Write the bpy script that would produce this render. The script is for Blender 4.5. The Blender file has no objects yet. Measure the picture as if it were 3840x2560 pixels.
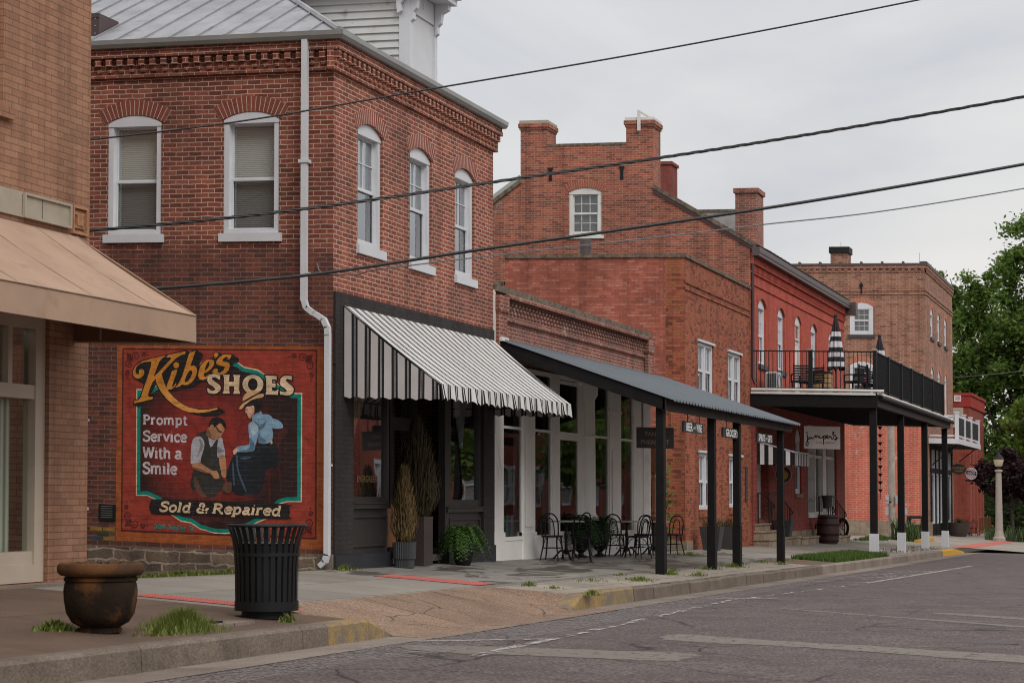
import bpy, bmesh, math, random
from mathutils import Vector, Matrix, geometry
R=math.radians; PI=math.pi
rnd=random.Random(11)
SC=bpy.context.scene; COL=SC.collection
# ------------------------------------------------------------- camera
cam=bpy.data.cameras.new('camera'); co=bpy.data.objects.new('camera',cam); COL.objects.link(co)
co.location=(-26.70,-11.62,1.025); co.rotation_euler=(R(92.3),0,R(18.3735-90))
cam.lens=70; cam.sensor_width=36; cam.shift_y=.07555; cam.clip_start=.1; cam.clip_end=2000
cam.dof.use_dof=True; cam.dof.focus_distance=38; cam.dof.aperture_fstop=5.6
SC.camera=co
# ------------------------------------------------------------- sky, sun, exposure
SC.view_settings.view_transform='Standard'; SC.view_settings.look='None'
SC.cycles.filter_width=1.05; SC.view_settings.exposure=0; SC.view_settings.gamma=1
wd=bpy.data.worlds.new('World'); SC.world=wd; wd.use_nodes=True
nt=wd.node_tree; nt.nodes.clear()
def nn(t,ty,**kw):
    n=t.nodes.new(ty)
    for k,v in kw.items():
        if k in('ins',):
            for a,b in v.items(): n.inputs[a].default_value=b
        else: setattr(n,k,v)
    return n
wo=nn(nt,'ShaderNodeOutputWorld'); bg1=nn(nt,'ShaderNodeBackground',ins={'Strength':.05}); bg2=nn(nt,'ShaderNodeBackground')
ad=nn(nt,'ShaderNodeAddShader'); sk=nn(nt,'ShaderNodeTexSky'); sk.sky_type='NISHITA'; sk.sun_disc=False
sk.sun_elevation=R(42); sk.sun_rotation=R(222); sk.dust_density=5; sk.air_density=1.5
L=nt.links.new
tc=nn(nt,'ShaderNodeTexCoord'); sep=nn(nt,'ShaderNodeSeparateXYZ'); L(tc.outputs['Generated'],sep.inputs[0])
ramp=nn(nt,'ShaderNodeValToRGB'); L(sep.outputs['Z'],ramp.inputs[0])
cr=ramp.color_ramp; cr.elements[0].position=0; cr.elements[0].color=(.80,.77,.745,1)
cr.elements[1].position=1; cr.elements[1].color=(1.35,1.35,1.35,1)
for p,c in((.07,(.78,.765,.755)),(.16,(.70,.71,.725)),(.26,(.68,.695,.72)),(.45,(1.08,1.07,1.07))):
    e=cr.elements.new(p); e.color=(*c,1)
mp=nn(nt,'ShaderNodeMapping'); mp.inputs['Scale'].default_value=(1,1,3.2); L(tc.outputs['Generated'],mp.inputs[0])
ns=nn(nt,'ShaderNodeTexNoise',ins={'Scale':3.2,'Detail':5,'Roughness':.5,'Distortion':.6}); L(mp.outputs[0],ns.inputs['Vector'])
cr2=nn(nt,'ShaderNodeValToRGB'); L(ns.outputs[0],cr2.inputs[0])
cr2.color_ramp.elements[0].position=.36; cr2.color_ramp.elements[0].color=(.85,.862,.90,1)
cr2.color_ramp.elements[1].position=.64; cr2.color_ramp.elements[1].color=(1.10,1.085,1.055,1)
mx=nn(nt,'ShaderNodeMix',data_type='RGBA',blend_type='MULTIPLY'); mx.inputs[0].default_value=1
L(ramp.outputs[0],mx.inputs[6]); L(cr2.outputs[0],mx.inputs[7])
L(mx.outputs[2],bg2.inputs[0]); L(sk.outputs[0],bg1.inputs[0]); bg1.inputs[1].default_value=.004
L(bg1.outputs[0],ad.inputs[0]); L(bg2.outputs[0],ad.inputs[1]); L(ad.outputs[0],wo.inputs[0])
sl=bpy.data.lights.new('sun','SUN'); sl.energy=1.3; sl.angle=R(24); sl.color=(1,.97,.93)
so=bpy.data.objects.new('sun',sl); COL.objects.link(so)
so.rotation_euler=Vector((.60,.66,-.80)).to_track_quat('-Z','Y').to_euler()
# ------------------------------------------------------------- helpers
K=.031                                             # the street falls a little from the houses to the road
WL={}
def tag(o,label=None,cat=None,group=None,kind=None):
    if label:o['label']=label
    if cat:o['category']=cat
    if group:o['group']=group
    if kind:o['kind']=kind
    return o
def empty(name,loc,label=None,cat=None,group=None):
    o=bpy.data.objects.new(name,None); COL.objects.link(o); o.location=loc; o.empty_display_size=.2; WL[o]=Vector(loc)
    return tag(o,label,cat,group)
def kids(o): return [c for c in bpy.data.objects if c.parent==o]
def copy_tree(o,parent=None):
    ks=[c for c in o.children]
    c=o.copy(); COL.objects.link(c); c.parent=parent; WL[c]=WL.get(o,Vector())
    for k in ks: copy_tree(k,c)
    return c
class Fr:
    def __init__(s,ax,c): s.ax=ax; s.c=c
    def __call__(s,u,v,d=0):
        return (u,s.c-d,v) if s.ax=='F' else (s.c-d,u,v)
    @property
    def dr(s): return 1 if s.ax=='F' else -1        # +1: reading direction runs with u
def FX(y): return Fr('F',y)
def SX(x): return Fr('S',x)
def rib_pts(pts,closed=False,n=4):                  # Catmull-Rom
    P=[Vector(p) for p in pts]; out=[]; m=len(P)
    for i in range(m if closed else m-1):
        a=P[(i-1)%m] if closed or i>0 else P[0]*2-P[1]; b=P[i]; c=P[(i+1)%m]; d=P[(i+2)%m] if closed or i+2<m else P[-1]*2-P[-2]
        for k in range(n):
            t=k/n; out.append(.5*((2*b)+(c-a)*t+(2*a-5*b+4*c-d)*t*t+(3*b-a-3*c+d)*t**3))
    if not closed: out.append(P[-1])
    return out
def area2(p): return sum(p[i][0]*p[(i+1)%len(p)][1]-p[(i+1)%len(p)][0]*p[i][1] for i in range(len(p)))/2
def offset(poly,d):                                 # grow (+) or shrink (-) a 2D outline
    p=[Vector((q[0],q[1])) for q in poly]
    if area2(p)<0: p=p[::-1]
    out=[]; n=len(p)
    for i in range(n):
        a,b,c=p[i-1],p[i],p[(i+1)%n]
        e1=(b-a); e2=(c-b)
        if e1.length<1e-9 or e2.length<1e-9: out.append(b); continue
        e1.normalize(); e2.normalize(); n1=Vector((e1.y,-e1.x)); n2=Vector((e2.y,-e2.x)); m=n1+n2
        if m.length<.3: out.append(b+n1*d); continue
        m.normalize(); out.append(b+m*d/max(.45,m.dot(n1)))
    return [(q.x,q.y) for q in out]
_tc={}
def text2d(s,bold=0,res=3):
    k=(s,bold)
    if k in _tc: return _tc[k]
    cu=bpy.data.curves.new('t','FONT'); cu.body=s; cu.offset=bold; cu.resolution_u=res
    ob=bpy.data.objects.new('t',cu); COL.objects.link(ob)
    dg=bpy.context.evaluated_depsgraph_get(); ev=ob.evaluated_get(dg); me=ev.to_mesh()
    vs=[(v.co.x,v.co.y) for v in me.vertices]; fs=[tuple(p.vertices) for p in me.polygons]
    ev.to_mesh_clear(); bpy.data.objects.remove(ob); bpy.data.curves.remove(cu)
    _tc[k]=(vs,fs); return vs,fs
class MB:
    def __init__(s): s.v=[]; s.f=[]; s.m=[]; s.uv={}
    def vs(s,pts):
        i=len(s.v); s.v+= [tuple(p) for p in pts]; return i
    def poly(s,pts,m=0,uv=None):
        i=s.vs(pts); s.f.append(tuple(range(i,i+len(pts)))); s.m.append(m)
        if uv: s.uv[len(s.f)-1]=uv
    def box(s,x0,x1,y0,y1,z0,z1,m=0):
        i=s.vs([(x,y,z) for z in(z0,z1) for y in(y0,y1) for x in(x0,x1)])
        for q in((0,2,3,1),(4,5,7,6),(0,1,5,4),(2,6,7,3),(0,4,6,2),(1,3,7,5)):
            s.f.append(tuple(i+a for a in q)); s.m.append(m)
    def fbox(s,fr,u0,u1,v0,v1,d0,d1,m=0):
        a=fr(u0,v0,d0); b=fr(u1,v1,d1)
        s.box(min(a[0],b[0]),max(a[0],b[0]),min(a[1],b[1]),max(a[1],b[1]),min(a[2],b[2]),max(a[2],b[2]),m)
    def bar(s,p0,p1,w,h,m=0,up=(0,0,1)):            # rectangular bar between two points
        a,b=Vector(p0),Vector(p1); d=(b-a).normalized(); u=Vector(up)
        if abs(d.dot(u))>.98: u=Vector((1,0,0))
        x=d.cross(u).normalized()*w/2; y=x.cross(d).normalized()*h/2
        i=s.vs([a-x-y,a+x-y,a+x+y,a-x+y,b-x-y,b+x-y,b+x+y,b-x+y])
        for q in((3,2,1,0),(4,5,6,7),(0,1,5,4),(1,2,6,5),(2,3,7,6),(3,0,4,7)): s.f.append(tuple(i+k for k in q)); s.m.append(m)
    def tube(s,pts,r,n=6,m=0,caps=True):
        P=[Vector(p) for p in pts]; k=len(P); rs=r if isinstance(r,(list,tuple)) else [r]*k
        t0=(P[1]-P[0]).normalized(); ref=Vector((0,0,1)) if abs(t0.z)<.9 else Vector((1,0,0))
        x=t0.cross(ref).normalized(); base=[]
        for j in range(k):
            t=(P[min(j+1,k-1)]-P[max(j-1,0)])
            t=t.normalized() if t.length>1e-9 else t0
            x=(x-t*x.dot(t)); x=x.normalized() if x.length>1e-6 else t.orthogonal().normalized(); y=t.cross(x)
            base.append(s.vs([P[j]+(x*math.cos(2*PI*a/n)+y*math.sin(2*PI*a/n))*rs[j] for a in range(n)]))
        for j in range(k-1):
            for a in range(n):
                b=(a+1)%n; s.f.append((base[j]+a,base[j]+b,base[j+1]+b,base[j+1]+a)); s.m.append(m)
        if caps:
            s.f.append(tuple(base[0]+a for a in range(n))[::-1]); s.m.append(m)
            s.f.append(tuple(base[-1]+a for a in range(n))); s.m.append(m)
    def cyl(s,p0,p1,r0,r1=None,n=12,m=0): s.tube([p0,p1],[r0,r0 if r1 is None else r1],n,m)
    def lathe(s,c,prof,n=24,m=0,flute=None):
        c=Vector(c); base=[]
        for (r,z) in prof:
            base.append(s.vs([c+Vector((r*(1+(flute*math.cos(a*PI) if flute else 0))*math.cos(2*PI*a/n),r*(1+(flute*math.cos(a*PI) if flute else 0))*math.sin(2*PI*a/n),z)) for a in range(n)]))
        for j in range(len(prof)-1):
            for a in range(n):
                b=(a+1)%n; s.f.append((base[j]+a,base[j]+b,base[j+1]+b,base[j+1]+a)); s.m.append(m)
    def disc(s,c,r,n=24,m=0): s.poly([(c[0]+r*math.cos(2*PI*a/n),c[1]+r*math.sin(2*PI*a/n),c[2]) for a in range(n)],m)
    def prism(s,fr,pts,d0,d1,m=0):                  # outline in a wall frame, extruded
        n=len(pts); i=s.vs([fr(u,v,d0) for u,v in pts]+[fr(u,v,d1) for u,v in pts])
        s.f.append(tuple(i+k for k in range(n))); s.m.append(m); s.f.append(tuple(i+n+k for k in range(n))[::-1]); s.m.append(m)
        for k in range(n):
            b=(k+1)%n; s.f.append((i+k,i+b,i+n+b,i+n+k)); s.m.append(m)
    def fpoly(s,fr,pts,d=0,holes=(),m=0):           # flat outline with holes in a wall frame
        loops=[[Vector((p[0],p[1],0)) for p in l] for l in [pts,*holes]]
        tr=geometry.tessellate_polygon(loops); fl=[q for l in loops for q in l]
        i=s.vs([fr(q.x,q.y,d) for q in fl])
        for t in tr: s.f.append(tuple(i+a for a in t)); s.m.append(m)
    def frib(s,fr,pts,w,d=0,m=0,smooth=True):       # flat brush stroke in a wall frame
        P=rib_pts(pts,n=3) if smooth and len(pts)>2 else [Vector(p) for p in pts]; k=len(P)
        L_=[];R_=[]
        for j in range(k):
            t=(P[min(j+1,k-1)]-P[max(j-1,0)]); t=t.normalized(); nx=Vector((-t.y,t.x))
            f=j/(k-1); ww=(w if not isinstance(w,(list,tuple)) else w[0]+(w[1]-w[0])*f)/2
            L_.append(P[j]+nx*ww); R_.append(P[j]-nx*ww)
        i=s.vs([fr(q.x,q.y,d) for q in L_]+[fr(q.x,q.y,d) for q in R_])
        for j in range(k-1): s.f.append((i+j,i+j+1,i+k+j+1,i+k+j)); s.m.append(m)
    def ftext(s,fr,t,uL,uR,vb,vt,d=0,bold=0,slant=0,m=0,rise=0):
        vs,fs=text2d(t,bold); xs=[v[0] for v in vs]; ys=[v[1] for v in vs]; x0,x1,y0,y1=min(xs),max(xs),min(ys),max(ys)
        i=s.vs([fr(uL+(uR-uL)*((x-x0)/(x1-x0)+slant*((y-y0)/(y1-y0)-.5)),vb+(vt-vb)*(y-y0)/(y1-y0)+rise*(x-x0)/(x1-x0),d) for x,y in vs])
        for f in fs: s.f.append(tuple(i+a for a in f)); s.m.append(m)
    def wall(s,fr,u0,u1,v0,v1,holes=(),reveal=.18,d=0,m=0,mr=None):
        mr=m if mr is None else mr; H=[(h+(0,))[:5] for h in holes]
        us=sorted({u0,u1,*[a for h in H for a in h[:2]]}); vs=sorted({v0,v1,*[h[2] for h in H],*[h[3]+h[4] for h in H]})
        us=[u for u in us if u0<=u<=u1]; vs=[v for v in vs if v0<=v<=v1]
        for a,b in zip(us,us[1:]):
            for c,e in zip(vs,vs[1:]):
                mu,mv=(a+b)/2,(c+e)/2
                if any(h[0]<mu<h[1] and h[2]<mv<h[3]+h[4] for h in H): continue
                s.poly([fr(a,c,d),fr(b,c,d),fr(b,e,d),fr(a,e,d)],m)
        for (a,b,c,e,r) in H:
            arc=arcpts(a,b,e,r); top=e+r
            if r>0:
                for p,q in zip(arc,arc[1:]): s.poly([fr(p[0],p[1],d),fr(q[0],q[1],d),fr(q[0],top,d),fr(p[0],top,d)],m)
            ring=[(a,c)]+arc+[(b,c)]
            for p,q in zip(ring,ring[1:]+ring[:1]): s.poly([fr(*p,d),fr(*q,d),fr(*q,d-reveal),fr(*p,d-reveal)],mr)
    def build(s,name,mats,parent=None,smooth=False,shear=False,label=None,cat=None,group=None,kind=None,loc=None,angle=35,uvs=1.):
        if not isinstance(mats,(list,tuple)): mats=[mats]
        me=bpy.data.meshes.new(name); off=Vector(loc) if loc is not None else Vector((0,0,0))
        if parent is not None: off=WL[parent]
        o3=off
        vs=[]
        for x,y,z in s.v: vs.append((x-o3.x,y-o3.y,(z+K*y if shear else z)-o3.z))
        me.from_pydata(vs,[],s.f)
        for m in mats: me.materials.append(m)
        uv=me.uv_layers.new(name='UVMap')
        for p in me.polygons:
            p.material_index=s.m[p.index] if s.m[p.index]<len(mats) else 0
            cu=s.uv.get(p.index)
            nx,ny,nz=abs(p.normal.x),abs(p.normal.y),abs(p.normal.z)
            for k,li in enumerate(p.loop_indices):
                if cu: uv.data[li].uv=cu[k]; continue
                x,y,z=s.v[me.loops[li].vertex_index]
                uv.data[li].uv=((x*uvs,y*uvs) if nz>=nx and nz>=ny and nz>.6 else ((y*uvs,z*uvs) if nx>ny else (x*uvs,z*uvs)))
        if smooth:
            me.polygons.foreach_set('use_smooth',[True]*len(me.polygons)); me.set_sharp_from_angle(angle=R(angle))
        me.update()
        o=bpy.data.objects.new(name,me); COL.objects.link(o)
        if parent is not None: o.parent=parent; WL[o]=off
        else: o.location=off; WL[o]=off
        return tag(o,label,cat,group,kind)
def arcpts(a,b,v,r,n=12):
    if r<=0: return [(a,v),(b,v)]
    w=b-a; Rr=(w*w/4+r*r)/(2*r); c=(a+b)/2; th=math.asin(min(1,w/2/Rr)); cz=v+r-Rr
    return [(c+Rr*math.sin(-th+2*th*i/n),cz+Rr*math.cos(-th+2*th*i/n)) for i in range(n+1)]
def arch(mb,fr,a,b,v,r,h,d,m=0,ext=.03):           # brick voussoirs over an opening
    A=arcpts(a-ext,b+ext,v-.01,r+.01,16); w=b-a; Rr=(w*w/4+r*r)/(2*r); c=((a+b)/2,v+r-Rr); l=0
    O=[]
    for (x,z) in A:
        q=Vector((x-c[0],z-c[1])); q=q.normalized()*(q.length+h); O.append((c[0]+q.x,c[1]+q.y))
    for i in range(len(A)-1):
        l2=l+(Vector(O[i+1])-Vector(O[i])).length*.85
        mb.poly([fr(*A[i],d),fr(*A[i+1],d),fr(*O[i+1],d),fr(*O[i],d)],m,uv=[(7.0,l),(7.0,l2),(7.2,l2),(7.2,l)])
        mb.poly([fr(*O[i],d),fr(*O[i+1],d),fr(*O[i+1],0),fr(*O[i],0)],m)
        l=l2
    for P,Q in((A[0],O[0]),(A[-1],O[-1])): mb.poly([fr(*P,d),fr(*Q,d),fr(*Q,0),fr(*P,0)],m)
# ------------------------------------------------------------- materials
def newmat(name):
    m=bpy.data.materials.new(name); m.use_nodes=True; t=m.node_tree
    return m,t,t.nodes['Principled BSDF'],t.links.new
def rgb(*c): return (*c,1)
def mixn(t,l,f,a,b,mode='MIX'):
    n=nn(t,'ShaderNodeMix',data_type='RGBA',blend_type=mode)
    for i,v in((0,f),(6,a),(7,b)):
        if hasattr(v,'is_output'): l(v,n.inputs[i])
        else: n.inputs[i].default_value=v if i==0 else (v if len(v)==4 else (*v,1))
    return n.outputs[2]
def rampn(t,l,src,stops,const=False):
    n=nn(t,'ShaderNodeValToRGB'); l(src,n.inputs[0]); cr=n.color_ramp
    if const: cr.interpolation='CONSTANT'
    while len(cr.elements)<len(stops): cr.elements.new(.5)
    for e,(p,c) in zip(cr.elements,stops): e.position=p; e.color=(c,c,c,1) if not isinstance(c,(tuple,list)) else (*c[:3],1)
    return n.outputs[0]
def noise(t,l,vec,scale,detail=4,rough=.55,dist=0,dim='3D'):
    n=nn(t,'ShaderNodeTexNoise',ins={'Scale':scale,'Detail':detail,'Roughness':rough,'Distortion':dist}); l(vec,n.inputs['Vector']); return n.outputs[0]
def bumpn(t,l,h,st,dist,b):
    n=nn(t,'ShaderNodeBump',ins={'Strength':st,'Distance':dist}); l(h,n.inputs['Height']); l(n.outputs[0],b.inputs['Normal'])
def mat(name,col,rough=.6,metal=0,mot=.18,sc=3,bump=.15,bsc=40,spec=.5,stain=None,grime=None):
    m,t,b,l=newmat(name); g=nn(t,'ShaderNodeTexCoord').outputs['Object']
    a=noise(t,l,g,sc,5); r=rampn(t,l,a,[(.3,1-mot),(.7,1+mot*.6)])
    c=mixn(t,l,1.0,rgb(*col),r,'MULTIPLY')
    if stain:
        a2=noise(t,l,g,stain[1],6,.62,.4); f=rampn(t,l,a2,[(stain[2],0),(stain[2]+.16,1)]); c=mixn(t,l,f,c,rgb(*stain[0]))
    l(c,b.inputs['Base Color']); b.inputs['Roughness'].default_value=rough; b.inputs['Metallic'].default_value=metal; b.inputs['Specular IOR Level'].default_value=spec
    if bump: bumpn(t,l,noise(t,l,g,bsc,3),bump,.01,b)
    return m
def brick(name,cols,mortar,bw=.215,rh=.07,ms=.012,warp=.008,dirt=(.35,.6),dirtcol=(.03,.022,.02),bump=.5,paint=None,rough=.85,eff=None,vary=.25,sq=None,zone=None):
    m,t,b,l=newmat(name); tc=nn(t,'ShaderNodeTexCoord'); uv=tc.outputs['UV']; ob=tc.outputs['Object']
    w=nn(t,'ShaderNodeTexNoise',ins={'Scale':5,'Detail':2}); l(uv,w.inputs['Vector'])
    v1=nn(t,'ShaderNodeVectorMath',operation='SUBTRACT'); l(w.outputs['Color'],v1.inputs[0]); v1.inputs[1].default_value=(.5,.5,.5)
    v2=nn(t,'ShaderNodeVectorMath',operation='SCALE'); l(v1.outputs[0],v2.inputs[0]); v2.inputs['Scale'].default_value=warp*2
    v3=nn(t,'ShaderNodeVectorMath',operation='ADD'); l(uv,v3.inputs[0]); l(v2.outputs[0],v3.inputs[1])
    bk=nn(t,'ShaderNodeTexBrick',ins={'Color1':(0,0,0,1),'Color2':(1,1,1,1),'Mortar':(.5,.5,.5,1),'Scale':1,'Mortar Size':ms/2,'Mortar Smooth':.25,'Brick Width':bw,'Row Height':rh,'Bias':0})
    if sq: bk.squash=sq[0]; bk.squash_frequency=sq[1]
    l(v3.outputs[0],bk.inputs['Vector'])
    n=len(cols); c=rampn(t,l,bk.outputs['Color'],[(i/(n),cc) for i,cc in enumerate(cols)] if n>1 else [(0,cols[0]),(1,cols[0])])
    fine=noise(t,l,uv,28,4); c=mixn(t,l,1.0,c,rampn(t,l,fine,[(.3,1-vary),(.75,1+vary*.7)]),'MULTIPLY')
    mc=mixn(t,l,noise(t,l,uv,9,3),[x*.75 for x in mortar],mortar)
    if paint: mc=mixn(t,l,1.0,c,rgb(paint,paint,paint),'MULTIPLY')
    c=mixn(t,l,bk.outputs['Fac'],c,mc)
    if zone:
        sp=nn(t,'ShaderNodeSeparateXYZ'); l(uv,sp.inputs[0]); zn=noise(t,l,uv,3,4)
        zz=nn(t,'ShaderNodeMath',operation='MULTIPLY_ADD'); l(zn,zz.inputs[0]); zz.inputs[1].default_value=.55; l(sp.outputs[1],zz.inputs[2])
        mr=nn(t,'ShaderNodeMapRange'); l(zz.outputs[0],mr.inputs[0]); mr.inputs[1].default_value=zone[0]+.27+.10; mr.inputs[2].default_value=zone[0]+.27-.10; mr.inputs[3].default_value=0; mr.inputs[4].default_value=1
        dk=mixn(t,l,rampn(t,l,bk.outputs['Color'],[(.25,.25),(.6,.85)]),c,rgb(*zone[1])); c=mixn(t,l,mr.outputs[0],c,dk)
    dn=noise(t,l,uv,dirt[1],6,.65,.5); c=mixn(t,l,rampn(t,l,dn,[(.46,0),(.72,dirt[0])]),c,rgb(*dirtcol))
    sm_=nn(t,'ShaderNodeMapping'); sm_.inputs['Scale'].default_value=(2.6,.16,1); l(uv,sm_.inputs[0]); c=mixn(t,l,1.0,c,rampn(t,l,noise(t,l,sm_.outputs[0],1.0,5,.65),[(.34,.70),(.56,1.05)]),'MULTIPLY')
    if eff:
        en=noise(t,l,uv,eff[1],7,.7,.3); c=mixn(t,l,rampn(t,l,en,[(eff[2],0),(eff[2]+.08,eff[0])]),c,rgb(.5,.42,.36))
    l(c,b.inputs['Base Color']); b.inputs['Roughness'].default_value=rough; b.inputs['Specular IOR Level'].default_value=.25
    inv=nn(t,'ShaderNodeMath',operation='MULTIPLY_ADD'); l(bk.outputs['Fac'],inv.inputs[0]); inv.inputs[1].default_value=-1; 
    fm=nn(t,'ShaderNodeMath',operation='MULTIPLY'); l(fine,fm.inputs[0]); fm.inputs[1].default_value=.7; l(fm.outputs[0],inv.inputs[2])
    bumpn(t,l,inv.outputs[0],bump,.012,b)
    return m
def glassmat(name,tint=(.8,.85,.85),refl=1.0,wavy=0):
    m=bpy.data.materials.new(name); m.use_nodes=True; t=m.node_tree; t.nodes.clear(); l=t.links.new
    o=nn(t,'ShaderNodeOutputMaterial'); tr=nn(t,'ShaderNodeBsdfTransparent'); tr.inputs[0].default_value=(*tint,1)
    gl=nn(t,'ShaderNodeBsdfGlossy'); gl.inputs['Roughness'].default_value=.015; gl.inputs[0].default_value=(.95,.97,1,1)
    fr=nn(t,'ShaderNodeFresnel',ins={'IOR':1.6}); mu=nn(t,'ShaderNodeMath',operation='MULTIPLY_ADD'); mu.use_clamp=True
    l(fr.outputs[0],mu.inputs[0]); mu.inputs[1].default_value=1.5*refl; mu.inputs[2].default_value=.02*refl
    mx=nn(t,'ShaderNodeMixShader'); l(mu.outputs[0],mx.inputs[0]); l(tr.outputs[0],mx.inputs[1]); l(gl.outputs[0],mx.inputs[2]); l(mx.outputs[0],o.inputs[0])
    if wavy:
        g=nn(t,'ShaderNodeTexCoord').outputs['Object']; a=noise(t,l,g,1.3,1,.4)
        bn=nn(t,'ShaderNodeBump',ins={'Strength':wavy,'Distance':.05}); l(a,bn.inputs['Height']); l(bn.outputs[0],gl.inputs['Normal']); l(bn.outputs[0],fr.inputs['Normal'])
    return m
def leafmat(name,c1,c2,c3=None,trans=.25,rough=.6):
    m,t,b,l=newmat(name); g=nn(t,'ShaderNodeNewGeometry').outputs['Random Per Island']
    c=rampn(t,l,g,[(0,c1),(.55,c2),(1,c3 or c2)]); l(c,b.inputs['Base Color']); b.inputs['Roughness'].default_value=rough
    b.inputs['Specular IOR Level'].default_value=.2
    if trans:
        tl=nn(t,'ShaderNodeBsdfTranslucent'); l(c,tl.inputs[0]); ms=nn(t,'ShaderNodeMixShader'); ms.inputs[0].default_value=trans
        l(b.outputs[0],ms.inputs[1]); l(tl.outputs[0],ms.inputs[2]); l(ms.outputs[0],t.nodes['Material Output'].inputs[0])
    return m
MT={}
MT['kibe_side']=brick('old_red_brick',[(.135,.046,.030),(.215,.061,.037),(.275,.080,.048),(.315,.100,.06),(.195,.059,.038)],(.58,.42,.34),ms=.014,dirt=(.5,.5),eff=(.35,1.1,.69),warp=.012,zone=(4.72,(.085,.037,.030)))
MT['kibe_arch']=brick('soldier_brick',[(.19,.055,.038),(.24,.07,.046),(.215,.06,.04)],(.58,.43,.35),bw=50,ms=.013,dirt=(.25,.6))
MT['front_arch']=brick('pale_jointed_soldier_brick',[(.24,.07,.048),(.29,.088,.06)],(.66,.52,.45),bw=50,ms=.016,dirt=(.2,.6))
MT['jun_arch']=brick('red_soldier_brick',[(.40,.07,.045),(.43,.085,.055)],(.46,.17,.13),bw=50,ms=.010,dirt=(.15,.6))
MT['far_arch']=brick('orange_soldier_brick',[(.40,.12,.07),(.46,.15,.09)],(.56,.42,.32),bw=50,ms=.016,dirt=(.15,.6))
MT['gable_arch']=brick('gable_soldier_brick',[(.30,.09,.055),(.34,.105,.065)],(.5,.36,.28),bw=50,ms=.012,dirt=(.2,.6))
MT['kibe_front']=brick('pointed_red_brick',[(.26,.068,.043),(.32,.085,.053),(.36,.112,.067),(.22,.064,.042)],(.62,.47,.37),ms=.0145,dirt=(.5,.5),eff=(.22,.9,.66))
MT['tan']=brick('tan_brick',[(.33,.170,.103),(.35,.182,.11),(.37,.195,.12),(.30,.152,.093)],(.17,.095,.065),bw=.262,rh=.0735,ms=.010,dirt=(.25,.4),warp=.003,bump=.35,vary=.12)
MT['brick_white']=brick('weathered_parapet_brick',[(.20,.068,.048),(.29,.09,.06),(.34,.115,.08),(.24,.08,.06)],(.50,.39,.32),ms=.014,dirt=(.6,.7),dirtcol=(.05,.045,.04),eff=(.5,1.4,.62))
MT['brick_two_side']=brick('salmon_red_brick',[(.38,.112,.072),(.43,.13,.085),(.49,.19,.135),(.34,.10,.068)],(.26,.11,.08),ms=.012,dirt=(.4,.45),eff=(.22,.6,.60))
MT['brick_two']=brick('rug_brick',[(.15,.05,.032),(.28,.075,.042),(.38,.10,.052),(.33,.135,.055),(.41,.115,.068)],(.13,.075,.055),bw=.21,ms=.009,dirt=(.3,.5),vary=.2)
MT['gable']=brick('old_gable_brick',[(.32,.095,.056),(.39,.115,.068),(.24,.08,.055),(.42,.13,.08),(.20,.072,.05)],(.54,.38,.29),ms=.0115,dirt=(.3,.35),eff=(.35,.7,.62))
MT['jun']=brick('painted_red_brick',[(.45,.078,.048),(.50,.09,.055),(.42,.07,.045)],(.52,.19,.14),ms=.008,dirt=(.18,.6),vary=.12)
MT['far_up']=brick('brown_brick',[(.265,.118,.08),(.33,.148,.098),(.19,.086,.06),(.35,.165,.11)],(.54,.40,.30),bw=.345,rh=.113,ms=.018,dirt=(.15,.3))
MT['far_low']=brick('faded_red_brick',[(.50,.115,.072),(.57,.15,.10),(.53,.13,.085)],(.66,.41,.31),bw=.345,rh=.113,ms=.020,dirt=(.12,.5),eff=(.85,1.0,.585))
MT['far_red']=brick('deep_red_brick',[(.30,.07,.045),(.35,.085,.055),(.28,.06,.04)],(.30,.12,.09),ms=.012,dirt=(.2,.5))
MT['opp']=MT['far_red']
MT['chim_red']=brick('painted_chimney_brick',[(.22,.06,.05),(.25,.07,.055)],(.2,.05,.045),ms=.01)
MT['darkpaint']=brick('charcoal_painted_brick',[(.034,.031,.029),(.042,.038,.036)],(.03,.028,.026),ms=.012,dirt=(.2,.8),paint=.75,eff=(.25,3.0,.74))
MT['white']=mat('white_paint',(.60,.61,.635),.5,mot=.07,sc=2,bump=.05)
MT['oldwhite']=mat('peeling_white_paint',(.64,.63,.60),.7,mot=.12,sc=2,stain=((.26,.23,.20),5,.60))
MT['clap']=mat('weathered_clapboard_paint',(.55,.55,.53),.7,mot=.12,sc=1.5,stain=((.17,.15,.135),3.2,.60))
MT['cream']=mat('cream_paint',(.46,.38,.30),.55,mot=.07,bump=.04)
MT['greywhite']=mat('storefront_white_paint',(.80,.78,.745),.5,mot=.1,sc=1.2,bump=.06)
MT['dark']=mat('charcoal_paint',(.030,.028,.026),.45,mot=.2,sc=2,bump=.08,stain=((.14,.13,.12),11,.74))
MT['plinth']=mat('blue_black_plinth_paint',(.020,.022,.028),.55,mot=.3)
MT['black']=mat('black_metal',(.010,.010,.011),.55,spec=.25,mot=.25,bump=.05)
MT['blackwood']=mat('black_stained_timber',(.010,.009,.009),.75,spec=.2,mot=.3,sc=6,bump=.2,bsc=18)
MT['brownbeam']=mat('dark_brown_fascia',(.040,.031,.028),.75,mot=.25,sc=3,spec=.2)
MT['underside']=mat('dark_timber_soffit',(.02,.018,.017),.8)
MT['galv']=mat('galvanised_gutter',(.36,.37,.36),.45,.35,mot=.15,sc=1.5,bump=.05,stain=((.22,.17,.14),2.5,.66))
MT['roofmetal']=mat('silver_painted_roof',(.27,.275,.295),.6,.0,mot=.25,sc=1.6,bump=.25,bsc=7,stain=((.15,.14,.14),4.5,.57))
MT['bluemetal']=mat('blue_grey_ribbed_metal',(.105,.122,.14),.55,.15,mot=.08,sc=1)
MT['brownmetal']=mat('brown_sheet_metal',(.085,.06,.058),.5,.1,mot=.12)
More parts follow.
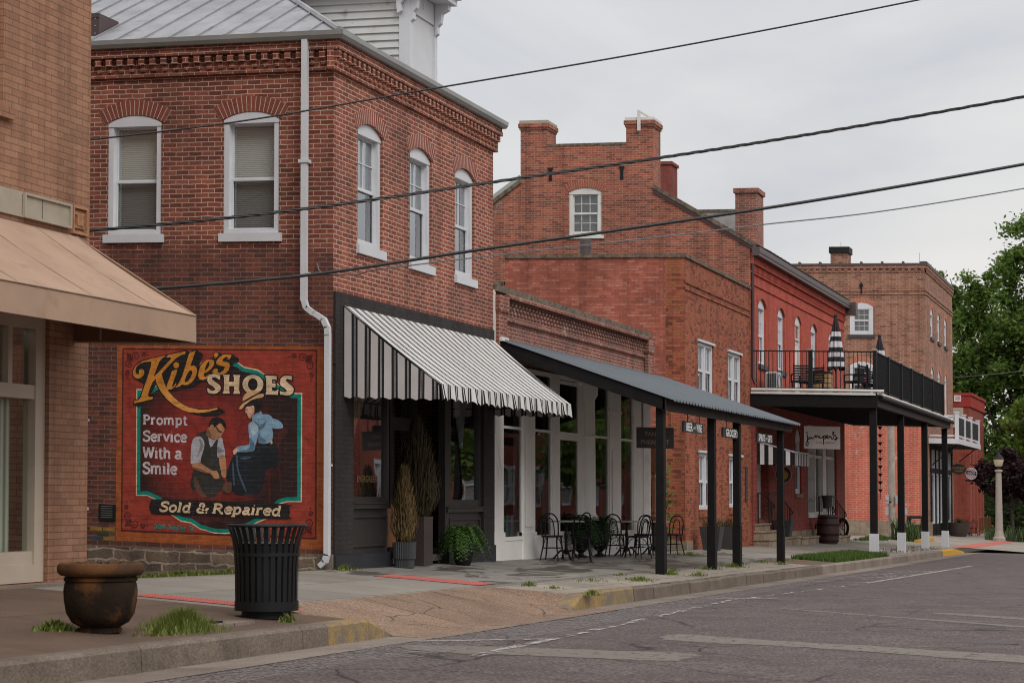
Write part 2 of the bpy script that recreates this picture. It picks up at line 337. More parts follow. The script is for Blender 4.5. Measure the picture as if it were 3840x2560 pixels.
MT['maroon']=mat('maroon_downpipe_paint',(.06,.022,.024),.45,mot=.2)
MT['lime']=brick('rubble_limestone',[(.19,.135,.095),(.25,.18,.13),(.13,.095,.07),(.22,.155,.115)],(.42,.34,.27),bw=.55,rh=.16,ms=.035,warp=.06,dirt=(.75,1.7),bump=1.0,vary=.35)
MT['limepale']=brick('pale_limestone',[(.30,.23,.165),(.35,.28,.20),(.26,.20,.145)],(.42,.35,.27),bw=.7,rh=.26,ms=.02,warp=.05,dirt=(.3,1.5),bump=.9,vary=.25)
MT['band']=mat('cast_stone',(.36,.31,.24),.8,mot=.12,sc=4,bump=.3,bsc=60)
MT['coping']=mat('mossy_coping',(.16,.125,.09),.95,mot=.5,sc=9,bump=.8,bsc=25,stain=((.05,.045,.035),6,.5))
MT['awn_tan']=mat('tan_canvas',(.375,.245,.17),.8,mot=.12,sc=1.6,bump=.35,bsc=3,stain=((.30,.19,.125),2.2,.56))
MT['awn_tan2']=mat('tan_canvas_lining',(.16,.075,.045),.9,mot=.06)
MT['screen']=mat('window_screen',(.085,.08,.08),.8,mot=.1)
MT['voidm']=mat('dark_interior',(.012,.011,.011),.9,mot=.3)
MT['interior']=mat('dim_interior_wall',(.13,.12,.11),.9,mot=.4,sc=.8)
MT['terracotta']=mat('weathered_terracotta',(.024,.015,.0095),.95,spec=.15,mot=.5,sc=5,bump=.7,bsc=22,stain=((.13,.055,.02),3.2,.50))
MT['terrim']=mat('terracotta_rim',(.11,.05,.02),.9,spec=.2,mot=.5,sc=5,bump=.3,stain=((.05,.032,.02),4,.5))
MT['soil']=mat('potting_soil',(.035,.026,.02),.95,mot=.4,sc=20,bump=1,bsc=60)
MT['wood']=mat('bare_wood',(.30,.13,.055),.65,mot=.25,sc=5,bump=.2)
MT['pine']=mat('pine_crate_wood',(.42,.27,.14),.7,mot=.25,sc=6)
MT['barrel']=mat('dark_oak_staves',(.05,.022,.016),.6,mot=.35,sc=8)
MT['brownpl']=mat('brown_planter',(.055,.040,.037),.5,mot=.15,stain=((.28,.24,.21),14,.76))
MT['fluted']=mat('charcoal_planter',(.045,.045,.048),.6,mot=.15)
MT['pole']=mat('weathered_utility_pole',(.36,.30,.25),.9,mot=.3,sc=5,bump=.4)
MT['lampcon']=mat('concrete_lamp_post',(.33,.29,.25),.85,mot=.15,sc=8)
MT['greybox']=mat('grey_enamel',(.40,.41,.43),.5,mot=.06)
MT['marble']=mat('pale_table_top',(.52,.49,.45),.35,mot=.12)
MT['cloth']=None
MT['glass']=glassmat('window_glass'); MT['glass_w']=glassmat('old_wavy_glass',wavy=.05,refl=1.6)
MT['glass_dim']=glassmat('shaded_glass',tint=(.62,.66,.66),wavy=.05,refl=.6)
MT['glass_low']=glassmat('soft_glass',refl=.18)
MT['red_tact']=None
def blindmat(name,col,sc=34,amt=.25,axis='Z'):
    m,t,b,l=newmat(name); g=nn(t,'ShaderNodeTexCoord').outputs['UV']; w=nn(t,'ShaderNodeTexWave',ins={'Scale':sc/6.283*2,'Distortion':.15}); w.bands_direction='Y' if axis=='Z' else 'X'
    l(g,w.inputs['Vector']); c=mixn(t,l,w.outputs[1],[x*(1-amt) for x in col],col); l(c,b.inputs['Base Color']); b.inputs['Roughness'].default_value=.8
    bumpn(t,l,w.outputs[1],.4,.01,b); return m
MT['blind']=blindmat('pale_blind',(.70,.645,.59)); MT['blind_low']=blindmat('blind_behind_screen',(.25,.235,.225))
MT['sheer']=blindmat('sheer_curtain',(.80,.81,.82),14,.18,'X'); MT['vblind']=blindmat('vertical_blind',(.72,.70,.56),9,.6,'X')
MT['curtain']=blindmat('tan_curtain',(.95,.70,.52),8,.35,'X')
# ------------------------------------------------------------- ground, road, pavement
def zf(x): return -.0118*x if x<25 else -.295-.0105*(x-25)
def gz(x,y): return zf(x)+(.07*y if y<0 else (-.05*min(y,3) if x<0 else .0*y))
def rz(x,y): return zf(x)-.45+.02*(y+4)
def groundmat(name,c1,c2,sc,speck=.3,spsc=90,joints=None,stain=None,cracks=None,rough=.9,bump=.5,wear=None,wet=None):
    m,t,b,l=newmat(name); tc=nn(t,'ShaderNodeTexCoord'); g=tc.outputs['Object']
    c=mixn(t,l,rampn(t,l,noise(t,l,g,sc,6,.6,.3),[(.35,0),(.65,1)]),rgb(*c1),rgb(*c2))
    f=noise(t,l,g,spsc,3,.7); c=mixn(t,l,1.0,c,rampn(t,l,f,[(.3,1-speck),(.7,1+speck)]),'MULTIPLY')
    if wear: c=mixn(t,l,rampn(t,l,noise(t,l,g,wear[1],8,.7),[(wear[2],0),(wear[2]+.15,wear[3])]),c,rgb(*wear[0]))
    h=f
    if cracks:
        v=nn(t,'ShaderNodeTexVoronoi',feature='DISTANCE_TO_EDGE',ins={'Scale':cracks[0]})
        w=nn(t,'ShaderNodeTexNoise',ins={'Scale':1.2,'Detail':6}); l(g,w.inputs['Vector'])
        wm=mixn(t,l,.35,g,w.outputs['Color'],'ADD'); l(wm,v.inputs['Vector'])
        ck=rampn(t,l,v.outputs['Distance'],[(0,1),(cracks[1],0)])
        gate=rampn(t,l,noise(t,l,g,.35,2),[(.36,0),(.5,1)]); ck=mixn(t,l,1.0,ck,gate,'MULTIPLY')
        c=mixn(t,l,ck,c,rgb(.018,.016,.016))
    if joints:
        mp=nn(t,'ShaderNodeMapping'); mp.inputs['Location'].default_value=(joints[3] if len(joints)>3 else 0,joints[2],0); l(g,mp.inputs[0])
        bk=nn(t,'ShaderNodeTexBrick',ins={'Scale':1,'Mortar Size':.009,'Mortar Smooth':.3,'Brick Width':joints[0],'Row Height':joints[1],'Color1':(0,0,0,1),'Color2':(1,1,1,1)}); bk.offset=0
        l(mp.outputs[0],bk.inputs['Vector']); c=mixn(t,l,1.0,c,rampn(t,l,bk.outputs['Color'],[(0,.9),(1,1.1)]),'MULTIPLY'); c=mixn(t,l,bk.outputs['Fac'],c,rgb(.04,.034,.03))
    rr=rough
    if wet:
        mw=nn(t,'ShaderNodeMapping'); mw.inputs['Scale'].default_value=(.55,1.5,1); mw.inputs['Rotation'].default_value=(0,0,.5); l(g,mw.inputs[0])
        wf=rampn(t,l,noise(t,l,mw.outputs[0],wet[0],5,.6,.8),[(wet[1],0),(wet[1]+.05,1)]); c=mixn(t,l,wf,c,rgb(*wet[2]))
        rn=rampn(t,l,wf,[(0,rough),(1,.45)]); l(rn,b.inputs['Roughness'])
    else: b.inputs['Roughness'].default_value=rough
    l(c,b.inputs['Base Color']); b.inputs['Specular IOR Level'].default_value=.25
    bumpn(t,l,f,bump,.01,b); return m
MT['asphalt']=groundmat('worn_asphalt',(.082,.064,.062),(.112,.089,.085),1.3,.95,30,cracks=(.5,.012),wear=((.21,.18,.165),9,.54,.5))
MT['gutter']=groundmat('gutter_concrete',(.165,.130,.105),(.235,.195,.165),1.3,.35,50,joints=(3.1,50,20))
MT['walk_grey']=groundmat('grey_pavement',(.205,.183,.155),(.25,.226,.195),.9,.14,70,joints=(1.55,1.27,0))
MT['walk_wet']=groundmat('rain_stained_pavement',(.205,.185,.165),(.265,.245,.22),.8,.14,70,joints=(1.55,1.27,0),wet=(.75,.52,(.10,.085,.072)))
MT['walk_tan']=groundmat('brown_aggregate_pavement',(.115,.074,.052),(.15,.098,.07),1.0,.45,110,joints=(2.2,1.95,0,.6))
MT['apron']=groundmat('exposed_aggregate_apron',(.19,.124,.085),(.245,.165,.115),1.5,.8,45,joints=(2.45,50,20,.45),cracks=(.8,.010),wet=(.5,.63,(.17,.10,.065)))
MT['slab']=groundmat('old_stone_slabs',(.25,.215,.175),(.31,.265,.22),1.4,.15,60,joints=(1.05,.62,.36),wear=((.13,.10,.08),1.6,.6,.8))
MT['kerbm']=groundmat('old_kerb_stone',(.125,.098,.076),(.18,.143,.112),2.2,.35,45,wear=((.07,.06,.05),3,.55,.7),bump=.9)
MT['kerby']=groundmat('yellow_kerb_paint',(.32,.20,.065),(.27,.19,.09),2.2,.3,45,wear=((.17,.14,.11),3.5,.43,.97),bump=.9)
MT['kerby2']=groundmat('fresh_yellow_kerb_paint',(.55,.30,.03),(.50,.28,.04),2.2,.12,45)
MT['earth']=groundmat('earth',(.10,.08,.055),(.07,.075,.03),.8,.35,30)
MT['gravel']=groundmat('gravel_bed',(.22,.20,.175),(.14,.125,.11),14,.7,38,bump=1.5)
MT['lawn']=groundmat('lawn_base',(.055,.085,.022),(.045,.07,.018),3,.4,50,bump=1)
MT['tact']=groundmat('red_tactile_paving',(.44,.125,.10),(.38,.10,.085),2,.12,60)
MT['oldpatch']=groundmat('pale_road_patch',(.20,.175,.145),(.165,.145,.125),1.5,.4,90)
MT['walk_far']=groundmat('far_pavement',(.23,.195,.165),(.27,.235,.20),.5,.12,50,joints=(1.8,1.8,0))
def sheet(name,cells,mats,kind='structure'):
    mb=MB()
    for (pts,mi) in cells: mb.poly(pts,mi)
    return mb.build(name,mats,kind=kind)
XS=[-70,-45,-30,-22,-15,-8.3,-4,0,4,8,12,18,25,32,40,50,65,80,100,130,180,260,400,700]
gm=MB()
for a,b in zip([-300]+XS,XS+[900]):
    gm.poly([(a,-400,zf(a)-1.35),(b,-400,zf(b)-1.35),(b,400,zf(b)-1.35),(a,400,zf(a)-1.35)])
gm.build('ground',MT['earth'],kind='structure')
rm=MB(); gt=MB()
for a,b in zip(XS,XS[1:]):
    rm.poly([(a,-17,rz(a,-17)),(b,-17,rz(b,-17)),(b,-10,rz(b,-10)),(a,-10,rz(a,-10))]); rm.poly([(a,-10,rz(a,-10)),(b,-10,rz(b,-10)),(b,-4.55,rz(b,-4.55)),(a,-4.55,rz(a,-4.55))])
    z=lambda x,y:rz(x,y)-(.02 if y>-4.4 else -.004)
    gt.poly([(a,-4.58,z(a,-4.58)),(b,-4.58,z(b,-4.58)),(b,-3.98,z(b,-3.98)),(a,-3.98,z(a,-3.98))])
rm.build('road',MT['asphalt'],kind='structure'); gt.build('gutter_strip',MT['gutter'],kind='structure')
pm=MB()
PMATS=[MT[k] for k in('walk_tan','walk_grey','walk_wet','apron','slab','gravel','lawn','walk_far','earth')]
def cell(x0,x1,y0,y1,m,n=4):
    for i in range(n):
        a=x0+(x1-x0)*i/n; b=x0+(x1-x0)*(i+1)/n
        pm.poly([(a,y0,gz(a,y0)),(b,y0,gz(b,y0)),(b,y1,gz(b,y1)),(a,y1,gz(a,y1))],m)
cell(-60,-8.3,-3.82,0,0,8); cell(-60,-8.3,0,.6,0,2)
cell(-8.3,-.75,-2.6,0,1); cell(-8.3,-1.0,0,3,1,2); cell(-8.3,-1.0,3,40,1,2); cell(-1.0,.2,0,3,8,2); cell(-1.0,.2,3,40,8,2)
cell(-.75,18.6,-2.55,0,2,6); cell(-.75,18.6,0,.9,2,2); cell(-.75,18.6,-2.75,-2.55,5,6); cell(-.75,18.6,-3.82,-2.75,4,6)
cell(18.6,22,-3.82,-2.6,0); cell(22,31.6,-3.82,-2.6,6); cell(31.6,36.5,-3.82,-2.6,7); cell(36.5,47,-3.6,-2.6,5); cell(36.5,47,-3.82,-3.6,7); cell(47,52,-3.82,-2.6,7)
cell(18.6,24,-2.6,0,2); cell(18.6,24,0,2.5,8); cell(24,52,-2.6,0,1); cell(24,52,0,1.2,1)
cell(52,140,-8,-3.82,7,10); cell(52,140,-3.82,0,7,10); cell(52,140,0,.9,7,10); cell(52,74.5,.9,30,7)
for (a,b) in((-8.3,-6),(-6,-3.5),(-3.5,-.75)):      # driveway apron runs down to the gutter
    za=lambda x:rz(x,-4.02)-.014; zc=lambda x:rz(x,-4.62)+.008
    a2=-7.7 if a==-8.3 else a; b2=-1.3 if b==-.75 else b
    pm.poly([(a2,-4.02,za(a2)),(b2,-4.02,za(b2)),(b,-2.6,gz(b,-2.6)),(a,-2.6,gz(a,-2.6))],3)
    pm.poly([(a2-.3*(a==-8.3),-4.62,zc(a2)),(b2+.3*(b==-.75),-4.62,zc(b2)),(b2,-4.02,za(b2)),(a2,-4.02,za(a2))],3)
for a,a2 in((-8.3,-7.7),(-.75,-1.3)):
    pm.poly([(a,-2.6,gz(a,-2.6)),(a,-3.82,gz(a,-3.82)),(a2,-4.02,rz(a2,-4.02)-.014)],3)
pm.build('pavement',PMATS,kind='structure')
km=MB()
def kerb(x0,x1,m,top0=0,top1=0):
    j=rnd.uniform(-.012,.012) if m in(0,1) and x0>-2 and x1<19 else 0
    a0,a1=gz(x0,-3.82)+.004+top0+j,gz(x1,-3.82)+.004+top1+j
    p=[]
    for x,a in((x0,a0),(x1,a1)):
        for y,z in((-4.02+j,rz(x,-4)-.06),(-4.005+j,a-.03),(-3.975+j,a),(-3.80,a),(-3.80,a-.3)): p.append((x,y,z))
    i=km.vs(p)
    for k in range(4): km.f.append((i+k,i+k+1,i+5+k+1,i+5+k)); km.m.append(m)
    for s in(0,5): km.f.append(tuple(i+s+k for k in range(5))); km.m.append(m)
x=-34
while x<-12: kerb(x,x+3.0,0); x+=3.015
kerb(x,-9.32,0); kerb(-9.31,-8.31,1); kerb(-8.305,-7.65,1,0,-.17)
kerb(-1.35,-.75,1,-.17,-.0); kerb(-.745,.30,1); kerb(.32,1.95,1)
x=1.98
while x<18.3:
    w=min(rnd.uniform(.7,1.6),18.6-x); kerb(x,x+w,0); x+=w+.02
x=18.6
while x<43: kerb(x,min(x+3,43.5),2); x+=3.012
kerb(43.6,47.5,3); kerb(47.51,51,3,0,-.15)
km.build('kerb',[MT['kerbm'],MT['kerby'],MT['gutter'],MT['kerby2']],kind='structure')
# opposite pavement (only ever seen mirrored in the shop windows)
om=MB()
for a,b in zip(XS[2:],XS[3:18]): om.poly([(a,-26,rz(a,-17)+.15),(b,-26,rz(b,-17)+.15),(b,-17,rz(b,-17)+.15),(a,-17,rz(a,-17)+.15)])
om.build('opposite_pavement',MT['walk_far'],kind='structure')
# tactile strips: red domed paving, two crossings of the alley mouth and one far off
tm=MB()
def tact(x0,x1,y0,y1,dn=True):
    q=[(x0,y0),(x1,y0),(x1,y1),(x0,y1)]; tm.poly([(x,y,gz(x,y)+.006) for x,y in q])
    if dn:
        for i in range(int((x1-x0)/.06)):
            for j in range(int((y1-y0)/.06)):
                x,y=x0+.03+i*.06,y0+.03+j*.06; z=gz(x,y)+.006; r=.012
                k=tm.vs([(x-.02,y-.02,z),(x+.02,y-.02,z),(x+.02,y+.02,z),(x-.02,y+.02,z),(x-r,y-r,z+.007),(x+r,y-r,z+.007),(x+r,y+r,z+.007),(x-r,y+r,z+.007)])
                for f in((4,5,6,7),(0,1,5,4),(1,2,6,5),(2,3,7,6),(3,0,4,7)): tm.f.append(tuple(k+a for a in f)); tm.m.append(0)
tact(-.72,.02,-2.5,-.92); tact(-8.05,-7.62,-3.0,-1.2); tact(52,74,-4.2,-3.4,False)
tm.build('tactile_paving',MT['tact'],kind='structure')
# worn road paint and pale patches
def wornmat(name,col,lo,sc=7,scx=(1,1,1),opa=.9):
    m,t,b,l=newmat(name); g=nn(t,'ShaderNodeTexCoord').outputs['Object']; mp=nn(t,'ShaderNodeMapping'); mp.inputs['Scale'].default_value=scx; l(g,mp.inputs[0])
    a=rampn(t,l,noise(t,l,mp.outputs[0],sc,8,.72),[(lo,0),(lo+.1,1)]); al=nn(t,'ShaderNodeMath',operation='MULTIPLY'); l(a,al.inputs[0]); al.inputs[1].default_value=opa; l(al.outputs[0],b.inputs['Alpha']); b.inputs['Base Color'].default_value=rgb(*col); b.inputs['Roughness'].default_value=.85
    return m
MT['line']=wornmat('worn_white_road_paint',(.50,.47,.43),.42,7,(1,1,1),.62); MT['line_dash']=wornmat('broken_white_road_paint',(.46,.44,.42),.50,4,(.5,2,1)); MT['wear']=wornmat('grey_white_wear',(.30,.275,.26),.47,16,(.8,1.5,1),.45)
lm=MB()
def strip(pts,m,dz):
    lm.poly([(x,y,rz(x,y)+dz) for x,y in pts],m)
def seg(a,b,w,m,dz,n=1):
    A,B=Vector((*a,0)),Vector((*b,0)); d=(B-A).normalized(); s=Vector((-d.y,d.x,0))*w/2
    for i in range(n):
        p,q=A.lerp(B,i/n),A.lerp(B,(i+1)/n); strip([((p-s).x,(p-s).y),((q-s).x,(q-s).y),((q+s).x,(q+s).y),((p+s).x,(p+s).y)],m,dz)
for a,b in(((3.3,-4.62),(4.1,-5.74)),((12.75,-4.7),(13.3,-5.95)),((22.1,-4.62),(23.4,-6.2)),((35,-4.7),(35.7,-6.4)),((-8.6,-4.62),(-7.4,-5.63))): seg(a,b,.11,0,.012)
seg((-10.5,-5.75),(2.9,-5.25),.12,1,.010,6); seg((2.9,-5.25),(12.9,-5.85),.12,1,.010,4); seg((12.9,-5.85),(30,-6.25),.13,0,.010,8)
for k in range(9): seg((14.2+k*.9,-4.9),(15.4+k*.95,-6.0),.10,1,.014)
seg((-10.5,-4.95),(1,-4.9),.85,2,.007,6); seg((1,-4.85),(18,-4.8),.42,2,.007,8); seg((-15,-4.85),(-10.5,-4.95),.5,2,.007,3)
lm.build('road_paint',[MT['line'],MT['line_dash'],MT['wear']],kind='structure')
lm=MB()
def patch(pts,dz=.004):
    P=rib_pts([(*p,0) for p in pts],True,9); strip([(p.x+rnd.uniform(-.05,.05),p.y+rnd.uniform(-.05,.05)) for p in P],0,dz)
patch([(-9.2,-4.75),(-8.75,-5.5),(-8.55,-6.6),(-8.5,-7.35),(-9.0,-7.45),(-9.55,-7.3),(-9.6,-6.2),(-9.75,-5.2)])
patch([(-5.7,-6.55),(-6.0,-7.4),(-6.25,-8.6),(-6.7,-10.2),(-6.9,-12),(-7.9,-12.1),(-7.75,-10.3),(-7.25,-9),(-6.9,-8.1),(-6.75,-6.7)])
patch([(1.1,-6.5),(.2,-7.8),(-1.0,-9.6),(-2.2,-11.5),(-2.45,-11.4),(-1.5,-9.8),(-.1,-7.9),(.9,-6.5)]); patch([(1.6,-8.6),(1.0,-9.6),(.2,-11),(-.1,-10.9),(.6,-9.5),(1.3,-8.5)])
MT['oldpatch']=wornmat('pale_road_patch',(.185,.160,.135),.35,9,(1,1,1),.85)
lm.build('road_patch',MT['oldpatch'],kind='structure')
mh=MB(); c=(-4.85,-9.7); mh.lathe((c[0],c[1],rz(*c)+.004),[(.0,.004),(.27,.004),(.28,.0),(.31,.003),(.33,.003),(.34,-.004)],28)
tag(mh.build('manhole_cover',mat('worn_iron_cover',(.068,.055,.052),.8,mot=.3,sc=8),smooth=True,loc=(c[0],c[1],rz(*c))),'round dark iron manhole cover let into the road','manhole cover')
mh=MB(); c=(-10.3,-3.32); z=gz(*c)
mh.box(c[0]-.42,c[0]+.42,c[1]-.2,c[1]+.2,z-.05,z+.012); mh.box(c[0]-.2,c[0]+.05,c[1]-.06,c[1]+.06,z+.012,z+.03,1)
tag(mh.build('utility_cover',[MT['gutter'],MT['blackwood']],loc=(c[0],c[1],z)),'small concrete utility cover in the brown pavement between flowerpot and litter bin','utility cover')
# weeds and grass
def leafgrass(mb,cx,cy,rx,ry,n,h,zfun,lean=.5,w=.012,m=0,seed=1):
    r=random.Random(seed)
    for i in range(n):
        a=r.uniform(0,2*PI); q=min(1.25,abs(r.gauss(0,.55))); x,y=cx+rx*q*math.cos(a),cy+ry*q*math.sin(a); z=zfun(x,y)
        hh=h*r.uniform(.25,1.05)*(1.12-.6*q); b=r.uniform(0,2*PI); dx,dy=math.cos(b)*lean*hh,math.sin(b)*lean*hh; px,py=-math.sin(b)*w,math.cos(b)*w
        i0=mb.vs([(x-px,y-py,z),(x+px,y+py,z),(x+px*.7+dx*.45,y+py*.7+dy*.45,z+hh*.65),(x-px*.7+dx*.45,y-py*.7+dy*.45,z+hh*.65),(x+dx,y+dy,z+hh)])
        mb.f+=[(i0,i0+1,i0+2,i0+3),(i0+3,i0+2,i0+4)]; mb.m+=[m,m]
MT['grass']=leafmat('grass_blades',(.045,.09,.015),(.075,.13,.022),(.11,.16,.035)); MT['weed']=leafmat('weed_blades',(.09,.13,.02),(.15,.19,.035),(.22,.23,.065))
wm=MB()
leafgrass(wm,-11.15,-3.45,.45,.28,3200,.21,gz,.6,.0026,seed=2); leafgrass(wm,-12.25,-2.85,.22,.12,260,.10,gz,.7,.012,seed=3); leafgrass(wm,-11.7,-3.55,.35,.12,260,.10,gz,.6,.008,seed=31)
for i,(x,y,rx,n,h) in enumerate([(-9.35,-3.62,.16,160,.10),(-8.5,-3.1,.2,120,.07),(-7.9,-2.75,.45,220,.06),(.3,-2.9,.3,160,.09),(-.6,-4.1,.25,300,.10),(.2,-3.3,.3,100,.06),(4.6,-3.4,.6,420,.09),(3.2,-3.0,.7,160,.05),(7.75,-3.15,.35,260,.11),(8.2,-3.55,.35,220,.11),(11.6,-2.95,.8,300,.09),(13.7,-3.0,.7,320,.11),(17.9,-2.75,.8,240,.08),(17.6,-3.25,.35,160,.1),(18.7,-.9,1.2,500,.10),(.15,-.12,.35,330,.11),(20.6,-2.75,.8,200,.08),(-.35,1.5,.3,120,.1),(5.8,-2.75,.3,120,.06),(9.5,-2.75,.4,130,.07),(15.6,-2.8,.4,130,.08)]):
    leafgrass(wm,x,y,rx*1.2,rx*.45,int(n*.6),h*.9,gz,.8,.007,seed=40+i)
leafgrass(wm,-.55,2.2,.5,1.9,900,.09,gz,.7,.009,seed=77)
wm.build('weeds',MT['weed'],kind='stuff',label='green weeds growing in pavement joints and round the flowerpot')
wm=MB(); r=random.Random(5)
for i in range(11000):
    x=r.uniform(22.1,31.5); y=r.uniform(-3.8,-2.65); h=r.uniform(.06,.15); b=r.uniform(0,2*PI); z=gz(x,y); dx,dy=math.cos(b)*h*.5,math.sin(b)*h*.5; px,py=-math.sin(b)*.014,math.cos(b)*.014
    i0=wm.vs([(x-px,y-py,z),(x+px,y+py,z),(x+dx,y+dy,z+h)]); wm.f.append((i0,i0+1,i0+2)); wm.m.append(0)
leafgrass(wm,55,-.1,4.5,.45,1800,.22,gz,.6,.02,seed=88)
wm.build('grass',MT['grass'],kind='stuff',label='bright green grass verge beside the kerb')
gm=MB(); r=random.Random(9)
for i in range(900):
    x=r.uniform(36.6,47); y=r.uniform(-3.58,-2.62); s=r.uniform(.03,.085); z=gz(x,y)
    k=gm.vs([(x+s*r.uniform(-1,1),y+s*r.uniform(-1,1),z) for _ in range(3)]+[(x,y,z+s*r.uniform(.6,1.1))]); gm.f+=[(k,k+1,k+3),(k+1,k+2,k+3),(k+2,k,k+3)]; gm.m+=[0]*3
gm.build('gravel',leafmat('gravel_stones',(.16,.14,.12),(.28,.25,.22),(.42,.38,.34),0),kind='stuff',label='grey gravel bed round the white-footed posts')
# ------------------------------------------------------------- building helpers
def window(root,fr,u0,u1,v0,v1,rise=0,fm=None,fw=.075,rec=.09,blind='blind',low=None,mid=.5,munt=None,sill=None,sash=True,glass='glass',archm=None,arh=.23,fill=True,single=False,ext=.03,fd=.07,sw=.04):
    fm=fm or MT['white']; top=v1+rise
    if archm: m=MB(); arch(m,fr,u0,u1,v1,rise,arh,.008,ext=ext); m.build('window_arch',archm,root,shear=True)
    m=MB(); d0,d1=-rec,-rec-fd
    m.fbox(fr,u0+.002,u0+fw,v0+.002,v1,d1,d0); m.fbox(fr,u1-fw,u1-.002,v0+.002,v1,d1,d0); m.fbox(fr,u0+fw,u1-fw,v0+.002,v0+fw*.8,d1,d0)
    hd=v1-fw*.6
    if rise>0: m.prism(fr,[(u0+.002,hd),*[(u0+.002 if i==0 else (u1-.002 if i==12 else p[0]),p[1]-.003) for i,p in enumerate(arcpts(u0,u1,v1,rise))],(u1-.002,hd)],d0+.012,d1)
    else: m.fbox(fr,u0+fw,u1-fw,v1-fw,v1-.002,d1,d0); hd=v1-fw
    a,b=u0+fw,u1-fw; c=v0+fw*.8; vm=c+(hd-c)*mid
    s=sw
    if sash:
        for (p,q,e) in((c,vm,.01),(vm,hd,-.015)):
            dd=d0-fd+.035+e
            m.fbox(fr,a,a+s,p,q,dd-.03,dd); m.fbox(fr,b-s,b,p,q,dd-.03,dd); m.fbox(fr,a+s,b-s,p,p+s,dd-.031,dd); m.fbox(fr,a+s,b-s,q-s,q,dd-.031,dd)
    elif not single: m.fbox(fr,a,b,vm-s/2,vm+s/2,d1,d0-.02)
    if munt:
        nx,ny,zones=munt
        for z in zones:
            p,q=((c,vm),(vm,hd),(c,hd))[z]
            for i in range(1,nx): u=a+(b-a)*i/nx; m.fbox(fr,u-.009,u+.009,p+s,q-s,d0-fd+.008,d0-fd+.025)
            for j in range(1,ny): v=p+(q-p)*j/ny; m.fbox(fr,a+s,b-s,v-.009,v+.009,d0-fd+.009,d0-fd+.024)
    w=m.build('window',fm,root,shear=True)
    g=MB(); dg=-rec-fd+.002; g.poly([fr(a,c,dg),fr(b,c,dg),fr(b,hd,dg),fr(a,hd,dg)]); g.build('pane',MT[glass],w,shear=True)
    dbk=-rec-fd-.06
    if blind:
        g=MB(); lo=vm if low else c; g.poly([fr(a-.05,lo,dbk),fr(b+.05,lo,dbk),fr(b+.05,hd+.03,dbk),fr(a-.05,hd+.03,dbk)]); g.build('blind',MT[blind],w,shear=True)  # interior-coloured ones are no blinds: dark sheets in place of the unlit room
        if low: g=MB(); g.poly([fr(a-.05,c-.03,dbk),fr(b+.05,c-.03,dbk),fr(b+.05,vm,dbk),fr(a-.05,vm,dbk)]); g.build('lower_blind',MT[low],w,shear=True)
    if sill:
        h,pr,ex,sm=sill; g=MB(); g.fbox(fr,u0-ex,u1+ex,v0-h,v0,-rec,pr); g.build('sill',MT[sm],w,shear=True)
    return w
def ring(mb,fr,a,b,c,e,t,d0,d1,m=0):               # rectangular picture-frame
    mb.fbox(fr,a,a+t,c,e,d0,d1,m); mb.fbox(fr,b-t,b,c,e,d0,d1,m); mb.fbox(fr,a+t,b-t,c,c+t,d0,d1,m); mb.fbox(fr,a+t,b-t,e-t,e,d0,d1,m)
def pane(root,fr,a,b,c,e,d,mt='glass',name='pane'):
    g=MB(); g.poly([fr(a,c,d),fr(b,c,d),fr(b,e,d),fr(a,e,d)]); return g.build(name,MT[mt],root,shear=True)
def paint(name,col,rough=.75,grad=None,mott=.30):
    m,t,b,l=newmat('mural_'+name); uv=nn(t,'ShaderNodeTexCoord').outputs['UV']
    bk=nn(t,'ShaderNodeTexBrick',ins={'Color1':(0,0,0,1),'Color2':(1,1,1,1),'Scale':1,'Mortar Size':.007,'Mortar Smooth':.3,'Brick Width':.215,'Row Height':.07}); l(uv,bk.inputs['Vector'])
    n=noise(t,l,uv,7,5,.6); c=rgb(*col)
    if grad:
        c2,cx,cy,rr=grad; mp=nn(t,'ShaderNodeMapping'); mp.inputs['Location'].default_value=(-cx/rr,-cy/rr,0); mp.inputs['Scale'].default_value=(1/rr,1/rr,1); l(uv,mp.inputs[0])
        gr=nn(t,'ShaderNodeTexGradient',gradient_type='SPHERICAL'); l(mp.outputs[0],gr.inputs[0]); c=mixn(t,l,rampn(t,l,gr.outputs[1],[(.12,0),(.6,1)]),rgb(*col),rgb(*c2))
    c=mixn(t,l,1.0,c,rampn(t,l,n,[(.3,1-mott),(.7,1+mott)]),'MULTIPLY')
    hl=mixn(t,l,rampn(t,l,noise(t,l,uv,2.5,3),[(.40,0),(.55,1)]),mixn(t,l,.22,c,rgb(.01,.006,.005)),mixn(t,l,.20,c,rgb(*(min(1,x*1.5+.10) for x in col))))
    c=mixn(t,l,bk.outputs['Fac'],c,hl)
    l(c,b.inputs['Base Color']); b.inputs['Roughness'].default_value=rough; b.inputs['Specular IOR Level'].default_value=.3
    iv=nn(t,'ShaderNodeMath',operation='MULTIPLY_ADD'); l(bk.outputs['Fac'],iv.inputs[0]); iv.inputs[1].default_value=-1; l(n,iv.inputs[2])
    bumpn(t,l,iv.outputs[0],.7,.01,b); return m
